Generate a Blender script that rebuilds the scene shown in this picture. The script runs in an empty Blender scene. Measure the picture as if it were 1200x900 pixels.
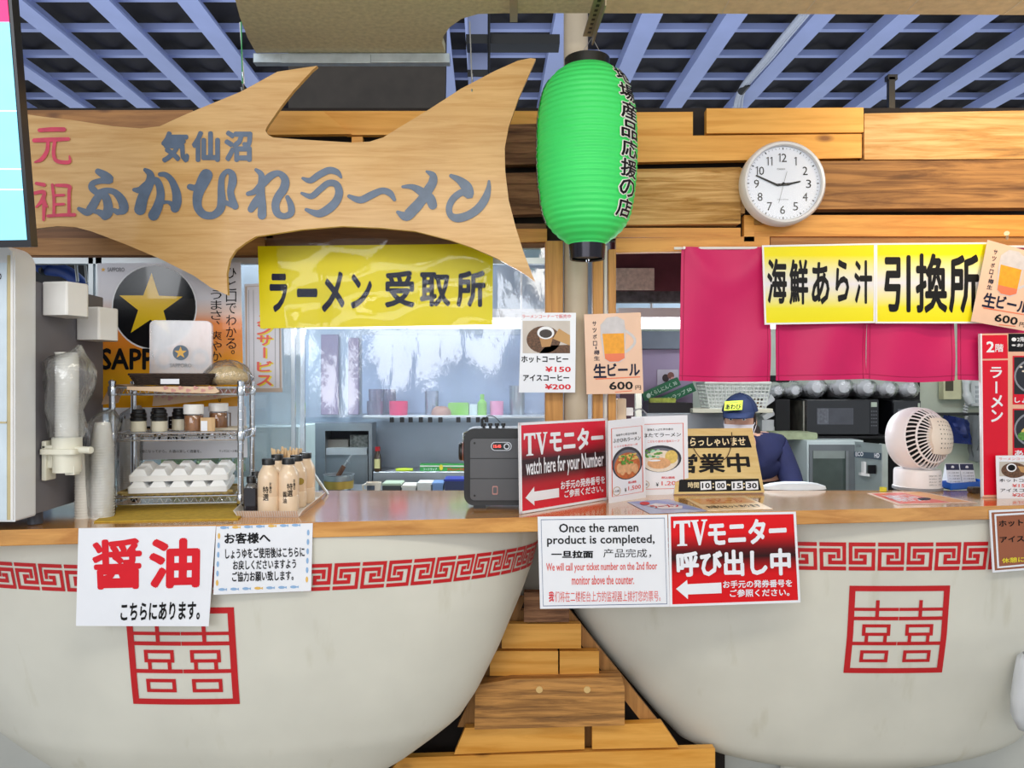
import bpy, bmesh, math, random
from mathutils import Vector, Matrix
random.seed(7)
S = bpy.context.scene
COL = S.collection
PI = math.pi
# ------------------------------------------------------------------ camera, world, lights
HC = 1.45                      # camera height
ZT = 1.05                      # worktop height
F = 900.0                      # focal length in pixels of the 1200x900 frame
cam_d = bpy.data.cameras.new('camera'); cam_d.sensor_width = 36; cam_d.lens = 27; cam_d.clip_start = .05
cam = bpy.data.objects.new('camera', cam_d); COL.objects.link(cam)
cam.location = (0, 0, HC); cam.rotation_euler = (PI/2, 0, 0); S.camera = cam
S.view_settings.view_transform = 'Standard'; S.view_settings.look = 'None'
S.view_settings.gamma = 1; S.view_settings.exposure = 0.25; S.view_settings.use_curve_mapping = False
w = bpy.data.worlds.new('hall_daylight'); S.world = w; w.use_nodes = True
w.node_tree.nodes['Background'].inputs[0].default_value = (.86, .93, 1, 1)
w.node_tree.nodes['Background'].inputs[1].default_value = .62

def area(name, loc, target, sx, sy, power, col=(1, 1, 1)):
    l = bpy.data.lights.new(name, 'AREA'); l.shape = 'RECTANGLE'; l.size = sx; l.size_y = sy
    l.energy = power; l.color = col
    o = bpy.data.objects.new(name, l); COL.objects.link(o); o.location = loc
    o.rotation_euler = (Vector(target)-Vector(loc)).to_track_quat('-Z', 'Y').to_euler()
    return o
def spot(name, loc, target, power, col, size=60, blend=.6, r=.05):
    l = bpy.data.lights.new(name, 'SPOT'); l.energy = power; l.color = col; l.spot_size = math.radians(size)
    l.spot_blend = blend; l.shadow_soft_size = r
    o = bpy.data.objects.new(name, l); COL.objects.link(o); o.location = loc
    o.rotation_euler = (Vector(target)-Vector(loc)).to_track_quat('-Z', 'Y').to_euler()
area('hall_window_light', (-1.5, -4.5, 2.9), (0, 2.6, 1.2), 6, 2.2, 170, (.95, .97, 1))
area('hall_ceiling_light', (.6, .6, 2.55), (.4, 2.6, 1.3), 2.4, .5, 26, (1, .95, .86))
spot('hall_downlight', (1.85, 1.7, 2.6), (1.72, 2.8, 2.3), 48, (1, .74, .42), 75, .9)
area('roof_fill_light', (0, 4.6, 3.0), (0, 8.0, 4.4), 7, 1.0, 26, (.80, .88, 1))  # added fill aimed up at the roof steel, no real skylight

# ------------------------------------------------------------------ materials
def srgb(h):
    h = h.lstrip('#'); c = [int(h[i:i+2], 16)/255 for i in (0, 2, 4)]
    return tuple(x/12.92 if x <= .04045 else ((x+.055)/1.055)**2.4 for x in c)+(1,)
MATS = {}
def nm(name):
    m = bpy.data.materials.new(name); m.use_nodes = True
    return m, m.node_tree.nodes, m.node_tree.links, m.node_tree.nodes['Principled BSDF']
def M(name, col=None, rough=.5, metal=0., vary=.08, scale=14, bump=0., spec=.5, coat=0., emis=None, estr=0., trans=0., sss=0.):
    if name in MATS: return MATS[name]
    m, N, L, b = nm(name); c = srgb(col)
    b.inputs['Roughness'].default_value = rough; b.inputs['Metallic'].default_value = metal
    b.inputs['Specular IOR Level'].default_value = spec; b.inputs['Coat Weight'].default_value = coat
    b.inputs['Transmission Weight'].default_value = trans
    tc = N.new('ShaderNodeTexCoord'); n = N.new('ShaderNodeTexNoise'); n.inputs['Scale'].default_value = scale
    n.inputs['Detail'].default_value = 4; L.new(tc.outputs['Object'], n.inputs['Vector'])
    r = N.new('ShaderNodeValToRGB'); L.new(n.outputs['Fac'], r.inputs['Fac'])
    r.color_ramp.elements[0].position = .3; r.color_ramp.elements[1].position = .7
    r.color_ramp.elements[0].color = tuple(max(0, x*(1-vary)) for x in c[:3])+(1,)
    r.color_ramp.elements[1].color = tuple(min(1, x*(1+vary*.6)) for x in c[:3])+(1,)
    L.new(r.outputs['Color'], b.inputs['Base Color'])
    if bump:
        bp = N.new('ShaderNodeBump'); bp.inputs['Strength'].default_value = bump; bp.inputs['Distance'].default_value = .004
        L.new(n.outputs['Fac'], bp.inputs['Height']); L.new(bp.outputs['Normal'], b.inputs['Normal'])
    if emis:
        b.inputs['Emission Color'].default_value = srgb(emis); b.inputs['Emission Strength'].default_value = estr
    if sss: b.inputs['Subsurface Weight'].default_value = sss; b.inputs['Subsurface Radius'].default_value = (.01, .006, .004)
    MATS[name] = m; return m
def wood(name, c1, c2, along=0, fine=1., rough=.5, bump=.15, dark=None, coat=0., knots=False):
    """wood whose grain runs along the object's axis `along`"""
    if name in MATS: return MATS[name]
    m, N, L, b = nm(name)
    tc = N.new('ShaderNodeTexCoord'); mp = N.new('ShaderNodeMapping'); L.new(tc.outputs['Object'], mp.inputs['Vector'])
    oi = N.new('ShaderNodeObjectInfo'); mu = N.new('ShaderNodeVectorMath'); mu.operation = 'SCALE'
    mu.inputs[0].default_value = (31, 17, 23); L.new(oi.outputs['Random'], mu.inputs['Scale'])
    L.new(mu.outputs[0], mp.inputs['Location'])
    s = [46*fine]*3; s[along] = 3.2*fine; mp.inputs['Scale'].default_value = s
    n = N.new('ShaderNodeTexNoise'); n.inputs['Scale'].default_value = 1.0; n.inputs['Detail'].default_value = 7
    n.inputs['Roughness'].default_value = .62; n.inputs['Distortion'].default_value = .6
    L.new(mp.outputs[0], n.inputs['Vector'])
    r = N.new('ShaderNodeValToRGB'); L.new(n.outputs['Fac'], r.inputs['Fac'])
    e = r.color_ramp.elements; e[0].position = .34; e[0].color = srgb(c2); e[1].position = .62; e[1].color = srgb(c1)
    if dark:
        d = e.new(.24); d.color = srgb(dark); e[1].position = .42
    out = r.outputs['Color']
    n2 = N.new('ShaderNodeTexNoise'); n2.inputs['Scale'].default_value = 3.0; n2.inputs['Detail'].default_value = 2
    L.new(tc.outputs['Object'], n2.inputs['Vector'])
    mx = N.new('ShaderNodeMix'); mx.data_type = 'RGBA'; mx.blend_type = 'MULTIPLY'; mx.inputs['Factor'].default_value = .22
    r2 = N.new('ShaderNodeValToRGB'); r2.color_ramp.elements[0].position = .35; r2.color_ramp.elements[0].color = (.55, .5, .45, 1)
    r2.color_ramp.elements[1].position = .6; L.new(n2.outputs['Fac'], r2.inputs['Fac'])
    L.new(out, mx.inputs[6]); L.new(r2.outputs['Color'], mx.inputs[7]); out = mx.outputs[2]
    if knots:
        v = N.new('ShaderNodeTexVoronoi'); v.inputs['Scale'].default_value = 1
        mp2 = N.new('ShaderNodeMapping'); s2 = [9]*3; s2[along] = 4; mp2.inputs['Scale'].default_value = s2
        L.new(mu.outputs[0], mp2.inputs['Location']); L.new(tc.outputs['Object'], mp2.inputs['Vector']); L.new(mp2.outputs[0], v.inputs['Vector'])
        r3 = N.new('ShaderNodeValToRGB'); r3.color_ramp.elements[0].position = .05; r3.color_ramp.elements[0].color = (.18, .07, .02, 1)
        r3.color_ramp.elements[1].position = .16; r3.color_ramp.elements[1].color = (1, 1, 1, 1)
        L.new(v.outputs['Distance'], r3.inputs['Fac'])
        mx2 = N.new('ShaderNodeMix'); mx2.data_type = 'RGBA'; mx2.blend_type = 'MULTIPLY'; mx2.inputs['Factor'].default_value = .8
        L.new(out, mx2.inputs[6]); L.new(r3.outputs['Color'], mx2.inputs[7]); out = mx2.outputs[2]
    L.new(out, b.inputs['Base Color'])
    b.inputs['Roughness'].default_value = rough; b.inputs['Coat Weight'].default_value = coat; b.inputs['Coat Roughness'].default_value = .12
    bp = N.new('ShaderNodeBump'); bp.inputs['Strength'].default_value = bump; bp.inputs['Distance'].default_value = .005
    L.new(n.outputs['Fac'], bp.inputs['Height']); L.new(bp.outputs['Normal'], b.inputs['Normal'])
    MATS[name] = m; return m
def grad(name, stops, axis=2, rough=.35, spec=.5, coat=0.):
    """a printed colour gradient over the object's own box (0 bottom, 1 top)"""
    if name in MATS: return MATS[name]
    m, N, L, b = nm(name); tc = N.new('ShaderNodeTexCoord'); sp = N.new('ShaderNodeSeparateXYZ')
    L.new(tc.outputs['Generated'], sp.inputs[0]); r = N.new('ShaderNodeValToRGB'); L.new(sp.outputs[axis], r.inputs['Fac'])
    e = r.color_ramp.elements; e[0].position, e[0].color = stops[0][0], srgb(stops[0][1]); e[1].position, e[1].color = stops[-1][0], srgb(stops[-1][1])
    for p, c in stops[1:-1]:
        x = e.new(p); x.color = srgb(c)
    L.new(r.outputs['Color'], b.inputs['Base Color']); b.inputs['Roughness'].default_value = rough
    b.inputs['Specular IOR Level'].default_value = spec; b.inputs['Coat Weight'].default_value = coat
    MATS[name] = m; return m
def film(name, haze=.12, col='#dfe8f5', rough=.08, refl=.10, wrinkle=0., wscale=14.):
    """clear or milky plastic film or glass: mostly see-through with some gloss and haze"""
    if name in MATS: return MATS[name]
    m, N, L, b = nm(name); N.remove(b); out = N['Material Output']
    t = N.new('ShaderNodeBsdfTransparent'); t.inputs[0].default_value = (.97, .98, 1, 1)
    d = N.new('ShaderNodeBsdfDiffuse'); d.inputs[0].default_value = srgb(col)
    tl = N.new('ShaderNodeBsdfTranslucent'); tl.inputs[0].default_value = srgb(col)
    g = N.new('ShaderNodeBsdfGlossy'); g.inputs[1].default_value = rough
    md = N.new('ShaderNodeMixShader'); md.inputs[0].default_value = .5; L.new(d.outputs[0], md.inputs[1]); L.new(tl.outputs[0], md.inputs[2])
    a = N.new('ShaderNodeMixShader'); L.new(t.outputs[0], a.inputs[1]); L.new(md.outputs[0], a.inputs[2])
    tc = N.new('ShaderNodeTexCoord'); mp = N.new('ShaderNodeMapping'); mp.inputs['Scale'].default_value = (1, 1, .35)
    L.new(tc.outputs['Object'], mp.inputs['Vector'])
    n = N.new('ShaderNodeTexNoise'); n.inputs['Scale'].default_value = wscale; n.inputs['Detail'].default_value = 5; L.new(mp.outputs[0], n.inputs['Vector'])
    mr = N.new('ShaderNodeMapRange'); mr.inputs[1].default_value = .35; mr.inputs[2].default_value = .7
    mr.inputs[3].default_value = haze*.6; mr.inputs[4].default_value = haze*1.7; L.new(n.outputs['Fac'], mr.inputs[0]); L.new(mr.outputs[0], a.inputs[0])
    fr = N.new('ShaderNodeFresnel'); fr.inputs[0].default_value = 1.35
    ad = N.new('ShaderNodeMath'); ad.operation = 'MULTIPLY_ADD'; ad.inputs[1].default_value = .8; ad.inputs[2].default_value = refl*.5; ad.use_clamp = True
    L.new(fr.outputs[0], ad.inputs[0])
    f = N.new('ShaderNodeMixShader'); L.new(ad.outputs[0], f.inputs[0]); L.new(a.outputs[0], f.inputs[1]); L.new(g.outputs[0], f.inputs[2])
    if wrinkle:
        bp = N.new('ShaderNodeBump'); bp.inputs['Strength'].default_value = wrinkle; bp.inputs['Distance'].default_value = .02
        L.new(n.outputs['Fac'], bp.inputs['Height']); L.new(bp.outputs['Normal'], g.inputs['Normal']); L.new(bp.outputs['Normal'], fr.inputs['Normal'])
    L.new(f.outputs[0], out.inputs[0]); MATS[name] = m; return m
def emit(name, col, st):
    if name in MATS: return MATS[name]
    return M(name, col, .4, emis=col, estr=st)

# ------------------------------------------------------------------ geometry helpers
CAM = Vector((0, 0, HC))
def ray(px, py): return Vector(((px-600)/F, 1.0, -(py-450)/F))
def P(px, py, d): return CAM+ray(px, py)*d
class Plane:
    def __init__(s, p, n): s.p = Vector(p); s.n = Vector(n).normalized()
    def at(s, px, py, off=0.):
        r = ray(px, py); t = (s.p-CAM).dot(s.n)/r.dot(s.n)
        return CAM+r*t+s.n*off
def FP(d): return Plane((0, d, 0), (0, -1, 0))
def VP(a, b):
    """upright plane through two points seen from the front"""
    u = Vector(b)-Vector(a); return Plane(a, (u.y, -u.x, 0))
SLOPE = .14
def DF(x): return 2.30+SLOPE*x         # front edge of the worktop
COUNTER = Plane((0, DF(0)-.004, 0), (SLOPE, -1, 0))
def onTop(px, py, z=ZT):
    return P(px, py, F*(HC-z)/(py-450))
def smooth_path(pts, n=6, closed=False):
    pts = [Vector(p) for p in pts]; out = []; m = len(pts)
    rng = range(m if closed else m-1)
    for i in rng:
        if closed: p0, p1, p2, p3 = pts[i-1], pts[i], pts[(i+1) % m], pts[(i+2) % m]
        else: p0, p1, p2, p3 = pts[max(i-1, 0)], pts[i], pts[i+1], pts[min(i+2, m-1)]
        for k in range(n):
            t = k/n
            out.append(.5*((2*p1)+(p2-p0)*t+(2*p0-5*p1+4*p2-p3)*t*t+(3*p1-p0-3*p2+p3)*t**3))
    if not closed: out.append(pts[-1])
    return out
GLY = {}
def glyph(body, bold=0., res=3):
    k = (body, bold, res)
    if k not in GLY:
        c = bpy.data.curves.new('lettering', 'FONT'); c.body = body; c.offset = bold; c.resolution_u = res
        o = bpy.data.objects.new('lettering', c); COL.objects.link(o); bpy.context.view_layer.update()
        me = bpy.data.meshes.new_from_object(o.evaluated_get(bpy.context.evaluated_depsgraph_get()))
        v = [(p.co.x, p.co.y) for p in me.vertices]; f = [tuple(p.vertices) for p in me.polygons]
        bpy.data.objects.remove(o); bpy.data.curves.remove(c); bpy.data.meshes.remove(me)
        x0 = min(a for a, _ in v); x1 = max(a for a, _ in v); y0 = min(b for _, b in v); y1 = max(b for _, b in v)
        GLY[k] = ([((a-x0)/(x1-x0 or 1), (b-y0)/(y1-y0 or 1)) for a, b in v], f); DIM[k] = (x1-x0, y1-y0)
    return GLY[k]
DIM = {}
def heavy(body, bold, res=2):
    """layers of one lettering, shifted to thicken its strokes: [(verts, faces)], still fitted to 0..1"""
    if bold < .015:
        return [glyph(body, bold, res)]
    v, f = glyph(body, 0., res); w_, h_ = DIM[(body, 0., res)]; b = bold*.8; out = []
    dirs = [(0, 0), (-1, 0), (1, 0), (0, 1), (0, -1), (-.7, -.7), (.7, .7), (-.7, .7), (.7, -.7)] if bold > .03 else [(0, 0), (-.8, -.8), (.8, .8), (-.8, .8), (.8, -.8)]
    for dx, dy in dirs: out.append(([((x*w_+dx*b+b)/(w_+2*b), (y*h_+dy*b+b)/(h_+2*b)) for x, y in v], f))
    return out
class G:
    def __init__(s): s.v = []; s.f = []; s.m = []; s.mats = []
    def mi(s, mat):
        if mat not in s.mats: s.mats.append(mat)
        return s.mats.index(mat)
    def add(s, vs, fs, mat):
        b = len(s.v); i = s.mi(mat); s.v.extend(Vector(v) for v in vs)
        for f in fs: s.f.append(tuple(b+k for k in f)); s.m.append(i)
    def poly(s, pts, mat): s.add(pts, [tuple(range(len(pts)))], mat)
    def prism(s, pts, ext, mat, side=None, back=True):
        n = len(pts); ext = Vector(ext); a = [Vector(p) for p in pts]
        s.add(a, [tuple(range(n))], mat)
        q = a+[p+ext for p in a]; side = side or mat
        s.add(q, [(i, n+i, n+(i+1) % n, (i+1) % n) for i in range(n)]+([tuple(range(2*n-1, n-1, -1))] if back else []), side)
    def box(s, lo, hi, mat, R=None, at=None):
        x0, y0, z0 = lo; x1, y1, z1 = hi
        v = [Vector(c) for c in ((x0, y0, z0), (x1, y0, z0), (x1, y1, z0), (x0, y1, z0), (x0, y0, z1), (x1, y0, z1), (x1, y1, z1), (x0, y1, z1))]
        if R is not None: v = [R @ c for c in v]
        if at is not None: v = [c+Vector(at) for c in v]
        s.add(v, [(0, 3, 2, 1), (4, 5, 6, 7), (0, 1, 5, 4), (1, 2, 6, 5), (2, 3, 7, 6), (3, 0, 4, 7)], mat)
    def rbox(s, lo, hi, mat, r, axis=1, n=5):
        """box whose edges along `axis` are rounded by r"""
        a = [i for i in range(3) if i != axis]; (u0, u1), (w0, w1) = [(lo[i], hi[i]) for i in a]; pts = []
        for cu, cw, st in ((u1-r, w1-r, 0), (u0+r, w1-r, 1), (u0+r, w0+r, 2), (u1-r, w0+r, 3)):
            for k in range(n+1):
                t = (st+k/n)*PI/2; pts.append((cu+r*math.cos(t), cw+r*math.sin(t)))
        out = []
        for u, w_ in pts:
            p = [0, 0, 0]; p[a[0]] = u; p[a[1]] = w_; p[axis] = lo[axis]; out.append(Vector(p))
        e = Vector((0, 0, 0)); e[axis] = hi[axis]-lo[axis]; s.prism(out, e, mat)
    def tube(s, path, r, mat, n=8, closed=False, caps=True):
        path = [Vector(p) for p in path]; m = len(path); vs = []; fs = []
        rs = r if isinstance(r, (list, tuple)) else [r]*m
        prev = None
        for i, p in enumerate(path):
            if closed: t = path[(i+1) % m]-path[i-1]
            else: t = path[min(i+1, m-1)]-path[max(i-1, 0)]
            t = t.normalized() if t.length > 1e-9 else Vector((0, 0, 1))
            if prev is None:
                prev = t.orthogonal().normalized()
            u = (prev-t*prev.dot(t)); u = u.normalized() if u.length > 1e-6 else t.orthogonal().normalized(); prev = u; w_ = t.cross(u)
            for k in range(n):
                a = 2*PI*k/n; vs.append(p+(u*math.cos(a)+w_*math.sin(a))*rs[i])
        for i in range(m if closed else m-1):
            j = (i+1) % m
            for k in range(n): fs.append((i*n+k, i*n+(k+1) % n, j*n+(k+1) % n, j*n+k))
        if caps and not closed: fs += [tuple(range(n-1, -1, -1)), tuple((m-1)*n+k for k in range(n))]
        s.add(vs, fs, mat)
    def lathe(s, prof, at, mat, n=28, R=None, sx=1., sy=1., arc=None):
        vs = []; fs = []; m = len(prof); a0, a1 = arc or (0, 2*PI); full = arc is None; k_ = n if full else n+1
        for r, z in prof:
            for k in range(k_):
                a = a0+(a1-a0)*k/n; p = Vector((r*math.cos(a)*sx, r*math.sin(a)*sy, z))
                if R is not None: p = R @ p
                vs.append(p+Vector(at))
        for i in range(m-1):
            for k in range(n):
                j = (k+1) % k_; fs.append((i*k_+k, i*k_+j, (i+1)*k_+j, (i+1)*k_+k))
        s.add(vs, fs, mat)
    def text(s, pl, body, box, mat, off=.0012, bold=.02, rot=0., res=3):
        """lettering on the plane pl fitted to a pixel box (x0,y0,x1,y1) or four corners TL TR BR BL"""
        if len(box) == 4 and not isinstance(box[0], (tuple, list)):
            x0, y0, x1, y1 = box; q = [(x0, y0), (x1, y0), (x1, y1), (x0, y1)]
            if rot:
                cx, cy = (x0+x1)/2, (y0+y1)/2; c, d = math.cos(rot), math.sin(rot)
                q = [(cx+(x-cx)*c-(y-cy)*d, cy+(x-cx)*d+(y-cy)*c) for x, y in q]
        else: q = box
        (ax, ay), (bx, by), (cx, cy), (dx, dy) = q
        for k, (v, f) in enumerate(heavy(body, bold, 2)):
            out = []
            for a, b in v:
                t = 1-b
                x = (ax*(1-a)+bx*a)*(1-t)+(dx*(1-a)+cx*a)*t; y = (ay*(1-a)+by*a)*(1-t)+(dy*(1-a)+cy*a)*t
                out.append(pl.at(x, y, off+.00005*k))
            s.add(out, f, mat)
    def vtext(s, pl, chars, box, mat, off=.0012, bold=.02, gap=.12):
        x0, y0, x1, y1 = box; h = (y1-y0)/len(chars)
        for i, c in enumerate(chars):
            cx = (x0+x1)/2; hw = (x1-x0)/2; a, b = y0+i*h, y0+(i+1)*h-gap*h
            if c == 'ー': s.text(pl, '｜', (cx-hw*.13, a, cx+hw*.13, b), mat, off, bold)
            elif c == '。': s.text(pl, c, (cx, a, cx+hw*.7, a+h*.35), mat, off, bold)
            elif c == '、': s.text(pl, c, (cx, a, cx+hw*.6, a+h*.35), mat, off, bold)
            elif c == 'ッ': s.text(pl, c, (cx-hw*.6, a+h*.1, cx+hw*.7, b), mat, off, bold)
            else: s.text(pl, c, (x0, a, x1, b), mat, off, bold)
    def shape(s, pl, pts, mat, off=.001): s.poly([pl.at(x, y, off) for x, y in pts], mat)
    def rect(s, pl, x0, y0, x1, y1, mat, off=.001): s.shape(pl, [(x0, y0), (x1, y0), (x1, y1), (x0, y1)], mat, off)
    def line(s, pl, pts, wpx, mat, off=.001, n=1, cap=True, closed=False, fn=None):
        """brush stroke along pixel points with per-point widths; every segment a quad, round ends"""
        pts = [Vector((p[0], p[1], 0)) for p in pts]; ws = list(wpx) if isinstance(wpx, (list, tuple)) else [wpx]*len(pts)
        if n > 1:
            q = smooth_path([Vector((p.x, p.y, w_)) for p, w_ in zip(pts, ws)], n, closed)
            pts = [Vector((p.x, p.y, 0)) for p in q]; ws = [max(p.z, .2) for p in q]
        s.lay = getattr(s, 'lay', 0)+1; off = off+.00006*(s.lay % 40)
        m = len(pts); at = fn or (lambda x, y, e=0.: pl.at(x, y, off+e)); L = []; R_ = []
        for i, p in enumerate(pts):
            t = (pts[(i+1) % m]-pts[i-1]) if closed else pts[min(i+1, m-1)]-pts[max(i-1, 0)]
            t = t.normalized() if t.length else Vector((1, 0, 0)); u = Vector((-t.y, t.x, 0))*ws[i]/2
            L.append(at(*(p+u).xy, .000012*i)); R_.append(at(*(p-u).xy, .000012*i))
        vs = L+R_
        s.add(vs, [(i, m+i, m+(i+1) % m, (i+1) % m) for i in range(m if closed else m-1)], mat)
        if cap and not closed:
            for p, w_ in ((pts[0], ws[0]), (pts[-1], ws[-1])):
                off += .00002+.000012*m*(p is pts[-1])
                s.poly([at(p.x+w_/2*math.cos(a*PI/6), p.y+w_/2*math.sin(a*PI/6)) for a in range(12)], mat)
    def ell(s, pl, cx, cy, rx, ry, mat, off=.001, n=28, a0=0, a1=2*PI):
        s.poly([pl.at(cx+rx*math.cos(a0+(a1-a0)*k/n), cy+ry*math.sin(a0+(a1-a0)*k/n), off) for k in range(n)], mat)
    def build(s, name, parent=None, org=None, angle=38, bevel=0., sub=0):
        me = bpy.data.meshes.new(name)
        if org is None:
            if parent is not None: org = Vector((0, 0, 0))
            else:
                lo = [min(v[i] for v in s.v) for i in range(3)]; hi = [max(v[i] for v in s.v) for i in range(3)]
                org = Vector(((lo[0]+hi[0])/2, (lo[1]+hi[1])/2, lo[2]))
        org = Vector(org); sh = org
        if parent is not None and parent.get('_abs') is not None: sh = Vector(parent['_abs'])+org
        me.from_pydata([tuple(v-sh) for v in s.v], [], s.f)
        for m in s.mats: me.materials.append(m)
        me.polygons.foreach_set('material_index', s.m); me.polygons.foreach_set('use_smooth', [True]*len(me.polygons))
        me.update()
        try: me.set_sharp_from_angle(angle=math.radians(angle))
        except Exception: pass
        o = bpy.data.objects.new(name, me); COL.objects.link(o); o.location = org
        if parent is not None: o.parent = parent
        o['_abs'] = tuple(sh)
        if bevel:
            b = o.modifiers.new('bevel', 'BEVEL'); b.width = bevel; b.segments = 2; b.limit_method = 'ANGLE'
        if sub:
            b = o.modifiers.new('subd', 'SUBSURF'); b.levels = sub; b.render_levels = sub
        return o
def tag(o, label, cat, group=None):
    o['label'] = label; o['category'] = cat
    if group: o['group'] = group
    return o
def struct(o): o['kind'] = 'structure'; return o
def thing(name, label, cat, loc=(0, 0, 0), rz=0., group=None, absolute=False):
    """an Empty at the thing's base; absolute: its parts are given in world coordinates"""
    o = bpy.data.objects.new(name, None); COL.objects.link(o); o.empty_display_size = .05
    o.location = loc; o.rotation_euler = (0, 0, rz); tag(o, label, cat, group)
    if absolute: o['_abs'] = tuple(loc)
    return o
def copy_thing(r, loc, rz=None, label=None, group=None):
    c = r.copy(); COL.objects.link(c); c.location = loc
    if rz is not None: c.rotation_euler = (0, 0, rz)
    if label: c['label'] = label
    if group: c['group'] = group
    for ch in list(r.children):
        d = ch.copy(); COL.objects.link(d); d.parent = c
        for g in list(ch.children):
            e = g.copy(); COL.objects.link(e); e.parent = d
    return c
def part_label(o, l): o['label'] = l; return o
# common colours
WHITE = M('white_paper', '#f1f1f6', .55, vary=.02)
LAM = M('laminated_white_paper', '#eef0f8', .35, vary=.02, coat=.08)
INK = M('black_ink', '#0e0d11', .5, vary=.05, spec=.25); NAVY_INK = M('navy_brush_ink', '#161b38', .5, spec=.25)
REDINK = M('red_ink', '#dc1426', .45, vary=.05, spec=.3); PALE_RED = M('pale_red_ink', '#e0554f', .5)
CHROME = M('chrome_wire', '#d8dbe0', .18, 1., vary=.04); STEEL = M('stainless_steel', '#a9afb4', .32, .85, vary=.10, scale=5)
BLACKP = M('black_plastic', '#141416', .35, vary=.1); WHITEP = M('white_plastic', '#eceae8', .35, vary=.03)
# ------------------------------------------------------------------ the setting: floor, walls, roof
CONC = M('concrete_floor', '#b9b6ae', .8, vary=.15, scale=6)
g = G(); g.box((-4.5, -4, -.05), (4.5, 6.5, 0), CONC); struct(g.build('floor'))
LOWW = M('pale_lower_wall', '#c9c9c2', .7, vary=.08, scale=4)
DARKW = M('dark_backing_and_gap_shade', '#2a2320', .9, vary=.2)
g = G(); g.box((-2.6, 2.90, 0), (2.7, 2.98, .98), LOWW); struct(g.build('wall_below_counter'))
PLAST = M('kitchen_plaster', '#c9d3c6', .75, vary=.08, scale=7)
STW = M('kitchen_steel_wall', '#aab7c6', .38, .35, vary=.10, scale=3)
MAUVE = M('kitchen_mauve_wall', '#a99fb0', .5, .2, vary=.08, scale=3)
g = G(); g.box((-2.7, 4.42, 0), (.55, 4.5, 2.5), STW); struct(g.build('wall_kitchen_back'))
g = G(); g.box((.55, 5.3, 0), (3.9, 5.38, 2.5), PLAST); struct(g.build('wall_kitchen_right'))
g = G(); g.box((-2.78, 2.95, 0), (-2.7, 5.4, 2.5), STW); struct(g.build('wall_left'))
g = G(); g.box((3.82, 2.95, 0), (3.9, 5.3, 2.5), PLAST); struct(g.build('wall_right'))
g = G(); g.box((-2.8, 2.99, 2.36), (3.9, 5.4, 2.42), M('kitchen_ceiling_board', '#cfd3d6', .8)); struct(g.build('ceiling_kitchen'))
# dark boards behind the planks of the front wall (above the serving windows)
g = G(); q = FP(2.90)
a, b = q.at(-40, 131), q.at(1260, 284)
g.box((a.x, 2.86, b.z), (b.x, 2.90, a.z), DARKW); struct(g.build('wall_front_backing'))
# roof: corrugated dark deck on lavender steel
RSTEEL = M('lavender_painted_steel', '#a3b0e0', .45, vary=.08, scale=3); RDECK = M('brown_roof_deck', '#2e2b2e', .8, vary=.2, scale=8)
g = G(); n = 200; vs = []; y0, y1 = 2.95, 12.5
for i in range(n+1):
    x = -8+16*i/n; z = HC+2.66+(.035 if (i//2) % 2 else 0.)
    vs += [(x, y0, z), (x, y1, z)]
g.add(vs, [(2*i, 2*i+1, 2*i+3, 2*i+2) for i in range(n)], RDECK)
struct(g.build('ceiling_roof_deck'))
for k in range(11):
    y = 5.18+.447*k
    g = G(); z = HC+2.6
    g.box((-7.5, y, z), (7.5, y+.05, z+.045), RSTEEL)
    struct(g.build('trim_roof_purlin'))
RAFT = [-55, 20, 92, 170, 243, 318, 395, 458, 527, 560, 640, 715, 789, 866, 940, 1010, 1080, 1156, 1232, 1305]
for x in RAFT:
    u = F*2.5/(450-127); X = (x-600)/F*u; g = G(); z = HC+2.5
    def xs(y): return X-(u-y)*(-.033)*1.0
    w2 = .072
    y0, y1 = 2.95, 12.3
    v = [(xs(y0)-w2, y0, z), (xs(y0)+w2, y0, z), (xs(y1)+w2, y1, z), (xs(y1)-w2, y1, z)]
    g.prism(v, (0, 0, .02), RSTEEL)
    v = [(xs(y0)-.012, y0, z+.02), (xs(y0)+.012, y0, z+.02), (xs(y1)+.012, y1, z+.02), (xs(y1)-.012, y1, z+.02)]
    g.prism(v, (0, 0, .09), RSTEEL)
    for sgn in (-1,):
        v = [(xs(y0)-w2, y0, z+.02), (xs(y0)-w2+.02, y0, z+.02), (xs(y1)-w2+.02, y1, z+.02), (xs(y1)-w2, y1, z+.02)]
        g.prism(v, (0, 0, .07), RSTEEL)
    struct(g.build('trim_roof_rafter'))
# hall ceiling boards: edge seen along the top, a rounded tongue reaching to the wall on the left
SOFF = M('hall_ceiling_board', '#e0cda6', .8, vary=.12, scale=30, bump=.2)
SOFG = M('grey_ceiling_board', '#cfc5a0', .8, vary=.16, scale=60, bump=.2)
ZS = HC+1.181
def sof(px, py): return P(px, py, F*1.181/(450-py))
g = G()
out = [sof(700, 15.5), sof(1300, 18)]; e = out[1]
pts = [Vector((out[0].x, out[0].y, ZS)), Vector((e.x, e.y, ZS)), Vector((e.x, -3.2, ZS)), Vector((out[0].x, -3.2, ZS))]
g.prism(pts, (0, 0, .03), SOFF)
dk = M('ceiling_joint', '#d8cdb8', .8)
for px in (942, 1058, 1176, 845):          # joints between the boards
    a = sof(px, 17); g.box((a.x-.0015, 0, ZS-.0012), (a.x+.0015, a.y-.004, ZS+.001), dk)
struct(g.build('ceiling_hall'))
g = G()
ol = [(276, 1), (281, 20), (290, 44), (300, 62), (522, 62), (518, 50), (520, 42), (527, 32), (541, 22), (560, 16.5), (590, 15.5), (699, 15.5)]
pts = [sof(*p) for p in ol]; pts = [Vector((p.x, p.y, ZS)) for p in pts]
pts += [Vector((pts[-1].x, -3.2, ZS)), Vector((pts[0].x, -3.2, ZS))]
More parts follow.
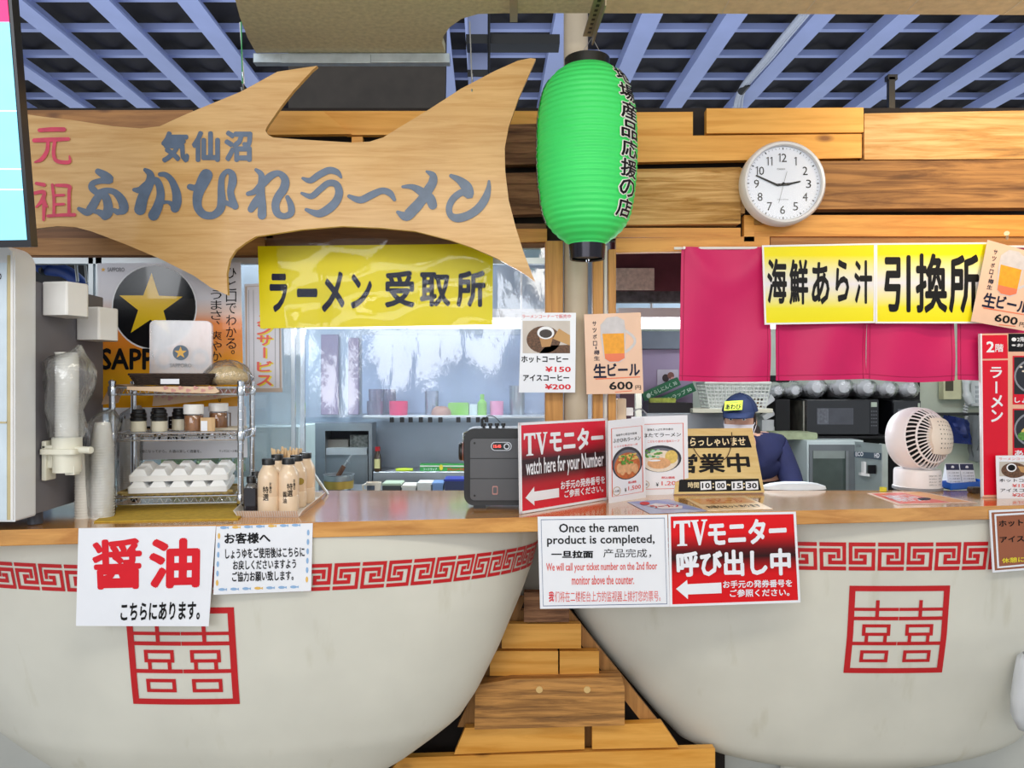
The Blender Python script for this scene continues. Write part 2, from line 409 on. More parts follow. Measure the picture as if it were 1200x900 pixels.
g.prism(pts, (0, 0, .03), SOFG); struct(g.build('ceiling_tongue'))
GALV = M('galvanised_steel', '#b9c3c8', .38, .7, vary=.15, scale=25)
g = G(); a, b = sof(297, 62), sof(527, 62)
g.box((a.x, a.y-.004, ZS-.036), (b.x, a.y+.03, ZS-.002), GALV)
g.box((a.x+.10, a.y-.010, ZS-.040), (a.x+.42, a.y-.004, ZS-.008), GALV)
tag(g.build('ceiling_rail', bevel=.002), 'galvanised steel rail screwed along the back edge of the grey ceiling board', 'rail')
# dark sloping board beyond the rail
g = G(); q = FP(3.35)
g.prism([q.at(x, y) for x, y in ((338, -221), (525, -221), (522, 90), (521, 134), (338, 134), (338, 100))], (0, .05, 0), M('dark_duct_side', '#3b342e', .7, vary=.2))
tag(g.build('duct_panel'), 'dark brown duct side showing between the steel rail and the planks', 'duct')
# black rail, post and hanger rods behind the ceiling edge
g = G(); q = FP(3.6); g.prism([q.at(x, y) for x, y in ((546, 40), (656, 40), (656, 51), (546, 51))], (0, .1, 0), BLACKP)
tag(g.build('overhead_rail'), 'black square rail running behind the beige pipe under the roof', 'rail')
g = G(); q = FP(3.7); g.prism([q.at(x, y) for x, y in ((546, -158), (572, -158), (571, 128), (549, 128))], (0, .06, 0), RSTEEL)
g.prism([q.at(x, y, .004) for x, y in ((548, 82), (572, 82), (572, 90), (548, 90))], (0, .01, 0), BLACKP)
tag(g.build('steel_upright'), 'lavender steel upright with a black strap behind the sign tail', 'post')
g = G(); g.tube([P(573, -182, 3.55), P(573, 96, 3.55)], .006, BLACKP); tag(g.build('hanger_rod'), 'thin black hanger rod beside the lavender upright', 'rod')
g = G(); q = FP(2.95); g.prism([q.at(x, y) for x, y in ((1042, 90), (1049, 90), (1049, 136), (1042, 136))], (0, .02, 0), BLACKP)
g.box(tuple(q.at(1041, 93)), tuple(q.at(1052, 87)+Vector((0, .03, 0))), BLACKP)
tag(g.build('wall_bracket'), 'short black bracket rising above the pale plank on the right', 'bracket')
# cables along a rafter
CAB = M('grey_cable', '#c3c8d6', .5); g = G()
for k in range(3):
    g.tube(smooth_path([P(861+4*k, 130, 6.92), P(868+3*k, 104, 6.4), P(897+4*k, 68, 5.80), P(918+4*k, 42, 5.43), P(940+4*k, 16, 5.1)], 6), .018-.004*k, CAB)
g.tube(smooth_path([P(868, 108, 6.4), P(876, 98, 6.3)], 3), .03, BLACKP)
tag(g.build('cable_bundle'), 'bundle of grey cables strapped along a rafter above the clock', 'cable')
# ------------------------------------------------------------------ wall planks
W_Y = dict(c1='#f2b254', c2='#d8922f', fine=.6, rough=.5, bump=.1, knots=True)
YEL = wood('yellow_pine', **W_Y)
PALE = wood('pale_weathered_pine', '#e8bd80', '#c8924e', fine=.9, rough=.6, bump=.3, dark='#7a5630')
ROUGH = wood('rough_eaten_timber', '#dfb274', '#b0803f', fine=1.0, rough=.8, bump=.8, dark='#3f2712')
GREYB = wood('brown_weathered_timber', '#a17350', '#70492f', fine=1.2, rough=.75, bump=.5, dark='#3a261a')
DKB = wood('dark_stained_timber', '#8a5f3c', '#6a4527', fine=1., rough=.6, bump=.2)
LINT = wood('golden_lintel_wood', '#eaa84e', '#c98430', fine=.9, rough=.5, bump=.12)
def plank(name, cat, label, pts, d, t, mat, group=None, bev=.003):
    g = G(); q = FP(d); g.prism([q.at(x, y) for x, y in pts], (0, t, 0), mat); return tag(g.build(name, bevel=bev), label, cat, group)
def R4(x0, y0, x1, y1): return [(x0, y0), (x1, y0), (x1, y1), (x0, y1)]
WG = 'planks on the wall above the serving windows'
pk = lambda lab, pts, d=2.79, t=.035, mat=YEL: plank('wall_plank', 'plank', lab, pts, d, t, mat, WG)
pk('upper golden pine plank, second row above the clock', [(828, 127), (1012, 126), (1012, 155), (828, 156)], 2.775)
pk('golden pine plank directly above the clock', [(696, 160), (1010, 157), (1010, 185), (696, 191)], 2.785)
pk('short golden pine plank right of the green lantern under the roof', [(690, 132), (812, 131), (812, 159), (690, 160)])
pk('wide pale weathered plank at the far right below the rafters', [(1013, 133), (1230, 129), (1230, 186), (1013, 187)], 2.775, .04, PALE)
plank('wall_beam', 'beam', 'pitted worm-eaten timber between the green lantern and the clock', [(690, 199), (868, 196), (868, 262), (690, 264)], 2.76, .06, ROUGH, WG)
plank('wall_beam', 'beam', 'rough brown timber right of the clock', [(955, 189), (1230, 187), (1230, 243), (955, 245)], 2.765, .06, wood('brown_rough_timber', '#b5834c', '#7c5430', fine=.9, rough=.75, bump=.8, dark='#3a2412'), WG)  # this beam's own browner, darker wood tone
plank('wall_stud', 'stud', 'short upright end of wood under the left rim of the clock', R4(872, 252, 884, 283), 2.77, .03, LINT)
plank('wall_block', 'block', 'small splintered wood block showing behind the bottom of the clock', [(884, 252), (928, 254), (928, 262), (884, 263)], 2.765, .03, ROUGH)
plank('wall_block', 'block', 'rough wood end showing left of the clock between two gaps', R4(866, 197, 873, 250), 2.78, .03, PALE)
plank('lintel_board', 'board', 'golden lintel board over the pink curtain at the right', R4(880, 252, 1230, 277), 2.775, .03, LINT)
plank('lintel_board', 'board', 'narrow shade-darkened board under the golden lintel above the yellow exchange signs', R4(903, 277, 1230, 293), 2.785, .03, wood('shaded_lintel_wood', '#b9803f', '#98662e', fine=.9))  # darker copy of the lintel wood, shade under the lintel coloured in
plank('lintel_board', 'board', 'thin golden strip between the lantern and the lintel stud', R4(690, 267, 868, 278), 2.785, .03, LINT)
plank('lintel_board', 'board', 'golden lintel rail right of the lantern over the window opening', [(722, 279), (902, 277), (902, 293), (722, 296)], 2.77, .035, LINT)
pk('golden plank under the roof seen behind the dorsal fin', [(300, 130), (378, 130), (412, 157), (300, 158)], 2.77, .03)
pk('golden plank running from the fin to the tail of the shark sign', [(376, 130), (640, 130), (640, 145), (555, 158), (405, 158)], 2.79, .03)
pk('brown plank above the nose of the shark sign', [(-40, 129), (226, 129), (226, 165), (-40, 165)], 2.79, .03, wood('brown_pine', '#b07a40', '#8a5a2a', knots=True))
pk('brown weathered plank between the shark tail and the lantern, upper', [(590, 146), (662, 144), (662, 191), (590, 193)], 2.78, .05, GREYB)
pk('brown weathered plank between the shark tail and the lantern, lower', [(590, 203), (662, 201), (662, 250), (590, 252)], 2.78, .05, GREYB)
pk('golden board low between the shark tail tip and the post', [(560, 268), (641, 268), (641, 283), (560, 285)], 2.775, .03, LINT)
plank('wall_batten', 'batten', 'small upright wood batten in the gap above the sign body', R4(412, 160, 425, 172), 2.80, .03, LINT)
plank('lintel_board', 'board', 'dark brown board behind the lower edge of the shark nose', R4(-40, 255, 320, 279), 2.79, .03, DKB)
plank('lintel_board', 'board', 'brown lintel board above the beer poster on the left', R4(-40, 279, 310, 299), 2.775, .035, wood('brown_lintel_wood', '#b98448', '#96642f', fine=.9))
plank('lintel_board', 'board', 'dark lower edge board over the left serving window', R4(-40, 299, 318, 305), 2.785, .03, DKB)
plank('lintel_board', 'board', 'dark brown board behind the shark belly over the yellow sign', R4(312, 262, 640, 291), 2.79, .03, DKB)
# posts and pipe in the middle
PST = wood('post_pine', '#d59a50', '#b57a38', along=2, fine=1., rough=.5, bump=.1)
def post(lab, x0, x1, y0, d=2.70, t=.05, mat=PST, name='window_post'):
    g = G(); q = FP(d); a, b = q.at(x0, y0), q.at(x1, y0)
    g.box((a.x, d, ZT), (b.x, d+t, a.z), mat); return tag(g.build(name, bevel=.003), lab, 'post')
post('golden wood post left of the grey pipe', 639, 660, 282)
post('golden wood post right of the grey pipe', 695, 707, 292)
post('golden wood post at the edge of the right window opening', 713, 722, 292, 2.705)
g = G(); X = .226; g.tube([(X, 2.72, ZT), (X, 2.72, HC+1.4)], .043, M('beige_pipe', '#bfae97', .45, vary=.06), 24); tag(g.build('vertical_pipe'), 'beige vertical pipe behind the green lantern', 'pipe')
g = G(); g.tube([P(709.5, 288, 2.71), P(709.5, 566, 2.71)], .006, M('white_conduit', '#dcd8cf', .5)); tag(g.build('conduit'), 'thin white conduit between the two right window posts', 'conduit')
# ------------------------------------------------------------------ worktop and the two bowl-shaped counters
WT = wood('varnished_worktop', '#e0a355', '#c08038', fine=.7, rough=.16, bump=.03, coat=.8)
g = G(); g.prism([(-2.2, DF(-2.2), ZT), (2.4, DF(2.4), ZT), (2.4, 2.885, ZT), (-2.2, 2.885, ZT)], (0, 0, -.045), WT)
tag(g.build('worktop', bevel=.003), 'long varnished wood worktop over both bowl-shaped counters', 'worktop')
BOWL = M('cream_bowl_paint', '#dcdacf', .55, vary=.07, scale=3.5, bump=.05)
def scuffed():
    m = BOWL; N, L = m.node_tree.nodes, m.node_tree.links; b = N['Principled BSDF']
    tc = N.new('ShaderNodeTexCoord'); mp = N.new('ShaderNodeMapping'); mp.inputs['Scale'].default_value = (9, 9, 1.6); mp.inputs['Rotation'].default_value = (0, .5, 0)
    L.new(tc.outputs['Object'], mp.inputs['Vector']); n = N.new('ShaderNodeTexNoise'); n.inputs['Scale'].default_value = 1.2; n.inputs['Detail'].default_value = 8
    L.new(mp.outputs[0], n.inputs['Vector']); r = N.new('ShaderNodeValToRGB'); r.color_ramp.elements[0].position = .62; r.color_ramp.elements[1].position = .8
    r.color_ramp.elements[0].color = (1, 1, 1, 1); r.color_ramp.elements[1].color = (.74, .71, .60, 1); L.new(n.outputs['Fac'], r.inputs['Fac'])
    mx = N.new('ShaderNodeMix'); mx.data_type = 'RGBA'; mx.blend_type = 'MULTIPLY'; mx.inputs['Factor'].default_value = .75
    old = b.inputs['Base Color'].links[0].from_socket; L.new(old, mx.inputs[6]); L.new(r.outputs['Color'], mx.inputs[7]); L.new(mx.outputs[2], b.inputs['Base Color'])
scuffed()
FRET = M('red_bowl_paint', '#c6161f', .45, vary=.05)
class Bowl:
    def __init__(s, xc, yc, ratio, sil):
        s.xc, s.yc, s.ra = xc, yc, ratio
        tab = []
        for px, py in sil:
            p = P(px, py, yc); tab.append((p.z, abs(p.x-xc)))
        s.tab = sorted(tab)
    def a(s, z):
        t = s.tab
        if z <= t[0][0]: return max(t[0][1]-(t[0][0]-z)*1.2, .2)
        for (z0, a0), (z1, a1) in zip(t, t[1:]):
            if z <= z1: return a0+(a1-a0)*(z-z0)/(z1-z0)
        (z0, a0), (z1, a1) = t[-2], t[-1]; return a1+(a1-a0)/(z1-z0)*(z-z1)
    def th(s, th, z, off=0.):
        a = s.a(z); b = a*s.ra; n = Vector((math.cos(th)/a, math.sin(th)/b, -.35)).normalized()
        return Vector((s.xc+a*math.cos(th), s.yc+b*math.sin(th), z))+n*off
    def xz(s, x, z, off=0.):
        a = s.a(z); c = max(-1, min(1, (x-s.xc)/a)); return s.th(-math.acos(c), z, off)
    def mesh(s, z0, z1, nz=40, nt=96):
        g = G(); vs = []; fs = []
        for i in range(nz+1):
            z = z0+(z1-z0)*i/nz
            for k in range(nt+1): vs.append(s.th(-PI-.02+(PI+.04)*k/nt, z))
        for i in range(nz):
            for k in range(nt): fs.append((i*(nt+1)+k, i*(nt+1)+k+1, (i+1)*(nt+1)+k+1, (i+1)*(nt+1)+k))
        g.add(vs, fs, BOWL)
        # foot ring down to the floor
        g.lathe([(s.a(z0)*.98, z0+.02), (s.a(z0)*.80, z0*.5), (s.a(z0)*.80, 0)], (s.xc, s.yc, 0), BOWL, 48, sy=s.ra, arc=(-PI, 0))
        # flat back and rim so that the counter is a solid body
        g.add([s.th(-PI, z1), s.th(0, z1), s.th(0, z0), s.th(-PI, z0)], [(0, 1, 2, 3)], BOWL)
        g.poly([s.th(-PI+PI*k/40, z1) for k in range(41)], BOWL)
        return g
    def fret(s, z0, z1, step, th0, th1):
        g = G(); n = int(round((th1-th0)/step)); st = (th1-th0)/n
        A = [(8.5, 8.5), (.5, 8.5), (.5, 2.5), (5.5, 2.5), (5.5, 4.5), (4.2, 4.5)]
        Bp = [(.5, .5), (8.5, .5), (8.5, 6.5), (2.5, 6.5), (2.5, 4.5)]
        for k in range(n):
            for path in (A, Bp):
                pts = [(9-x, y) if k % 2 else (x, y) for x, y in path]
                for (xa, ya), (xb, yb) in zip(pts, pts[1:]):
                    h = .64; x0, x1 = min(xa, xb)-h, max(xa, xb)+h; y0, y1 = min(ya, yb)-h, max(ya, yb)+h
                    m = max(1, int((x1-x0)/1.5)); vs = []; fs = []
                    for i in range(m+1):
                        u = x0+(x1-x0)*i/m; t = th0+st*(k+(u+.6)/10.2)
                        vs += [s.th(t, z0+(z1-z0)*(y0+.05)/8.9, .002), s.th(t, z0+(z1-z0)*(y1+.05)/8.9, .002)]
                    for i in range(m): fs.append((2*i, 2*i+2, 2*i+3, 2*i+1))
                    g.add(vs, fs, FRET)
        return g
    def emblem(s, x0, x1, z0, z1):
        g = G(); W, H = x1-x0, z1-z0
        def bar(u0, v0, u1, v1):
            n = max(1, int(abs(u1-u0)*W/.03)); mz = max(1, int(abs(v1-v0)*H/.03)); vs = []; fs = []
            for i in range(n+1):
                for j in range(mz+1):
                    vs.append(s.xz(x0+W*(u0+(u1-u0)*i/n), z1-H*(v0+(v1-v0)*j/mz), .002))
            for i in range(n):
                for j in range(mz): fs.append((i*(mz+1)+j, (i+1)*(mz+1)+j, (i+1)*(mz+1)+j+1, i*(mz+1)+j+1))
            g.add(vs, fs, FRET)
        t = .06
        bar(0, 0, 1, t); bar(0, 1-t, 1, 1); bar(0, t, t, 1-t); bar(1-t, t, 1, 1-t)
        for c in (.285, .715):
            o = .205 if c < .5 else -.205
            l, r = (t, .497) if c < .5 else (.503, 1-t)
            bar(l, .245, r, .28); bar(l, .345, r, .385); bar(c-.018, .16, c+.018, .345)
            bar(l, .63, r, .67)
            for y0, y1 in ((.43, .56), (.73, .87)):
                bar(c-.14, y0, c+.14, y0+.035); bar(c-.14, y1-.035, c+.14, y1); bar(c-.14, y0+.03, c-.105, y1-.03); bar(c+.105, y0+.03, c+.14, y1-.03)
            bar(c-.11, .56, c-.075, .63); bar(c+.075, .56, c+.11, .63)
        return g
SIL_L = [(633, 612), (632, 625), (622, 662), (612, 690), (585, 755), (560, 805), (540, 835), (515, 855), (480, 881), (450, 899), (420, 912)]
BL = Bowl(-.955, 2.60, .38, SIL_L)
o = BL.mesh(.06, 1.004).build('bowl_counter')
tag(o, 'cream bowl-shaped counter front with the soy sauce notice hanging over its red key border', 'counter')
part_label(BL.fret(.848, .925, .085, -PI+.12, -.03).build('fret_band', o), 'red square-spiral border')
part_label(BL.emblem(P(148, 0, 2.22).x-.004, P(274, 0, 2.22).x, .505, .805).build('emblem', o), 'red double happiness emblem in a square')
SIL_R = [(638, 615), (640, 632), (672, 715), (700, 755), (735, 795), (770, 835), (797, 862), (838, 878), (900, 890), (945, 902)]
BR = Bowl(1.25, 2.87, .30, SIL_R)
o = BR.mesh(.05, 1.004).build('bowl_counter')
tag(o, 'cream bowl-shaped counter front under the white fan, red emblem below its key border', 'counter')
part_label(BR.fret(.835, .925, .085, -PI+.08, -.08).build('fret_band', o), 'red square-spiral border')
part_label(BR.emblem(P(994, 0, 2.555).x, P(1112, 0, 2.555).x, .475, .782).build('emblem', o), 'red double happiness emblem in a square')
# ------------------------------------------------------------------ timber wedge between the bowls
WD = 'planks of the wedge between the two bowls'
def wp(lab, pts, d=2.70, t=.035, mat=YEL, name='wedge_plank', cat='plank'): return plank(name, cat, lab, pts, d, t, mat, WD)
OLD = wood('old_beam_wood', '#cf9550', '#9a6b36', fine=1.2, rough=.7, bump=.6, dark='#5a3b20')
wp('dark brown wood block at the top of the wedge under the English notice', R4(614, 694, 667, 729), 2.68, .04, GREYB, 'wedge_block', 'block')
wp('upper pine plank of the wedge with two dark knots', R4(588, 731, 681, 760))
wp('left half of the split plank above the old beam', R4(574, 763, 654, 792))
wp('right half of the split plank above the old beam', R4(656, 763, 702, 791))
ob = wp('thick old weathered beam with two round wood plugs across the wedge', [(557, 803), (600, 796), (729, 794), (732, 806), (732, 850), (556, 855)], 2.66, .07, OLD, 'wedge_beam', 'beam')
for x in (632, 688):
    g = G(); q = FP(2.66); c = q.at(x, 808); g.lathe([(0, 0), (.0115, 0), (.0125, -.004), (.0125, -.012)], c+Vector((0, -.003, 0)), M('pale_wood_plug', '#d9b577', .6), 16, Matrix.Rotation(PI/2, 3, 'X'))
    g.build('wood_plug', ob)
wp('long plank below the old beam, left part', [(545, 853), (685, 850), (685, 878), (532, 884)])
wp('plank below the old beam, right part with a slanted end', [(694, 850), (776, 847), (796, 876), (694, 878)])
wp('lowest long plank at the foot of the wedge', [(470, 888), (838, 877), (838, 925), (440, 925)])
BR_ = wood('brace_pine', '#c0894a', '#9a6a34', along=2, fine=1., rough=.55)
wp('slanted pine brace along the right bowl', [(650, 716), (668, 716), (772, 846), (752, 846)], 2.745, .03, BR_, 'wedge_brace', 'brace')
wp('slanted pine brace along the left bowl', [(616, 700), (606, 700), (536, 852), (556, 852)], 2.745, .03, BR_, 'wedge_brace', 'brace')
wp('left upright batten behind the wedge planks', R4(598, 715, 614, 930), 2.78, .03, BR_, 'wedge_batten', 'batten')
wp('right upright batten behind the wedge planks', R4(684, 786, 697, 930), 2.78, .03, BR_, 'wedge_batten', 'batten')
g = G(); a, b = P(430, 700, 2.88), P(850, 930, 2.88); g.box((a.x, 2.886, 0), (b.x, 2.896, a.z), DARKW); struct(g.build('wall_wedge_shade'))  # dark sheet over the pale wall, stands for shade behind the gaps

# white bag at the right edge
g = G(); c = P(1203, 812, 2.575); rr = random.Random(31); vs = []; fs = []; n = 26; prof = [(.02, .13), (.045, .115), (.06, .06), (.075, -.02), (.07, -.08), (.04, -.12), (.004, -.13)]
for r, z in prof:
    for k in range(n): a = 2*PI*k/n; q_ = r*(1+rr.uniform(-.10, .10)); vs.append(c+Vector((q_*math.cos(a)*.6, q_*math.sin(a)*.7, z+rr.uniform(-.006, .006))))
for i in range(len(prof)-1):
    for k in range(n): fs.append((i*n+k, i*n+(k+1) % n, (i+1)*n+(k+1) % n, (i+1)*n+k))
g.add(vs, fs, M('white_bag_cloth', '#d9dde4', .5, vary=.05)); g.tube([c+Vector((0, 0, .10)), c+Vector((.01, .09, .11))], .006, WHITEP, 6)
tag(g.build('hanging_sack', angle=180), 'white crumpled sack hanging on the bowl counter below the brown coffee notice', 'sack')
def bil(c): return lambda u, v: tuple((c[0][k]*(1-u)+c[1][k]*u)*(1-v)+(c[3][k]*(1-u)+c[2][k]*u)*v for k in (0, 1))
# ------------------------------------------------------------------ shark-shaped wooden sign
PLY = wood('varnished_plywood', '#deb274', '#cc9a58', fine=1.2, rough=.42, bump=.06, coat=.15)
FD = 2.48; q = FP(FD)
OUT = [(18, 150), (25, 133), (52, 137), (80, 140), (133, 148), (165, 150.5), (187, 148), (213, 136), (232, 128), (283, 107), (325, 84), (372, 77), (366, 82), (343, 107), (329, 125), (313, 148),
       (311, 153), (314, 158), (320, 161), (353, 163.5), (412, 167), (433, 166), (449, 161), (465, 151), (503, 128), (540, 104), (580, 83), (607, 71), (622, 68), (628, 69),
       (621, 85), (607, 117), (596, 149), (591.5, 173), (592, 200), (596, 234), (604, 265), (613, 294), (621, 315), (627, 330), (615, 321), (583, 303), (553, 290), (527, 281), (487, 271),
       (447, 267), (401, 265), (353, 269), (300, 277), (288, 284), (276, 293), (269, 304), (265.5, 321), (267, 346), (247, 337), (227, 323), (187, 303), (149, 287), (107, 271), (88, 266), (67, 265), (40, 268), (24, 262), (17, 235)]
g = G(); g.prism([q.at(*p) for p in OUT], (0, .018, 0), PLY)
PAINT = M('black_paint_sheen', '#5d6d84', .38, vary=.16, scale=30); RPAINT = M('red_paint_sheen', '#d8395a', .42, vary=.2, scale=25)  # black gloss and red paint, daylight sheen mixed into both colours
def zs(x0, y0, k, pts): return [(x0+a*k, y0+b*k) for a, b in pts]
def br(mat, *strokes):
    for pts, ws in strokes: g.line(q, pts, ws, mat, .0015, n=5)
K = 140/1200
def fu(x0, pts, ws): return (zs(x0, 180, K, pts), [w_*K for w_ in ws])
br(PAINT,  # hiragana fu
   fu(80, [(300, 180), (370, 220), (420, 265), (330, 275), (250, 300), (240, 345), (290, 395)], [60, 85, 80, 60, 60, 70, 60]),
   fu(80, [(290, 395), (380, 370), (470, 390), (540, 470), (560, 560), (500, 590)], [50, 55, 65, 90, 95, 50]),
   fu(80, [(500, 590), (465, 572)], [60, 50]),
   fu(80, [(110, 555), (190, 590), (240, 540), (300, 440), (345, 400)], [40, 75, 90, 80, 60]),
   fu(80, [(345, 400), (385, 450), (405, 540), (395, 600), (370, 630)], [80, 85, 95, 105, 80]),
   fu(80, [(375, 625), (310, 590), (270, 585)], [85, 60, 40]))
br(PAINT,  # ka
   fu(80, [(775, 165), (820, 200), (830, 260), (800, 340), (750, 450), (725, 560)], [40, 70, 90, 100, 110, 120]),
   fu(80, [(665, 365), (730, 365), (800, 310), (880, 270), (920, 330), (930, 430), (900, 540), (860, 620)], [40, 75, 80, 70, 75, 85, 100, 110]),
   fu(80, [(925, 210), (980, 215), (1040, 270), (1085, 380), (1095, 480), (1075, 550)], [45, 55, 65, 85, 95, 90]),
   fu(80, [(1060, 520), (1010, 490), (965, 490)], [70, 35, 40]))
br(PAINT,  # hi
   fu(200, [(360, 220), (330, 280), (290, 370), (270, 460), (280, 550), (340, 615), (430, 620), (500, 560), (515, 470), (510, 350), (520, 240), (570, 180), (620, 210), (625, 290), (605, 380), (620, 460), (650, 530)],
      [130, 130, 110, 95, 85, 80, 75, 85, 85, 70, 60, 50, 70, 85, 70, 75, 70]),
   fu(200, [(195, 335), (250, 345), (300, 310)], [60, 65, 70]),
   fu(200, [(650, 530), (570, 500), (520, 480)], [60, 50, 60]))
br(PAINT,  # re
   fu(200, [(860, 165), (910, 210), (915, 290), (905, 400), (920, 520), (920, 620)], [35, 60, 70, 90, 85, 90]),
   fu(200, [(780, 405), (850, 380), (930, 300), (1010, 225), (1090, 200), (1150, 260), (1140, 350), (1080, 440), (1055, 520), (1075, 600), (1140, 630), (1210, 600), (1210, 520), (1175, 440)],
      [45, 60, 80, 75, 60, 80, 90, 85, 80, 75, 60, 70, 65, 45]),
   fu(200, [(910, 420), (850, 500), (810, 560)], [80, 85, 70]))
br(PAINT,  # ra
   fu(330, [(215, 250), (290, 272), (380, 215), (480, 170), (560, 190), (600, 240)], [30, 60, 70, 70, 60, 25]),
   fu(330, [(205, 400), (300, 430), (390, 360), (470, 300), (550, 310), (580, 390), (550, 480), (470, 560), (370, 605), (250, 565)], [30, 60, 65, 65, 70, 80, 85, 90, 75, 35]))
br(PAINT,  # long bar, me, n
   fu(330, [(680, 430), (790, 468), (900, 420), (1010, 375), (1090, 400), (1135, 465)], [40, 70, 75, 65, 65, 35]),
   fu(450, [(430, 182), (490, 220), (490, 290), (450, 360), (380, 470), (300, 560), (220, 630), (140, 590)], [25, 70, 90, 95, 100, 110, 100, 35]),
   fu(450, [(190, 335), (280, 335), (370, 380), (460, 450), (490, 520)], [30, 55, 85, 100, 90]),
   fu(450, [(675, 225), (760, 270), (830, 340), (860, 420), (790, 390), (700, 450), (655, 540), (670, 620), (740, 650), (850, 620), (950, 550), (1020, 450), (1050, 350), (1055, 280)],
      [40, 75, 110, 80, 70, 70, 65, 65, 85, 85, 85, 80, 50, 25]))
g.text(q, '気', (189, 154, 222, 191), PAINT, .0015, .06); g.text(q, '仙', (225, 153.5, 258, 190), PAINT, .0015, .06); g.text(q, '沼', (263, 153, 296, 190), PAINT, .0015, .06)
k2 = 80/450
def rs(pts, ws): return (zs(30, 120, k2, pts), [w_*k2 for w_ in ws])
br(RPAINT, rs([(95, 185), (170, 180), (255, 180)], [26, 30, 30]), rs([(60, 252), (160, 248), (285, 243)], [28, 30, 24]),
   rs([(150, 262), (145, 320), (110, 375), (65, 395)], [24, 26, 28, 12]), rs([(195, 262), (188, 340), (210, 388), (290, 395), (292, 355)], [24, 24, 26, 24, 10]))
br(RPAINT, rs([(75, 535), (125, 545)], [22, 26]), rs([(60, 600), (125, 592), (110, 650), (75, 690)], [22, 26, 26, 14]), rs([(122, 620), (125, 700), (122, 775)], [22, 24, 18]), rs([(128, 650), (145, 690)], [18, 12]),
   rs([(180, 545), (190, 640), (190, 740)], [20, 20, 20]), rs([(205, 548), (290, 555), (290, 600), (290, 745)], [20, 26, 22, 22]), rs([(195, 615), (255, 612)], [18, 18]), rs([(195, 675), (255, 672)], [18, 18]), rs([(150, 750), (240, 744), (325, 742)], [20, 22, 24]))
o = g.build('shark_sign', bevel=.0015)
tag(o, 'shark-shaped plywood sign with brushed sheen-greyed black lettering hanging over the left serving window', 'sign')
for px, py, top, lab, col in ((283, 101, 20, 'green cord and hook', '#3f9a5e'), (553, 103, 16, 'thin wire with a small hook', '#9a9a9a')):
    g = G(); c = q.at(px, py)+Vector((0, .009, 0))
    g.tube([c+Vector((0, 0, .012)), Vector((P(px-3, top, FD).x, FD+.02, ZS-.002))], .0022, M('cord_'+col[1:], col, .6), 6)
    if px < 400: g.tube([c+Vector((.004, .004, .012)), Vector((P(px-5, top, FD).x, FD+.025, ZS-.002))], .0022, M('white_cord', '#e8e8e8', .6), 6)
    g.tube([c+Vector((0, -.012, -.004)), c+Vector((0, -.004, -.016)), c+Vector((0, .012, -.008)), c+Vector((0, .004, .012)), c+Vector((0, .002, .05))], .003, CHROME, 6)
    part_label(g.build('hanging_cord', o), lab)
# ------------------------------------------------------------------ television at the left edge
TVP = Plane(P(24, 290, 1.88), (.10, -1, -.17))
g = G(); tv = thing('television', 'television at the left edge showing a cyan screen under a red band', 'television', tuple(P(10, 292, 1.9)), absolute=True)
g = G(); n_ = TVP.n; fr = [TVP.at(x, y) for x, y in ((-160, -70), (8, -70), (36.5, 289.5), (-160, 292))]; g.prism(fr, -n_*.035, M('tv_bezel', '#1b1b22', .3)); g.build('casing', tv, bevel=.002)
g = G(); g.shape(TVP, [(-150, 26), (11.5, 26), (32, 281), (-150, 284)], emit('tv_cyan', '#7fd2f2', .85), .002)
g.shape(TVP, [(-150, -60), (4, -60), (11.5, 26), (-150, 26)], emit('tv_red', '#f0206a', .85), .002)
for y0, x1 in ((129, 20), (197, 25.5), (221, 27.5)): g.shape(TVP, [(-150, y0-1), (x1, y0+.6), (x1, y0+2), (-150, y0+1)], emit('tv_white', '#e8fbff', 1.), .0025)
part_label(g.build('screen', tv), 'lit cyan screen with a red band on top')
# ------------------------------------------------------------------ hall notices on the counter front
def sign(name, label, cat, corners, pl, mat, thick=.0016, group=None):
    g = G(); g.prism([pl.at(x, y) for x, y in corners], -pl.n*thick, mat, WHITE)
    g._m = (name, label, cat, group); return g
def done(g, **k): return tag(g.build(g._m[0], **k), g._m[1], g._m[2], g._m[3])
cp = COUNTER; NG = 'notices hung on the worktop edge'
TAPE = film('clear_tape', .08, rough=.15, refl=.25)
g = sign('paper_notice', 'large laminated soy sauce notice with two huge red characters on the left bowl counter', 'notice', [(92, 619), (253, 616.5), (244.5, 734), (89, 733.5)], cp, LAM, group=NG)
g.text(cp, '醤', [(107, 633), (166.5, 630), (166, 690), (110, 691)], REDINK, .001, .036); g.text(cp, '油', [(175, 631), (235, 630), (234, 688.5), (174, 690)], REDINK, .001, .05)
g.text(cp, 'こちらにあります。', [(142, 706.5), (235, 704.5), (234, 726), (141, 728)], INK, .001, .035); done(g)
g = sign('paper_notice', 'small white notice bordered with little blue and yellow fish, beside the big soy sauce notice', 'notice', [(253.5, 617), (366.5, 613), (364.5, 692.5), (250, 697)], cp, LAM, group=NG)
g.text(cp, 'お客様へ', (263, 624, 317, 637), INK, .001, .04, -.02)
g.text(cp, 'しょうゆをご使用後はこちらに', (264, 641.5, 357, 654), INK, .001, .03, -.025); g.text(cp, 'お戻しくださいますよう', (273, 655.5, 347, 667), INK, .001, .03, -.025); g.text(cp, 'ご協力お願い致します。', (272, 669, 344, 681), INK, .001, .03, -.025)
FB, FY = M('fish_blue', '#8fb4dd', .5), M('fish_yellow', '#e8b95a', .5)
def fishlet(x, y, r, m):
    g.ell(cp, x, y, r, r*.42, m, .001, 12); g.shape(cp, [(x+r*.8, y), (x+r*1.5, y-r*.4), (x+r*1.5, y+r*.4)], m, .001)
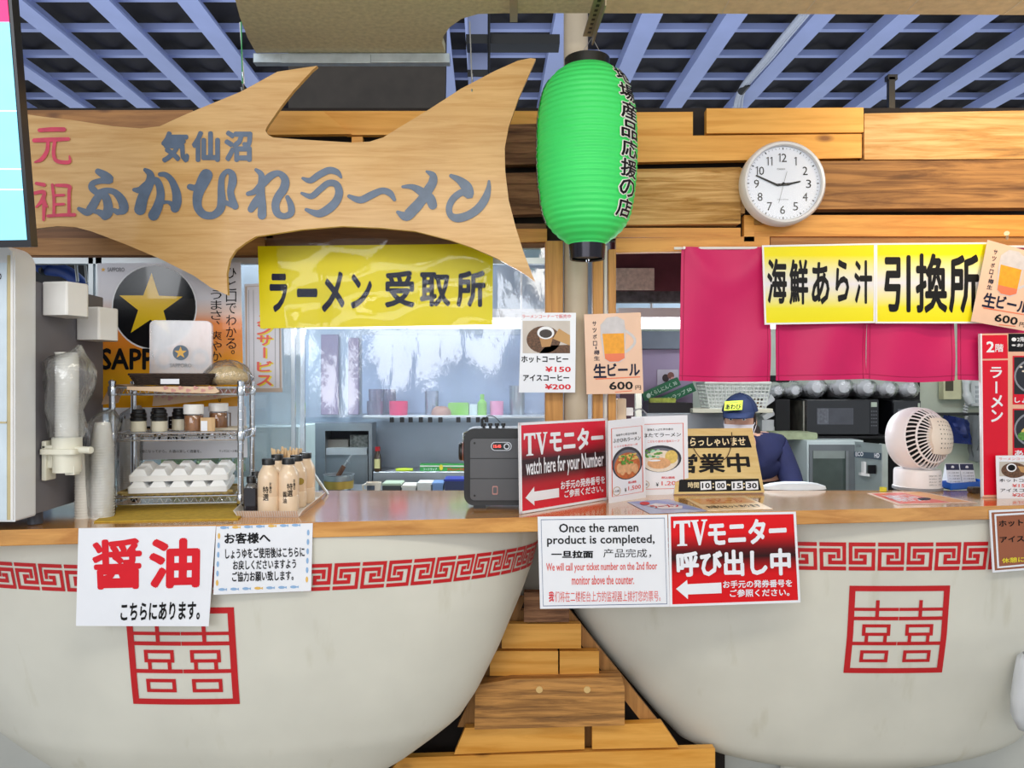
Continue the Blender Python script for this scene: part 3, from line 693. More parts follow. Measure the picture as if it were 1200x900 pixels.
for i, x in enumerate(range(262, 360, 14)):
    fishlet(x, 618.6-(x-253)*.035, 4, FY if i in (1, 4) else FB); fishlet(x-2, 691-(x-253)*.035, 4, FY if i == 3 else FB)
for i, y in enumerate(range(628, 690, 11)):
    m = FY if i in (0, 5) else FB
    g.ell(cp, 257-(y-620)*.04, y, 1.5, 3.6, m, .001, 10); g.ell(cp, 361.5-(y-620)*.03, y-4, 1.5, 3.6, FY if i == 5 else FB, .001, 10)
done(g)
g = sign('paper_notice', 'white English and Chinese notice about collecting ramen, over the top of the timber wedge', 'notice', [(630, 605.5), (782, 603), (785, 711), (633, 713.5)], cp, LAM, group=NG)
BLUEL = M('blue_rule', '#4a5f8a', .5)
g.line(cp, [(634, 609), (778.5, 607), (781.5, 707.5), (636.5, 710)], .8, BLUEL, .001, closed=True)
g.text(cp, 'Once the ramen', (655, 613, 748, 623.5), INK, .001, .02, -.012); g.text(cp, 'product is completed,', (641, 627, 767, 640), INK, .001, .02, -.012)
g.text(cp, '一旦拉面', (646, 645, 695, 654), INK, .001, .05); g.text(cp, '产品完成，', (707, 643, 763, 653.5), INK, .001, .0)
g.text(cp, 'We will call your ticket number on the 2nd floor', (640, 659, 770, 671), PALE_RED, .001, .012, -.012); g.text(cp, 'monitor above the counter.', (670, 674, 743, 685), PALE_RED, .001, .012, -.01)
g.text(cp, '我', (643, 693, 649, 705), REDINK, .001, .03); g.text(cp, '们将在二楼柜台上方的监视器上拨打您的票号。', (650, 692.5, 774, 705), PALE_RED, .001, .0, -.008); done(g)
RG = grad('red_black_red_print', [(0, '#e0101a'), (.33, '#d80c16'), (.52, '#2a0a0e'), (.60, '#5a0c12'), (.78, '#e0101a'), (1, '#e6101c')], rough=.4, spec=.3, coat=.05)
def border(g, pl, c, w_, mat, off=.0008):
    """outer frame of the four corners c, w_ pixels wide"""
    cx = sum(p[0] for p in c)/4; cy = sum(p[1] for p in c)/4
    inn = [(x+(w_ if x < cx else -w_), y+(w_ if y < cy else -w_)) for x, y in c]
    for i in range(4):
        j = (i+1) % 4; g.shape(pl, [c[i], c[j], inn[j], inn[i]], mat, off)
TEE = [(0, 0), (1, 0), (1, .28), (.93, .28), (.85, .12), (.64, .12), (.64, .92), (.80, .95), (.80, 1), (.20, 1), (.20, .95), (.36, .92), (.36, .12), (.15, .12), (.07, .28), (0, .28)]
VEE = [(0, 0), (.48, 0), (.48, .05), (.38, .08), (.58, .66), (.76, .08), (.64, .05), (.64, 0), (1, 0), (1, .05), (.90, .08), (.58, 1), (.46, 1), (.10, .08), (0, .05)]
def tv(g, pl, c, mat):
    """the two serif capitals of the monitor notices"""
    B = bil(c)
    for pts, u0 in ((TEE, 0.), (VEE, .5)): g.shape(pl, [B(u0+x*.49, y) for x, y in pts], mat, .0014)
def arrow(g, pl, pts, mat): g.shape(pl, pts, mat, .0014)
c = [(783, 602.5), (932.5, 599.5), (938, 706), (785, 711)]
g = sign('paper_notice', 'red monitor notice with a white arrow, hanging below the worktop right of the English notice', 'notice', c, cp, RG, group=NG); border(g, cp, c, 2.8, LAM)
tv(g, cp, [(789, 610.5), (829, 608.5), (829.5, 638.5), (789.5, 640)], LAM); g.text(cp, 'モニター', [(829, 611), (921, 606), (922, 636), (830, 640)], LAM, .0014, .05)
g.text(cp, '呼び出し中', [(792, 646), (926, 642), (927, 674), (793, 676)], LAM, .0014, .05)
arrow(g, cp, [(792, 690), (805, 679.5), (805.5, 684.5), (845, 682.5), (845.5, 695), (806, 696.5), (806, 702)], LAM)
g.text(cp, 'お手元の発券番号を', (847, 679.5, 928, 688.5), LAM, .0014, .03, -.02); g.text(cp, 'ご参照ください。', (855, 690, 925, 699), LAM, .0014, .03, -.02); done(g)
BRN = M('brown_card', '#9c5a3c', .5, vary=.04)
c = [(1159, 598), (1250, 594), (1252, 664), (1163, 671)]
g = sign('paper_notice', 'brown coffee notice with double white frames at the right edge below the worktop', 'notice', c, cp, BRN, group=NG); border(g, cp, c, 2.5, LAM); border(g, cp, [(1165, 602.5), (1246, 598), (1248, 659), (1168.5, 666)], 2.2, LAM)
g.text(cp, 'ホットコーヒー', [(1170, 610), (1240, 606), (1240, 614), (1170.5, 617.5)], INK, .001, .03); g.text(cp, 'アイスコーヒー', [(1171, 629), (1240, 625), (1240, 632.5), (1172, 636)], INK, .001, .03)
g.text(cp, '休憩にいかが', [(1173.5, 654), (1228, 650), (1228, 657), (1174, 660)], M('yellow_ink', '#f2df3a', .5), .001, .03); done(g)
# ------------------------------------------------------------------ upright signs standing on the worktop
a, b = onTop(609.5, 603), onTop(713, 585.5); pl = VP(a, b)
c = [(608, 495.5), (711.5, 490), (713, 585), (609.5, 602.5)]
B = bil(c)
def ub(B, u0, v0, u1, v1): return [B(u0, v0), B(u1, v0), B(u1, v1), B(u0, v1)]
RG2 = grad('red_black_red_poster', [(0, '#e01830'), (.3, '#b41424'), (.42, '#3a0a10'), (.58, '#2a0a12'), (.72, '#c0142a'), (1, '#e61838')], rough=.25, spec=.4, coat=.2)
g = sign('standing_sign', 'red monitor sign standing on the worktop against the speaker, arrow pointing left', 'sign', c, pl, RG2, .004)
for e in ((0, 0, 1, .028), (0, .972, 1, 1), (0, 0, .024, 1), (.976, 0, 1, 1)): g.shape(pl, ub(B, *e), LAM, .0008)
tv(g, pl, ub(B, .05, .12, .32, .37), LAM); g.text(pl, 'モニター', ub(B, .34, .10, .95, .36), LAM, .0014, .05)
g.text(pl, 'watch here for your Number', ub(B, .07, .40, .95, .64), LAM, .0014, .02)
g.shape(pl, [B(.06, .83), B(.16, .72), B(.16, .775), B(.44, .775), B(.44, .88), B(.16, .88), B(.16, .93)], LAM, .0014)
g.text(pl, 'お手元の発券番号を', ub(B, .46, .70, .96, .80), LAM, .0014, .03); g.text(pl, 'ご参照ください。', ub(B, .50, .81, .94, .90), LAM, .0014, .03)
o = done(g)
# clear acrylic sheet lying against the sign, from the worktop to the wrapped edge
BOWLD = M('dark_bowl_print', '#34343f', .4, vary=.2); SOUP = M('soup_print', '#c66a3a', .45, vary=.3, scale=80); PORK = M('pork_print', '#e0ab7c', .5, vary=.2, scale=90); GRN = M('scallion_print', '#5f9a3e', .5, vary=.5, scale=160); NOOD = M('noodle_print', '#e3c56c', .5, vary=.2, scale=120); BWHT = M('pale_print', '#e9dccb', .5, vary=.1, scale=90)
FRM = M('orange_red_rule', '#e0604a', .5)
def menu(lab, c, pl, lines, price, wide, bowl):
    B = bil(c); g = sign('menu_card', lab, 'menu', c, pl, LAM, .003, 'ramen menu cards on the worktop')
    fr = [B(.08, .10), B(.92, .10), B(.92, .92), B(.08, .92)]; g.line(pl, fr, 1.0, FRM, .0008, closed=True)
    for (t, u0, v0, u1, v1, m, bo) in lines: g.text(pl, t, ub(B, u0, v0, u1, v1), m, .001, bo)
    u, v, ru, rv = bowl
    def E(u, v, ru, rv, m, off, n=26): g.poly([pl.at(*B(u+ru*math.cos(2*PI*k/n), v+rv*math.sin(2*PI*k/n)), off) for k in range(n)], m)
    E(u, v, ru, rv, BOWLD, .0008); E(u, v+.01, ru*.9, rv*.88, M('bowl_rim_print', '#6d6f7c', .4), .0010); E(u, v+.03, ru*.84, rv*.80, SOUP if not wide else BWHT, .0012)
    rr = random.Random(3 if wide else 5)
    if wide:
        E(u-.02, v+.055, ru*.55, rv*.42, PORK, .0014); E(u+.20, v-.02, ru*.3, rv*.5, NOOD, .0013)
        for k in range(36): E(u-.22+rr.uniform(-.2, .24), v-.07+rr.uniform(-.05, .05), .03, .012, GRN if k % 3 else M('pale_scallion_print', '#9fd0b4', .5), .0015+.00001*k, 8)
        E(u-.1, v+.02, .11, .012, LAM, .0019, 10)
    else:
        for k in range(6): E(u-.22+k*.088, v+.05+.03*(k % 2), .075, .062, PORK, .0014+.00002*k, 12)
        for k in range(16): E(u+rr.uniform(-.2, .26), v-.07+rr.uniform(-.04, .03), .05, .012, NOOD, .0016+.00001*k, 8)
        for k in range(26): E(u+rr.uniform(-.15, .15), v-.045+rr.uniform(-.05, .05), .03, .014, GRN, .0019+.00001*k, 8)
    g.text(pl, price[0], ub(B, .52, .765, .76 if wide else .74, .795), REDINK, .001, .02); g.text(pl, '¥', ub(B, .42, .84, .47, .89), INK, .001, .01); g.text(pl, price[1], ub(B, .52, .825, .86, .885), PALE_RED, .001, .012)
    g.line(pl, [B(.20+.10*math.cos(2*PI*k/20), .86+.05*math.sin(2*PI*k/20)) for k in range(20)], .6, M('gold_rule', '#b9985a', .5), .001, closed=True); g.text(pl, '1人前', ub(B, .13, .845, .27, .875), INK, .001, .01)
    return done(g)
a, b = onTop(714, 590), onTop(757, 583); pl = VP(a, b)
menu('narrow ramen menu card priced 1,500 next to the red monitor sign', [(713, 493), (755, 489), (757, 583), (714, 590.5)], pl,
     [('仙台牛と帆立の旨味', .2, .17, .78, .20, INK, .01), ('ふかひれラーメン', .12, .225, .88, .275, INK, .012), ('とろける贅沢な一杯', .15, .31, .8, .335, PALE_RED, .005)], ('税込価格', '1,500'), False, (.5, .54, .42, .2))
a, b = onTop(752, 580.5), onTop(807, 579); pl = VP(a, b)
menu('wider ramen menu card priced 1,200 standing behind the narrow card', [(740, 488.5), (805.5, 486.5), (807, 579.5), (741, 581)], pl,
     [('旨味たっぷり海の幸の', .28, .155, .74, .185, INK, .01), ('ほたてラーメン', .2, .215, .88, .265, INK, .012), ('こだわり素材の塩味スープ', .28, .305, .85, .335, PALE_RED, .005)], ('税込価格', '1,200'), True, (.50, .54, .38, .17))
# open-for-business board leaning back
a, b = onTop(800, 577.2, ZT+.009), onTop(896, 576.2, ZT+.009); zt = .215
n_ = Vector((b.y-a.y, -(b.x-a.x), 0)).normalized(); n_ = -n_ if n_.y > 0 else n_
u = (b-a).normalized(); L_ = (b-a).length
back = -n_
lean = Vector((0, 0, 1))*math.cos(.42)+back*math.sin(.42)
pl = Plane(a, Vector(u).cross(lean)*-1 if Vector(u).cross(lean).y > 0 else Vector(u).cross(lean))
PW = wood('pale_sign_board', '#e6cc8e', '#d8b873', fine=1.2, rough=.5, bump=.05)
c = [(797, 502.5), (881.5, 501.5), (896, 577), (790, 579)]
g = sign('open_sign', 'pale wooden open-for-business board in front of the masked person, hours in white boxes', 'sign', c, pl, PW, .018)
g.shape(pl, [(806, 511), (876.5, 510.5), (881, 524.5), (802, 525.5)], INK, .0008); g.shape(pl, [(796, 562), (889, 561), (892, 575), (795, 576.5)], INK, .0008)
PWT = M('pale_sign_lettering', '#f0ddb0', .5)
g.text(pl, 'いらっしゃいませ', [(799, 513), (873, 512.5), (874, 522.5), (798, 523.5)], PWT, .0014, .03)
g.text(pl, '営業中', [(791, 532), (877, 531), (880, 553.5), (788, 555)], INK, .0012, .035)
g.text(pl, '時間', (806, 565, 819, 572), PWT, .0014, .02)
for x0, x1, t in ((820.5, 833, '10'), (838, 850.5, '00'), (857, 870, '15'), (873.5, 888, '30')):
    g.shape(pl, [(x0, 564.5), (x1, 563.8), (x1+.7, 573.6), (x0+.5, 574.4)], LAM, .0012); g.text(pl, t, (x0+1.8, 566, x1-1.2, 572.5), INK, .002, .03)
for x in (835.7, 871.8):
    for y in (567, 571): g.ell(pl, x, y, 1, 1, PWT, .0014, 8)
g.text(pl, '~', (851.5, 567, 856, 569.5), PWT, .0014, .04)
o = done(g, bevel=.002)
g = G(); g.tube(smooth_path([pl.at(x, y, .004) for x, y in ((857, 507), (857, 520), (852, 535), (844, 541), (836, 544), (826, 541), (817, 533), (811, 523))], 5), .0016, M('brown_cord', '#4a3524', .8), 6); part_label(g.build('cord', o), 'dark braided hanging cord')
# 2nd-floor ramen sign at the right
pl = FP(2.70)
RED2 = M('red_panel', '#e00a2c', .4, vary=.05, spec=.35)
PINK = M('pale_pink_panel', '#efb79b', .4, vary=.03)
g = sign('menu_stand', 'tall red and pink second-floor ramen menu board at the right edge on the worktop', 'sign', [(1148.5, 391), (1300, 389), (1300, 583), (1151.5, 583)], pl, PINK, .012)
g.shape(pl, [(1150.5, 393), (1180, 392.5), (1181, 420), (1151, 420.5)], RED2, .001); g.shape(pl, [(1151, 422.5), (1181, 422), (1181, 580), (1152.5, 580)], RED2, .001); g.shape(pl, [(1148.5, 391), (1150.5, 391), (1152.6, 581), (1151.2, 581)], WHITE, .0012)
g.text(pl, '2', (1155.5, 400, 1165, 413), WHITE, .0016, .03); g.text(pl, '階', (1166, 403, 1175.5, 412.5), WHITE, .0016, .02)
g.text(pl, 'ラ', (1160, 430, 1174, 443), WHITE, .0016, .03); g.text(pl, '｜', (1166, 447, 1168.5, 461), WHITE, .0016, .03); g.text(pl, 'メ', (1161, 463, 1175, 478), WHITE, .0016, .03); g.text(pl, 'ン', (1161, 480, 1175, 494.5), WHITE, .0016, .03)
g.rect(pl, 1181.5, 391, 1300, 412, INK, .001); g.text(pl, '●2階ラーメンコーナー', (1185, 395, 1260, 400.5), WHITE, .0016, .02); g.text(pl, '※お品書き', (1185, 402.5, 1225, 406.5), WHITE, .0016, .02)
for y0, lab in ((417, 'しょうゆ'), (479, 'あおさ')):
    g.rect(pl, 1186.5, y0, 1290, y0+57, RED2, .0012); g.rect(pl, 1188, y0+1.5, 1290, y0+(46 if y0 > 450 else 45), M('black_photo', '#17161c', .4), .0014)
    g.ell(pl, 1213, y0+24, 25, 21, M('grey_bowl_print', '#8d8f98', .4), .0018); g.ell(pl, 1213, y0+24, 23, 18.5, M('dark_soup_print', '#23242e', .4), .0020)
    if y0 > 450: g.ell(pl, 1206, y0+28, 10, 7, NOOD, .0022, 14); g.ell(pl, 1198, y0+32, 6, 5, GRN, .0024, 10)
    else:
        for k in range(8): g.ell(pl, 1196+3*k, y0+13+5*(k % 3), 2, 1.2, BWHT, .0022, 8)
    g.text(pl, lab, (1188.5, y0+48.5, 1222, y0+55), WHITE, .0018, .04)
done(g)
pl = FP(2.675)
g = sign('menu_card', 'small hot and iced coffee price card leaning on the red second-floor board', 'menu', [(1167, 534), (1236, 533), (1237, 584.5), (1168.5, 584.5)], pl, LAM, .002)
g.text(pl, 'ラーメンコーナーで販売中', (1170.5, 536, 1230, 539.5), PALE_RED, .001, .0); g.rect(pl, 1171, 541, 1232, 558, M('pale_photo', '#c9c2b8', .5), .001)
g.ell(pl, 1188, 551, 15, 9, M('bean_print', '#6a4a36', .6, vary=.5, scale=160), .0014); g.ell(pl, 1185, 548, 6, 5, WHITE, .0018, 16); g.ell(pl, 1185, 548, 4.5, 3.6, INK, .002, 14); g.shape(pl, [(1192, 546), (1215, 549), (1215, 558), (1196, 553)], M('tan_print', '#c79a63', .6), .0018)
g.text(pl, 'ホットコーヒー', (1171, 561, 1222, 565), INK, .001, .01); g.text(pl, '¥150', (1186, 567, 1206, 571), PALE_RED, .001, .02); g.text(pl, 'アイスコーヒー', (1172, 572.5, 1222, 576.5), INK, .001, .01); g.text(pl, '¥200', (1186, 578, 1206, 582), PALE_RED, .001, .02); done(g)
# leaflets lying on the worktop
def flat(name, label, pxs, mat, deco, z=ZT+.0008):
    pts = [onTop(x, y, z+.0007) for x, y in pxs]; g = G(); g.prism(pts, (0, 0, -.0007), mat)
    top = Plane((0, 0, z+.0007), (0, 0, 1)); B = bil(pxs); deco(g, top, B); return tag(g.build(name), label, 'leaflet')
BLUEP = M('lavender_blue_print', '#9fb0e0', .3, coat=.3)
def deco1(g, pl, B):
    g.poly([pl.at(*B(u, v), .0005) for u, v in ((.02, .05), (.75, .04), (.98, .95), (.9, .95))], M('flyer_blue', '#7f93dd', .3))
    g.poly([pl.at(*B(u, v), .0008) for u, v in ((.2, .4), (.5, .25), (.85, .55), (.7, .75), (.35, .7))], M('flyer_white', '#ece6ee', .3))
    g.text(pl, 'ラーメン', ub(B, .25, .4, .8, .62), REDINK, .0012, .04)
    g.ell(pl, *B(.28, .22), 6, 2, REDINK, .0012, 12)
flat('leaflet', 'blue and white flyer lying on the worktop in front of the ramen menu cards', [(735, 588), (783, 585), (830, 598.5), (762, 602)], BLUEP, deco1)
def deco2(g, pl, B):
    g.poly([pl.at(*B(u, v), .0005) for u, v in ((.05, .08), (.9, .08), (.95, .5), (.1, .5))], M('flyer_orange', '#e8a45a', .3)); g.text(pl, '生ビール', ub(B, .25, .15, .8, .45), M('deep_orange', '#d9752e', .4), .0008, .03)
    g.text(pl, 'お得なセットあります', ub(B, .1, .62, .92, .82), INK, .0008, .02)
flat('leaflet', 'orange beer flyer lying on the worktop in front of the open board', [(803, 584), (873, 581), (906, 596.5), (828, 599)], M('flyer_peach', '#f0cf9c', .35), deco2)
def deco3(g, pl, B):
    g.poly([pl.at(*B(u, v), .0005) for u, v in ((.05, .06), (.6, .06), (.7, .94), (.06, .94))], M('flyer_red', '#e4574c', .3)); g.poly([pl.at(*B(u, v), .0005) for u, v in ((.62, .06), (.95, .06), (.95, .94), (.72, .94))], M('flyer_gold', '#eaa05a', .3))
    g.text(pl, '海鮮あら汁', ub(B, .12, .2, .55, .8), M('flyer_white', '#ece6ee', .3), .0009, .03); g.ell(pl, *B(.55, .62), 8, 1.6, NAVY_INK, .0011, 12)
flat('leaflet', 'red and orange flyer lying on the worktop in front of the white fan', [(1016, 578), (1077, 575.5), (1146, 589), (1052, 591.5)], M('flyer_pale', '#f0d4c4', .35), deco3)
# ------------------------------------------------------------------ wall signs
YELL = M('yellow_sheet', '#f4e200', .4, vary=.02, spec=.3)
pl = FP(2.715)
g = sign('yellow_sign', 'wide yellow sign with black ramen pick-up lettering under the shark sign', 'sign', [(302, 288.5), (578, 285.5), (577, 380.5), (305, 385)], pl, YELL, .003)
g.text(pl, 'ラ', (316, 320.5, 337, 366), NAVY_INK, .001, .045); g.text(pl, 'ー', (348, 338, 372, 348.5), NAVY_INK, .001, .05); g.text(pl, 'メ', (377, 318, 404, 366), NAVY_INK, .001, .045); g.text(pl, 'ン', (411, 321, 436, 362), NAVY_INK, .001, .045)
g.text(pl, '受', (451, 317, 486, 360.5), NAVY_INK, .001, .045); g.text(pl, '取', (492, 319, 528, 359.5), NAVY_INK, .001, .045); g.text(pl, '所', (535, 317, 569, 360), NAVY_INK, .001, .045); done(g)
YG = grad('yellow_white_yellow_print', [(0, '#f3e400'), (.2, '#f4e72a'), (.5, '#e9e4ea'), (.62, '#eee9c8'), (.85, '#f4e40a'), (1, '#f3e400')], rough=.4, spec=.3)
pl = FP(2.705)
c = [(893, 287.5), (1026, 285), (1025.5, 378.5), (896, 380.5)]
g = sign('yellow_sign', 'left yellow and white sign with brushed seafood soup lettering on the pink curtain', 'sign', c, pl, YG, .003, 'yellow exchange signs'); border(g, pl, c, 2, WHITE)
for t, b_ in (('海', (899, 303, 922, 356)), ('鮮', (925, 304, 947, 357)), ('あ', (951, 307, 972, 357)), ('ら', (979, 304, 995, 354)), ('汁', (1001, 305, 1022, 356))): g.text(pl, t, b_, INK, .001, .035)
done(g)
c = [(1026, 285), (1160, 284), (1156, 379), (1026, 379)]
g = sign('yellow_sign', 'right yellow and white sign with large exchange-counter lettering beside the tilted beer card', 'sign', c, pl, YG, .003, 'yellow exchange signs'); border(g, pl, c, 2, WHITE)
for t, b_ in (('引', (1036, 299, 1067, 366)), ('換', (1073, 297, 1110, 367)), ('所', (1112, 298, 1147, 367))): g.text(pl, t, b_, INK, .001, .035)
done(g)
pl = FP(2.64)
c = [(611, 366.5), (675, 366.5), (674, 460), (608, 460)]
g = sign('paper_notice', 'white coffee price sheet taped to the left window post under the lantern', 'notice', c, pl, LAM, .002)
g.text(pl, 'ラーメンコーナーで販売中', (612, 368.5, 669, 373), REDINK, .001, .0)
g.rect(pl, 612.5, 376, 668, 414, M('photo_table', '#cfc5bd', .5, vary=.1), .001)
BEAN = M('bean_print', '#6a4a36', .6, vary=.5, scale=160)
g.ell(pl, 637, 398, 20, 16, BEAN, .0013, 26, 0, 2*PI)
g.shape(pl, [(655, 385), (668, 393), (668, 405), (648, 397)], M('tan_print', '#c79a63', .6), .0016); g.shape(pl, [(640, 405), (668, 404), (668, 414), (632, 414)], BEAN, .0013)
g.shape(pl, [(632, 395), (648, 395), (645, 406), (635, 407)], M('cup_print', '#b98a5a', .6), .0017); g.ell(pl, 639.5, 390, 10, 7.5, WHITE, .002, 22); g.ell(pl, 639.5, 391, 7.5, 5, M('coffee_print', '#2a1712', .4), .0023, 20)
g.text(pl, 'ホットコーヒー', (611, 417, 666, 425), INK, .001, .035); g.text(pl, '¥150', (639, 429.5, 669, 436), REDINK, .001, .03); g.text(pl, 'アイスコーヒー', (613, 439, 667, 446.5), INK, .001, .035); g.text(pl, '¥200', (638.5, 450, 669, 456.5), REDINK, .001, .03); done(g)
PEACH = M('peach_card', '#ecc3a8', .45, vary=.04, coat=.2)
AMBER = M('beer_amber', '#f0a21e', .45, vary=.12, scale=60); FOAM = M('beer_foam_grey', '#cfc9cc', .5, vary=.1, scale=40); BREDD = M('beer_red', '#ec7a52', .45)
def beer(lab, pl, B, group):
    c = [B(0, 0), B(1, 0), B(1, 1), B(0, 1)]
    g = sign('beer_notice', lab, 'notice', c, pl, PEACH, .002, group)
    def S(pts, m, off): g.shape(pl, [B(*p) for p in pts], m, off)
    S([(.28, .14), (.40, .05), (.58, .04), (.70, .09), (.72, .22), (.70, .56), (.60, .61), (.42, .61), (.33, .56), (.28, .3)], FOAM, .0008)
    hp = [B(.72+.16*math.sin(PI*k/10), .22+.26*k/10) for k in range(11)]; g.line(pl, hp, 3.0, FOAM, .0008, n=2)
    S([(.31, .25), (.69, .25), (.69, .56), (.58, .60), (.42, .60), (.34, .56)], AMBER, .0011); S([(.34, .50), (.69, .50), (.69, .56), (.58, .60), (.42, .60), (.345, .56)], BREDD, .0013)
    for i, ch in enumerate('サッポロ'): g.text(pl, ch, ub(B, .14-.0*i, .09+.082*i, .21, .15+.082*i), NAVY_INK, .001, .02)
    g.text(pl, '｜', ub(B, .18, .405, .20, .44), NAVY_INK, .001, .02); g.text(pl, '樽', ub(B, .15, .45, .25, .51), NAVY_INK, .001, .02); g.text(pl, '生', ub(B, .15, .525, .25, .58), NAVY_INK, .001, .02)
    g.text(pl, '生', ub(B, .13, .62, .36, .80), NAVY_INK, .001, .035); g.text(pl, 'ビール', ub(B, .38, .62, .95, .78), NAVY_INK, .001, .04)
    S([(.16, .805), (.95, .79), (.95, .802), (.16, .82)], BREDD, .001)
    g.text(pl, '600', ub(B, .40, .85, .82, .95), INK, .001, .03); g.text(pl, '円', ub(B, .86, .90, .96, .955), INK, .001, .015)
    S([(.50, .975), (.80, .96), (.80, .97), (.50, .985)], BREDD, .001)
    return done(g)
beer('peach draft beer card on the right window posts, hanging straight', pl, bil([(684.5, 368.5), (751, 366), (754, 461), (687.5, 462)]), 'draft beer cards')
o = beer('peach draft beer card tilted at the right edge, pinned over the yellow exchange sign', FP(2.685), bil([(1157.5, 281), (1222, 299), (1202, 388), (1138, 376.5)]), 'draft beer cards')
g = G(); c = FP(2.685).at(1180, 280); g.tube([c, c+Vector((-.012, -.02, .01)), c+Vector((-.02, -.03, .014))], [.004, .004, .009], M('ivory_pin', '#e8d9b8', .4), 10); tag(g.build('push_pin'), 'ivory push pin over the tilted beer card', 'pin')
# ------------------------------------------------------------------ green paper lantern
LX = P(688, 200, 2.40).x; LY = 2.40; kz = 2.40/F
def lz(py): return HC-(py-450)*kz
LPROF = [(287, 20), (282, 27), (275, 36), (266, 44), (254, 50), (238, 53.5), (215, 56.5), (190, 58), (165, 58), (140, 57), (120, 54), (105, 49.5), (93, 42), (84, 32), (79, 22)]
lp = smooth_path([Vector((r*kz, 0, lz(y))) for y, r in LPROF], 8)
def lrad(z):
    for p, q2 in zip(lp, lp[1:]):
        if p.z <= z <= q2.z: return p.x+(q2.x-p.x)*(z-p.z)/max(q2.z-p.z, 1e-6)
    return lp[-1].x
LGREEN = M('green_lantern_paper', '#55fa88', .45, vary=.05, scale=8, sss=0.)
LN, LL = LGREEN.node_tree.nodes, LGREEN.node_tree.links
def two_sided(m, col, f):
    N, L = m.node_tree.nodes, m.node_tree.links; b = N['Principled BSDF']; t = N.new('ShaderNodeBsdfTranslucent'); t.inputs[0].default_value = srgb(col)
    x = N.new('ShaderNodeMixShader'); x.inputs[0].default_value = f; L.new(b.outputs[0], x.inputs[1]); L.new(t.outputs[0], x.inputs[2]); L.new(x.outputs[0], N['Material Output'].inputs[0])
two_sided(LGREEN, '#55fa88', .35)
lan = thing('paper_lantern', 'green paper lantern with brushed black writing hanging in front of the beige pipe', 'lantern', (LX, LY, lz(303)), absolute=True)
g = G(); prof = []; NR = 32; z0, z1 = lz(287), lz(79)
for i in range(NR*6+1):
    z = z0+(z1-z0)*i/(NR*6); prof.append((lrad(z)-.0032*abs(math.cos(PI*i/6))**2+.002, z-0))
g.lathe(prof, (LX, LY, 0), LGREEN, 56); g.build('shade', lan, angle=80)
g = G()
INKL = INK; WTL = M('white_outline', '#f4f4f0', .5)
def ltext(chars, th0, hw, y0, y1):
    h = (y1-y0)/len(chars)
    for i, c in enumerate(chars):
        lay = [(WTL, (.075*math.cos(k*PI/4), .075*math.sin(k*PI/4)), .0022+.00006*k) for k in range(8)]+[(INKL, (.022*math.cos(k*PI/2), .022*math.sin(k*PI/2)), .0036+.00006*k) for k in range(4)]
        for mat, (sx_, sy_), off in lay:
            v, f = glyph(c, 0., 2); v = [(a_+sx_, b_+sy_) for a_, b_ in v]; bm = bmesh.new(); vv = [bm.verts.new((a, b, 0)) for a, b in v]
            for q_ in f:
                try: bm.faces.new([vv[k] for k in q_])
                except ValueError: pass
            bmesh.ops.triangulate(bm, faces=bm.faces[:])
            for t in range(1, 8): bmesh.ops.bisect_plane(bm, geom=bm.verts[:]+bm.edges[:]+bm.faces[:], plane_co=(0, t/8, 0), plane_no=(0, 1, 0))
            for t in range(1, 5): bmesh.ops.bisect_plane(bm, geom=bm.verts[:]+bm.edges[:]+bm.faces[:], plane_co=(t/5, 0, 0), plane_no=(1, 0, 0))
            bm.verts.index_update(); e = 0; out = []
            for p in bm.verts:
                u, w_ = (p.co.x-.5)*(1+e*2), (p.co.y-.5)*(1+e*2); z = lz(y0+(i+.5)*h-w_*h*.88); th = th0+u*2*hw
                r = lrad(z)+.002+off; out.append((LX+r*math.sin(th), LY-r*math.cos(th), z))
            g.add(out, [tuple(x.index for x in q_.verts) for q_ in bm.faces], mat); bm.free()
ltext('地場産品応援の店', math.radians(49), math.radians(15), 90, 262); part_label(g.build('lettering', lan), 'black brushed writing outlined in white'); g = G(); ltext('地場産品応援の店', math.radians(-98), math.radians(15), 90, 262)
part_label(g.build('lettering', lan), 'second column of writing seen edge-on')
g = G(); g.lathe([(.025, lz(84)), (26*kz, lz(84)), (26.5*kz, lz(70)), (24*kz, lz(69)), (24*kz, lz(80))], (LX, LY, 0), BLACKP, 32); part_label(g.build('top_ring', lan), 'black top ring')
g = G(); g.lathe([(18*kz, lz(303)), (20.5*kz, lz(304)), (21.5*kz, lz(287)), (19*kz, lz(284))], (LX, LY, 0), M('chromed_black', '#26242c', .2, .6), 32)
g.lathe([(0, lz(301)), (18*kz, lz(301))], (LX, LY, 0), BLACKP, 32); g.tube([(LX+.004*math.cos(a*PI/5), LY-.015, lz(306)+.007*math.sin(a*PI/5)) for a in range(10)], .0012, CHROME, 6, closed=True)
part_label(g.build('bottom_ring', lan), 'dark metal bottom ring with a small hook')
g = G(); WIRE = M('thin_wire', '#c9c9cc', .4, .6)
a1, a2 = Vector((LX-.02, LY, lz(71))), Vector((LX+.045, LY, lz(71))); top = P(694, 44, 2.44)
for a in (a1, a2): g.tube([a, a+Vector((0, 0, .018)), top], .0012, WIRE, 5)
g.build('hanging_wire', lan)
g = G(); a, b = P(704, -6, 2.15), P(689, 42, 2.44); up = Vector((0, 0, 1)); d_ = (b-a).normalized(); sd = Vector((1, 0, 0))
PUNCH = M('perforated_steel', '#b0a48c', .4, .6)
for w0, w1, h0, h1 in ((-.016, .016, -.002, .002), (.012, .016, -.03, .002)):
    pts = [a+sd*w0+up*h0, a+sd*w1+up*h0, a+sd*w1+up*h1, a+sd*w0+up*h1]; g.prism(pts, b-a, PUNCH)
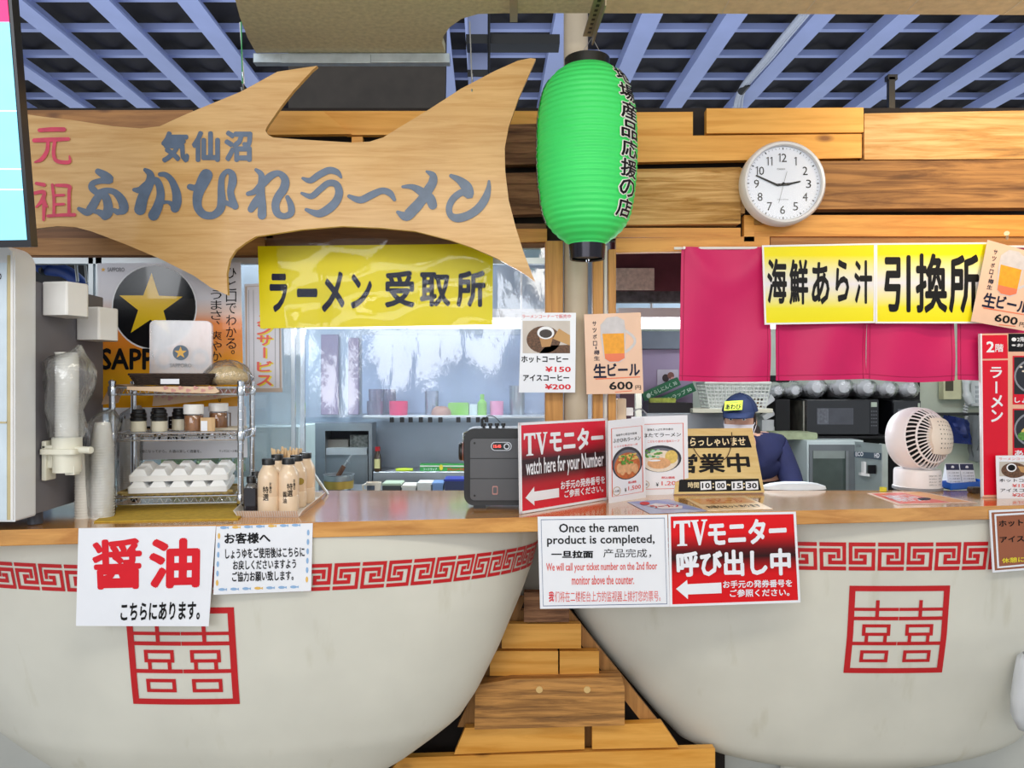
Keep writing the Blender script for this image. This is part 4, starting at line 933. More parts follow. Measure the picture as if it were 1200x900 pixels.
for k in range(1, 9):
    c = a+(b-a)*k/9; g.prism([c+sd*(-.005)+d_*(-.008)+up*-.0024, c+sd*.005+d_*(-.008)+up*-.0024, c+sd*.005+d_*.008+up*-.0024, c+sd*-.005+d_*.008+up*-.0024], up*.0003, BLACKP)
tag(g.build('angle_bracket'), 'perforated steel angle bracket above the lantern under the hall ceiling', 'bracket')
g = G(); a, b = P(602, -6, 2.2), P(602, 26, 2.47); g.prism([a+sd*-.012, a+sd*.012, b+sd*.012, b+sd*-.012], (0, 0, .01), M('brass_strap', '#a89a62', .4, .6)); tag(g.build('strap'), 'narrow metal strap under the grey ceiling board above the tail fin', 'strap')
# ------------------------------------------------------------------ clock
CD = 2.70; q = FP(CD); kc = CD/F
ck = thing('wall_clock', 'round white wall clock on the planks showing quarter to three', 'clock', tuple(q.at(917.5, 264)), absolute=True)
c0 = q.at(917.5, 215); RX = Matrix.Rotation(PI/2, 3, 'X')
g = G(); R_ = 49*kc; g.lathe([(R_*.90, -.004), (R_*.88, .012), (R_*.90, .020), (R_*.95, .022), (R_, .010), (R_, -.03), (R_*.9, -.045), (0, -.045)], c0, M('clock_rim_white', '#e6e3e4', .25, coat=.4), 56, RX)
part_label(g.build('rim', ck), 'glossy white rim')
g = G(); g.lathe([(0, 0), (R_*.895, 0)], c0, M('clock_face', '#e9ecf5', .4, vary=.01), 48, RX)
for m in range(60):
    a = m*PI/30; big = m % 5 == 0; r0, r1 = (39.5, 42) if big else (40, 41.8)
    g.line(q, [(917.5+r0*math.sin(a), 215-r0*math.cos(a)), (917.5+r1*math.sin(a), 215-r1*math.cos(a))], 1.1 if big else .35, INK, .0008, cap=False)
def one(x, y): g.line(q, [(x-1.5, y-3.3), (x+.4, y-4.6)], .75, INK, .0008, cap=False); g.line(q, [(x+.5, y-4.9), (x+.5, y+4.9)], .95, INK, .0008, cap=False)
for h in range(1, 13):
    a = h*PI/6; r = 30.5; cx, cy = 917+r*math.sin(a), 215.5-r*math.cos(a)
    if h == 1: one(cx, cy)
    elif h == 11: one(cx-2.2, cy); one(cx+2.2, cy)
    elif h in (10, 12): one(cx-3.6, cy); g.text(q, str(h)[1], (cx-1.2, cy-4.9, cx+4.8, cy+4.9), INK, .0008, 0.)
    else: g.text(q, str(h), (cx-3.0, cy-4.9, cx+3.0, cy+4.9), INK, .0008, 0.)
GR = M('grey_print', '#75777d', .5)
g.text(q, 'CASIO', (910.5, 197.2, 920, 199.2), GR, .0008, .02); g.text(q, 'WAVE CEPTOR', (910.5, 233.2, 924, 234.6), GR, .0008, 0); g.build('dial', ck)
g = G(); g.line(q, [(911, 217.5), (886, 206)], [2.6, 1.6], INK, .004); part_label(g.build('minute_hand', ck), 'long black hand')
g = G(); g.line(q, [(924, 216), (937, 213)], [2.6, 1.8], INK, .003, ); g.line(q, [(911, 217), (924, 216)], 3.2, INK, .0032); part_label(g.build('hour_hand', ck), 'short black hand')
g = G(); g.line(q, [(912, 238), (921.5, 201.5)], .45, GR, .006); g.ell(q, 917.5, 216, 2, 2, INK, .0065, 14); g.build('second_hand', ck)
g = G(); g.lathe([(0, .010), (R_*.895, .010)], c0, film('clock_glass', .0, refl=.0, rough=.15), 40, RX); part_label(g.build('glass', ck), 'clear cover glass')
# ------------------------------------------------------------------ pink curtain of four cloths
CRIM = M('crimson_cloth', '#cf1a62', .48, vary=.05, scale=6, spec=.35); HEM = M('crimson_hem', '#b01252', .6)
nd = 2.742
nr = thing('noren_curtain', 'crimson cloth curtain in four cloths over the right window', 'curtain', tuple(P(950, 447, nd)), absolute=True)
def cloth(x0t, x1t, x0b, x1b, yt, yb0, yb1, ph, sagw):
    g = G(); nx, ny = 30, 26; vs = []; fs = []; q = FP(nd)
    for j in range(ny+1):
        v = j/ny
        for i in range(nx+1):
            u = i/nx; x = (x0t*(1-v)+x0b*v)*(1-u)+(x1t*(1-v)+x1b*v)*u
            yb = yb0*(1-u)+yb1*u; y = yt*(1-v)+yb*v+sagw*math.sin(PI*u)*(v if v > .9 else 0)
            dpt = .010*math.sin(2*PI*u*1.2+ph+1.5*v)*(.3+.7*v)+.012*math.exp(-((v-.25-.35*(2*u-1)**2*-1-.0)/.12)**2)*.8+.006*math.sin(9*v*u+ph*2)
            vs.append(q.at(x, y, dpt))
    b = ny+1
    for j in range(ny):
        for i in range(nx): fs.append((j*(nx+1)+i, (j+1)*(nx+1)+i, (j+1)*(nx+1)+i+1, j*(nx+1)+i+1))
    g.add(vs, fs, CRIM); g.add([p+Vector((0, .0018, 0)) for p in vs], [tuple(reversed(f)) for f in fs], CRIM)
    # stitched side hems
    for i in (1, nx-1): g.tube([vs[j*(nx+1)+i]+Vector((0, -.0006, 0)) for j in range(ny+1)], .0012, HEM, 5)
    g.tube([vs[(ny-1)*(nx+1)+i]+Vector((0, -.0006, 0)) for i in range(nx+1)], .0012, HEM, 5)
    g.build('cloth', nr, angle=180)
cloth(798, 903, 795, 902.5, 290, 446, 447, .4, 1.2); cloth(908, 1017, 910.5, 1016.5, 290, 446, 444, 2.1, .4); cloth(1017, 1121, 1016.5, 1119, 290, 444, 446, 3.3, 3); cloth(1124, 1230, 1122.5, 1228, 290, 445, 446, 5.0, 1)
g = G(); g.tube([P(790, 291, 2.735), P(1240, 289, 2.735)], .005, WHITEP, 8); g.build('rod', nr)
g = G(); q = FP(2.725); g.tube([q.at(801, 291), q.at(801, 291)+Vector((0, -.012, 0))], .005, WHITEP, 8); g.build('pin', nr)
# ------------------------------------------------------------------ clear vinyl sheet, glass and films of the left window
VIN = film('clear_vinyl', .13, '#c9dcff', .10, .22, wrinkle=.35, wscale=9)
def sheet(name, cat, lab, d, c, mat, amp, fx=3, fy=1, ph=0., nx=60, ny=24, parent=None):
    g = G(); q = FP(d); B = bil(c); vs = []; fs = []
    for j in range(ny+1):
        for i in range(nx+1):
            u, v = i/nx, j/ny; dd = amp*math.sin(2*PI*fx*u+ph+2*v)*(.4+.6*v)+amp*.6*math.sin(2*PI*fy*v+5*u+ph)+amp*.4*math.sin(17*u-6*v)
            vs.append(q.at(*B(u, v), dd))
    for j in range(ny):
        for i in range(nx): fs.append((j*(nx+1)+i, (j+1)*(nx+1)+i, (j+1)*(nx+1)+i+1, j*(nx+1)+i+1))
    g.add(vs, fs, mat); o = g.build(name, parent, angle=180)
    if parent is None: tag(o, lab, cat)
    return o
sheet('vinyl_sheet', 'sheet', 'clear vinyl splash sheet hanging in the left serving window below the yellow sign', 2.768, [(357, 296), (639, 290), (639, 489), (357, 489)], VIN, .006, 5)
sheet('plastic_film', 'film', 'wrinkled clear plastic film hanging over the wide yellow ramen pick-up sign', 2.698, [(322, 280), (577, 279), (577, 384), (336, 385)], film('glossy_film', .012, '#ffffff', .05, .02, wrinkle=.45, wscale=7), .007, 3, 2, 1.)
GLS = film('window_glass', .07, '#cfe4ee', .03, .10, wscale=6)
ALU = M('pale_aluminium', '#c9ced0', .4, .6, vary=.05)
q = FP(2.73)
wd = thing('sliding_window', 'aluminium framed glass window behind the beer poster on the left', 'window', tuple(P(230, 575, 2.73)), absolute=True); struct(wd); wd.name = 'window_1'
g = G()
for x0, x1, y0, y1 in ((103.5, 109, 302, 575), (112, 119, 302, 575), (28, 640, 302, 309)): g.prism([q.at(x, y) for x, y in R4(x0, y0, x1, y1)], (0, .03, 0), ALU)
g.build('frame', wd)
g = G(); g.prism([q.at(x, y) for x, y in R4(119, 309, 357, 577)], (0, .004, 0), GLS); g.build('pane', wd)
g = G()
CLR = film('acrylic_edge', .5, '#e4eef5', .1, .3)
for x0, x1 in ((341.5, 346), (352, 357.5)): g.prism([q.at(x, y, .004) for x, y in R4(x0, 382, x1, 567)], (0, .012, 0), CLR)
part_label(g.build('pane_edge', wd), 'pale bright glass edges')
g = G(); a, b = P(357, 540, 2.75), P(384, 579, 2.78); g.tube([a, b], .006, ALU, 8); tag(g.build('window_strut'), 'slanted metal strut beside the sauce bottles at the window', 'strut')
# posters stuck on the glass
pl = FP(2.715)
BP = grad('beer_poster_print', [(0, '#e8a018'), (.2, '#f0b020'), (.42, '#f0922e'), (.58, '#f08a3e'), (.66, '#e9c9ba'), (.75, '#e3e1e8'), (1, '#d5d4dd')], rough=.25, spec=.4, coat=.25)
c = [(114, 308.5), (282, 307.5), (286, 477), (117, 478)]
g = sign('beer_poster', 'large beer poster with a yellow star in a black disc on the window glass', 'poster', c, pl, BP, .002)
g.ell(pl, 181, 360, 50, 50.5, WHITE, .0006, 44); g.ell(pl, 181, 360, 48.5, 48.5, M('poster_black', '#14161a', .18, coat=.6), .0009, 44)
def star(cx, cy, r, m, off, rot=0.):
    pts = []
    for k in range(10):
        rr = r if k % 2 == 0 else r*.40; a = -PI/2+k*PI/5+rot; pts.append((cx+rr*math.cos(a), cy+rr*math.sin(a)))
    g.shape(pl, pts, m, off)
star(177, 359, 39, grad('star_print', [(0, '#f0902a'), (.5, '#f4d02a'), (1, '#f4c030')], rough=.2, coat=.5), .0013, .02)
star(121, 316, 3, M('star_gold', '#e8b040', .4), .0009); g.text(pl, 'SAPPORO', (126, 313.5, 146, 318.5), GR, .0009, .02)
g.text(pl, 'SAPPORO', (118, 408, 246, 433.5), INK, .0011, .035)
g.vtext(pl, 'ひと口でわかる。', (265, 314, 277, 424), INK, .0011, .0, .1); g.vtext(pl, 'うまさ、爽やか', (247, 340, 260, 424), INK, .0011, .0, .1)
g.text(pl, 'o', (256, 466, 259, 471), INK, .0009, .02); done(g)
pl = FP(2.712)
g = sign('beer_banner', 'white draft beer banner with bold black lettering on the glass behind the wire rack', 'poster', [(131, 478), (288, 476), (290, 536), (133, 540)], pl, LAM, .002)
g.text(pl, '生ビール 黒ラベル', (140, 487, 248, 517.5), INK, .001, .045); g.text(pl, '樽', (255, 487, 267, 512), INK, .001, .03)
g.line(pl, [(252, 484), (270, 484), (270, 515), (252, 515)], 1.6, M('brown_rule', '#6a4636', .5), .001, closed=True)
g.text(pl, '飲酒は20歳になってから。お酒は楽しく適量を。', (149, 527, 236, 530.5), INK, .001, 0.); g.text(pl, '飲酒運転', (149, 532, 160, 534.5), M('small_red', '#c05040', .5), .001, 0.); g.text(pl, 'サッポロビール株式会社', (257, 527, 285, 530), INK, .001, 0.); done(g)
pl = FP(2.718)
g = sign('wall_poster', 'narrow grey poster with red and yellow free-service lettering left of the yellow sign', 'poster', [(286.5, 333), (329, 331), (331, 458), (287, 460)], pl, M('grey_poster', '#d3d2dc', .4, vary=.03), .002)
g.line(pl, [(288.5, 336), (327.5, 334), (329, 455), (289, 456.5)], 2.2, M('taupe_rule', '#b8a79c', .6), .0008, closed=True); g.rect(pl, 287, 455, 331, 459.5, M('taupe_rule', '#b8a79c', .6), .001)
for x in (291.5, 297, 322, 327): g.line(pl, [(x, 340), (x+1, 454)], .4, GR, .0009)
LET = [('ラ', 344), ('ー', 358), ('メ', 367), ('ン', 380), ('サ', 392.5), ('｜', 407), ('ビ', 423), ('ス', 439.5)]
for ch, y0 in LET[2:]:
    for dx, m, off in ((2, M('poster_yellow', '#e8d63a', .5), .0010), (0, M('poster_coral', '#e8695a', .5), .0013)):
        wv = (1.5 if ch == '｜' else 9); g.text(pl, ch, (310-wv+dx, y0+dx*.5, 310+wv+dx, y0+12.5+dx*.5), m, off, .035)
done(g)
# ------------------------------------------------------------------ drinks machine at the left end of the worktop
MW = M('machine_white', '#e3e4e6', .35, vary=.02); MG = M('machine_grey', '#6f6c72', .55, vary=.05); MC = M('machine_cream', '#c9b98e', .5); MB = M('machine_pale_blue', '#d3e0ea', .3)
mx = P(43, 600, 2.13).x
mach = thing('drinks_machine', 'white and grey drinks machine at the left end of the worktop', 'machine', (mx-.2, 2.3, ZT), absolute=True)
zb, zt_ = ZT+.042, HC+(450-288)/F*2.05
g = G(); y0, y1, yb = 2.024, 2.115, 2.52
g.prism([(mx-.55, y1, zb+.0), (mx+.004, y1, zb), (mx-.022, yb, zb), (mx-.55, yb, zb)], (0, 0, zt_-.085-zb), MG); g.build('cabinet', mach, bevel=.004)
g = G(); a = mx-.55; pts = []; rr = .05
x1 = P(43, 400, 2.115).x
pts = [(a, y0, zb-.005), (x1, y0, zb-.005)]+[(x1-rr+rr*math.cos(t*PI/16), y0, zt_-rr+rr*math.sin(t*PI/16)) for t in range(9)]+[(a, y0, zt_)]
g.prism(pts, (0, y1-y0, 0), MW); g.build('front_shell', mach, bevel=.006)
def frontstrip(g, xa, xb, mat, off, top):
    xa, xb = P(xa, 400, y0).x, P(xb, 400, y0).x; g.box((xa, y0-off, zb+.0), (xb, y0+.002, top), mat)
g = G(); frontstrip(g, 9, 13.5, MC, .002, zt_-.03); frontstrip(g, 13.5, 16, WHITEP, .004, zt_-.02); part_label(g.build('edge_trim', mach), 'cream and white edge trim')
g = G(); frontstrip(g, -60, 9, MB, .004, zt_-.05); g.box((a, y0-.006, HC-(494-450)/F*y0), (P(9, 400, y0).x, y0-.003, HC-(497-450)/F*y0+.002), MC)
q = Plane((0, y0-.004, 0), (0, -1, 0)); g.text(q, 'O', (-3, 320, 2, 328), INK, .001, .03); part_label(g.build('front_panel', mach), 'pale glossy front panel')
g = G(); lx = P(36, 610, 2.17).x; g.lathe([(.016, 0), (.02, .003), (.02, .036), (.024, .044)], (lx, 2.19, ZT), M('grey_foot', '#4a4f5a', .4), 16); g.build('foot', mach)
q = Plane((mx-.004, 2.2, 0), (1, .06, 0))
def side(y, z): return Vector((mx+.0045-(y-2.115)*.0642, y, z))
g = G(); g.prism([side(2.44, HC-.147), side(2.475, HC-.147), side(2.475, HC-.185), side(2.44, HC-.185)], (.0025, 0, 0), M('dark_vent', '#4a484e', .6)); g.build('latch', mach)
def cupbox(lab, y, z0, z1, w_, dp):
    g = G(); x = side(y, 0).x
    prof = [(x, y), (x+dp*.75, y-.01), (x+dp, y+w_*.45), (x+dp*.62, y+w_), (x, y+w_)]
    g.prism([(a, b, z0) for a, b in prof], (0, 0, z1-z0), WHITEP); return part_label(g.build('side_holder', mach, bevel=.005), lab)
cupbox('front white plastic holder', 2.15, HC+.193, HC+.287, .12, .10); cupbox('rear white plastic holder', 2.34, HC+.135, HC+.235, .12, .10)
# dispenser bracket with cups, fixed to the machine's side
CREAM = M('cream_plastic', '#e9e6d6', .4, vary=.03)
DX, DY = P(78.5, 480, 2.17).x, 2.17; kd = DY/F
def dz(py): return HC-(py-450)*kd
disp = thing('cup_dispenser', 'cream plastic cup dispenser fixed to the side of the drinks machine', 'dispenser', (DX, DY, dz(556)), absolute=True)
g = G(); g.lathe([(15*kd, dz(553)), (15*kd, dz(533)), (16*kd, dz(533)), (16*kd, dz(512)), (13.5*kd, dz(512)), (13.5*kd, dz(553))], (DX, DY, 0), CREAM, 28); g.build('ring', disp)
g = G(); g.rbox((DX-.055, DY-.045, dz(531)), (DX+.045, DY+.03, dz(525)), CREAM, .012, axis=2)
g.box((DX-.055, DY-.03, dz(525)), (DX+.01, DY+.02, dz(521)), CREAM); g.tube([(DX+.03, DY-.01, dz(526.5)), (DX+.085, DY-.03, dz(526.5))], .010, CREAM, 14)
g.box((DX+.005, DY-.02, dz(556)), (DX+.032, DY+.01, dz(545)), CREAM); g.build('lever_plate', disp, bevel=.002)
g = G(); g.box((DX-.055, DY-.03, dz(562)), (DX-.042, DY+.02, dz(516)), CREAM); g.box((DX-.050, DY-.02, dz(548)), (DX-.03, DY+.01, dz(530)), CREAM); g.build('back_plate', disp, bevel=.003)
cupM = M('paper_cup', '#ece9e0', .5, vary=.02)
def make_cup():
    g = G(); g.lathe([(0, .003), (.021, .002), (.022, 0), (.0335, .072), (.0352, .0725), (.0352, .0755), (.0335, .0755), (.0325, .07), (.0212, .004), (0, .004)], (0, 0, 0), cupM, 20)
    return g.build('paper_cup', org=(0, 0, 0))
cup0 = make_cup(); cupused = [0]
def cups(x, y, z, n, dz_, lab, grp, inv=True, sc=1., lean=(0, 0)):
    for k in range(n):
        if cupused[0] == 0: c = cup0
        else: c = cup0.copy(); COL.objects.link(c)
        cupused[0] += 1
        c.location = (x+lean[0]*k, y+lean[1]*k, z+k*dz_); c.scale = (sc,)*3
        if inv: c.rotation_euler = (PI, 0, 0); c.location.z += .0755*sc
        tag(c, lab, 'cup', grp)
cups(DX, DY, dz(512)-.06, 30, .0080, 'white paper cup in the tall bagged stack rising from the dispenser', 'cups in the dispenser stack', inv=False, sc=.88)
BAGF = film('crinkled_bag', .08, '#ffffff', .12, .16, wrinkle=.9, wscale=22)
def bag(name, lab, cat, prof, cx, cy, sq, jit, seed, n=22, group=None, fn=None, mat=None):
    rr = random.Random(seed); g = G(); vs = []; fs = []
    for r, z, ox in prof:
        for k in range(n):
            a = 2*PI*k/n; q_ = r*(1+rr.uniform(-jit, jit)); vs.append((cx+ox+q_*math.cos(a), cy+q_*math.sin(a)*sq, z+rr.uniform(-jit, jit)*.02))
    for i in range(len(prof)-1):
        for k in range(n): fs.append((i*n+k, i*n+(k+1) % n, (i+1)*n+(k+1) % n, (i+1)*n+k))
    g.add(vs, fs, mat or BAGF); return tag(g.build(name, angle=180), lab, cat, group)
bag('plastic_bag', 'crinkled clear bag hanging open round the cup stack in the dispenser', 'bag',
    [(.042, dz(512), 0), (.050, dz(500), 0), (.052, dz(480), -.01), (.058, dz(462), .004), (.064, dz(447), .006), (.066, dz(434), .006), (.060, dz(424), .004), (.044, dz(418), .008), (.020, dz(412), .03), (.004, dz(405), .036)], DX+.012, DY-.02, .8, .14, 4)
SX = [(99.5, 586, 2.30, 21), (120, 587, 2.30, 23), (152, 584, 2.68, 20)]
tall = [26, 27, 26]
for i, (px, by, yy, n) in enumerate(SX):
    p = P(px, by, yy); lab = ['white paper cup in the stack standing nearest the machine', 'white paper cup in the bagged stack standing left of the rack post', 'white paper cup in the bagged stack standing behind the rack'][i]
    cups(p.x, yy, ZT, tall[i] - (7 if i == 0 else 0), .0082, lab, ['cups of the stack by the machine', 'cups of the stack by the rack post', 'cups of the stack behind the rack'][i], inv=True, sc=.95 if i else .80)
for i, (px, yy, lab, sd) in enumerate(((119, 2.30, 'clear bag pulled over the cup stack left of the rack post', 8), (152, 2.68, 'clear bag over the cup stack behind the wire rack', 9))):
    x = P(px, 500, yy).x; bag('plastic_bag', lab, 'bag', [(.037, ZT+.006, 0), (.039, ZT+.10, 0), (.040, ZT+.2, 0), (.043, ZT+.25, 0), (.047, ZT+.28, .006), (.038, ZT+.30, .012), (.022, ZT+.315, .02), (.008, ZT+.325, .03)], x, yy, 1., .10, sd)
# ------------------------------------------------------------------ yellow mat and wire rack
g = G(); pts = [onTop(110, 611, ZT+.004), onTop(279, 607.5, ZT+.004), onTop(300, 590, ZT+.004), onTop(140, 592, ZT+.004)]
g.prism(pts, (0, 0, -.0035), M('yellow_towel', '#c9a63a', .9, vary=.15, scale=60, bump=.6)); tag(g.build('towel'), 'mustard yellow folded towel under the wire rack', 'towel')
fl = onTop(131.5, 599.5, ZT+.004); frp = onTop(282, 596, ZT+.004); RZ = math.atan2(frp.y-fl.y, frp.x-fl.x); RL = math.hypot(frp.x-fl.x, frp.y-fl.y); RD = .20; RT = .405
rack = thing('wire_rack', 'chromed three-shelf wire rack on the yellow towel', 'rack', (fl.x, fl.y, ZT+.004), RZ)
def post_(x, y, lab=None):
    g = G(); prof = [(.0095, .03), (.0095, RT-.008), (.011, RT-.008), (.011, RT), (.005, RT+.004), (0, RT+.004)]; g.lathe(prof, (x, y, 0), CHROME, 14)
    for z in [k*.026+.05 for k in range(13)]: g.lathe([(.0096, z-.001), (.0099, z), (.0096, z+.001)], (x, y, 0), CHROME, 14)
    o = g.build('post', rack); g = G(); g.lathe([(0, 0), (.007, 0), (.009, .004), (.0112, .006), (.0112, .032), (.0095, .034)], (x, y, 0), BLACKP, 14); part_label(g.build('foot', o), 'black plastic foot')
for x in (0, RL):
    for y in (0, RD): post_(x, y)
SH = [.042, .262-.02, RT-.02]
for z in SH:
    g = G(); r = .0028
    for zz in (z, z-.022):
        for y in (0, RD): g.tube([(0, y, zz), (RL, y, zz)], r, CHROME, 8)
        for x in (0, RL): g.tube([(x, 0, zz), (x, RD, zz)], r, CHROME, 8)
    for y in (0, RD):
        zig = [(RL*k/30, y, z if k % 2 else z-.022) for k in range(31)]; g.tube(zig, .0012, CHROME, 6)
    for x in (0, RL):
        zig = [(x, RD*k/10, z if k % 2 else z-.022) for k in range(11)]; g.tube(zig, .0012, CHROME, 6)
    for k in range(1, 17): x = RL*k/17; g.tube([(x, 0, z), (x, RD, z)], .0014, CHROME, 6)
    for k in (1, 2): g.tube([(0, RD*k/3, z-.003), (RL, RD*k/3, z-.003)], .0018, CHROME, 6)
    for x in (0, RL):
        for y in (0, RD): g.lathe([(.0115, z-.026), (.0125, z-.020), (.0125, z+.002), (.0115, z+.004)], (x, y, 0), CHROME, 14)
    g.build('shelf', rack)
RM = Matrix.Translation(rack.location) @ Matrix.Rotation(RZ, 4, 'Z')
def onr(x, y, z): return RM @ Vector((x, y, z))
s1, s2, s3 = SH[0]+.003, SH[1]+.003, SH[2]+.003
def place(o, x, y, z, rz=0.): o.location = onr(x, y, z); o.rotation_euler = (0, 0, RZ+rz); return o
# egg-carton like foam boxes on a woven tray
FOAMW = M('white_foam', '#f3f4f5', .6, vary=.02)
WOV = M('woven_tray', '#a8925c', .8, vary=.3, scale=90, bump=.5)
t = thing('woven_tray', 'flat woven tray under the white foam cartons on the lowest rack shelf', 'tray')
g = G(); g.rbox((-.175, -.075, 0), (.175, .085, .006), WOV, .02, axis=2); g.build('mat', t); g = G()
pth = [(-.172, -.072, .008), (.172, -.072, .008), (.172, .082, .008), (-.172, .082, .008)]; g.tube(pth, .005, WOV, 8, closed=True); g.build('rim', t); place(t, RL*.47, .10, s1)
def carton(lab, z, x, y):
    g = G(); W, D, h = .30, .135, .018; g.rbox((-W/2, -D/2, 0), (W/2, D/2, h), FOAMW, .008, axis=2); cw, cd = W/5, D/2
    for i in range(5):
        for j in range(2):
            x0, y0 = -W/2+i*cw+.003, -D/2+j*cd+.002; x1, y1 = x0+cw-.006, y0+cd-.004; i_ = .014; b0, b1 = h-.002, h+.018
            v = [(x0, y0, b0), (x1, y0, b0), (x1, y1, b0), (x0, y1, b0), (x0+i_, y0+i_, b1), (x1-i_, y0+i_, b1), (x1-i_, y1-i_, b1), (x0+i_, y1-i_, b1)]
            g.add(v, [(4, 5, 6, 7), (0, 1, 5, 4), (1, 2, 6, 5), (2, 3, 7, 6), (3, 0, 4, 7)], FOAMW)
    o = g.build('foam_carton', org=(0, 0, 0), angle=15); tag(o, lab, 'carton', 'white foam cartons on the rack'); place(o, x, y, z, .02); o.rotation_euler.x = .16; return o
carton('lower white foam carton of the pair on the woven tray', s1+.018, RL*.49, .085); carton('upper white foam carton with ten raised cups on the woven tray', s1+.0545, RL*.495, .088)
# jars on the middle shelf
SPICE = M('pale_spice', '#d6caa6', .7, vary=.15, scale=50); GLJ = film('jar_glass', .06, '#f4f2ea', .04, .12)
CHILI = M('brown_spice', '#a5682e', .8, vary=.3, scale=120)
def jar(lab, px, yl, h, r, lidm, lidh, cont, ribs, grp, cat='jar'):
    t = thing('spice_jar', lab, cat, group=grp); g = G(); b = h-lidh
    g.lathe([(0, .001), (r*.95, .001), (r, .006), (r, b*.9), (r*.88, b)], (0, 0, 0), M('cloudy_'+cont.name, '#d9d2bd', .3, vary=.05) if ribs else GLJ, 22); g.build('body', t)
    g = G(); g.lathe([(0, .003), (r*.93, .003), (r*.93, b*(.82 if ribs else .9)), (0, b*(.82 if ribs else .9))], (0, 0, 0), cont, 20); g.build('spice', t)
    g = G(); z = b
    if ribs: pr = [(r*.86, z-.002), (r*1.02, z), (r*1.04, z+lidh*.22), (r*.92, z+lidh*.32), (r*1.0, z+lidh*.45), (r*1.0, z+lidh*.6), (r*.84, z+lidh*.7), (r*.86, z+lidh*.92), (r*.75, z+lidh), (0, z+lidh)]
    else: pr = [(r*1.02, z-.001), (r*1.06, z), (r*1.06, z+lidh*.9), (r*1.0, z+lidh), (0, z+lidh)]
    g.lathe(pr, (0, 0, 0), lidm, 24); g.build('lid', t); x = (px-131)/151*RL; place(t, x, yl, s2); return t
JG = 'seasoning jars on the middle rack shelf'
jar('black-lidded jar of pale powder, front left on the middle rack shelf', 157, .035, .071, .0235, BLACKP, .036, SPICE, True, JG)
jar('black-lidded jar of pale powder, second from left at the front of the middle shelf', 182, .035, .071, .0235, BLACKP, .036, SPICE, True, JG)
jar('black-lidded jar half hidden between the two front pale jars', 173, .10, .074, .0235, BLACKP, .036, SPICE, True, JG)
jar('black-lidded jar of tan powder set back at the right of the black-lidded jars', 199, .10, .072, .0235, BLACKP, .034, M('tan_spice', '#b99a72', .7, vary=.15, scale=50), True, JG)
jar('white-lidded jar full of brown chili powder at the front of the middle shelf', 222, .04, .086, .029, WHITEP, .030, CHILI, False, JG)
jar('white-lidded jar of brown spice behind the little wooden label box', 246, .11, .088, .029, WHITEP, .026, CHILI, False, JG)
t = thing('label_box', 'small pale wooden box with a white label beside the chili jar', 'box'); LW = wood('pale_box_wood', '#e0bd90', '#cba577', along=2, fine=1.5)
g = G(); g.box((-.022, -.015, 0), (.022, .015, .044), LW); g.build('body', t, bevel=.002); g = G(); g.box((-.020, -.0165, .002), (-.001, -.0152, .034), LAM); g.build('label', t); place(t, (240-131)/151*RL, .03, s2, .2)
g = G(); g.rbox((-.045, -.05, 0), (.06, .05, .004), M('pale_tray', '#c9bfae', .5), .01, axis=2); g.tube([(-.044, -.049, .006), (.059, -.049, .006), (.059, .049, .006), (-.044, .049, .006)], .003, M('pale_tray', '#c9bfae', .5), 6, closed=True)
o = g.build('small_tray', org=(0, 0, 0)); tag(o, 'small pale tray tilted behind the wooden label box on the middle shelf', 'tray'); place(o, (254-131)/151*RL, .12, s2); 
# patterned cloth, basket, frosted stand and wrapped bag on the top shelf
PINKC = M('peach_cloth', '#e3c4a6', .8, vary=.05)
PET = M('petal_print', '#dba29a', .8)
g = G(); n = 20; vs = []; fs = []
pth = [(-.035, -.012, s3-.055), (-.028, -.012, s3-.035), (-.012, -.012, s3-.004), (.004, -.010, s3+.006), (.03, -.008, s3+.004)]+[(RL*(.1+.68*k/10), -.008, s3+.002-.003*math.sin(k)) for k in range(11)]
pth = smooth_path([Vector(p) for p in pth], 3)
for p in pth: vs += [p+Vector((0, .024, 0)), p+Vector((0, .17, .002))]
fs = [(2*i, 2*i+2, 2*i+3, 2*i+1) for i in range(len(pth)-1)]; g.add(vs, fs, PINKC); g.add([v+Vector((0, 0, -.001)) for v in vs], [f[::-1] for f in fs], PINKC)
dv = [Vector((RL*.12, -.0085, s3)), Vector((RL*.80, -.0085, s3)), Vector((RL*.84, -.012, s3-.016)), Vector((RL*.80, -.013, s3-.022)), Vector((RL*.45, -.012, s3-.018)), Vector((RL*.12, -.010, s3-.010))]
g.prism(dv, (0, .001, 0), PINKC)
for k in range(7):
    x = RL*(.42+.058*k); z = s3-.004-.008*(k % 2)
    for b_ in range(3): g.poly([(x+.0045*math.cos(a_*PI/4)+.004*math.cos(b_*2.1), -.0138, z+.0035*math.sin(a_*PI/4)+.003*math.sin(b_*2.1)) for a_ in range(8)], PET)
o = g.build('cloth_liner', org=(0, 0, 0)); tag(o, 'peach cloth spread on the top rack shelf with its left end curling down', 'cloth'); place(o, 0, 0, 0)
g = G(); yb = RD-.01; a = [(RL*.10+.03, s3-.004), (RL*.955, s3-.004), (RL*.955, s3-.030), (RL*.55, s3-.050), (RL*.20, s3-.066), (RL*.16, s3-.066)]
g.prism([(x, yb, z) for x, z in a], (0, .0012, 0), PINKC)
rr = random.Random(11)
for k in range(15):
    x = RL*(.2+.76*(k/14)); z = s3-.014-rr.uniform(0, .030)*(1-.55*k/14)
    for b_ in range(3): g.poly([(x+.005*math.cos(a_*PI/4)+.005*math.cos(b_*2.1), yb-.0008, z+.005*math.sin(a_*PI/4)+.005*math.sin(b_*2.1)) for a_ in range(8)], PET)
o = g.build('cloth_liner', org=(0, 0, 0)); tag(o, 'petal-printed peach cloth hanging down at the back of the rack above the jars', 'cloth'); place(o, 0, 0, 0)
WICK = M('dark_wicker', '#3a2a22', .7, vary=.35, scale=60, bump=.6)
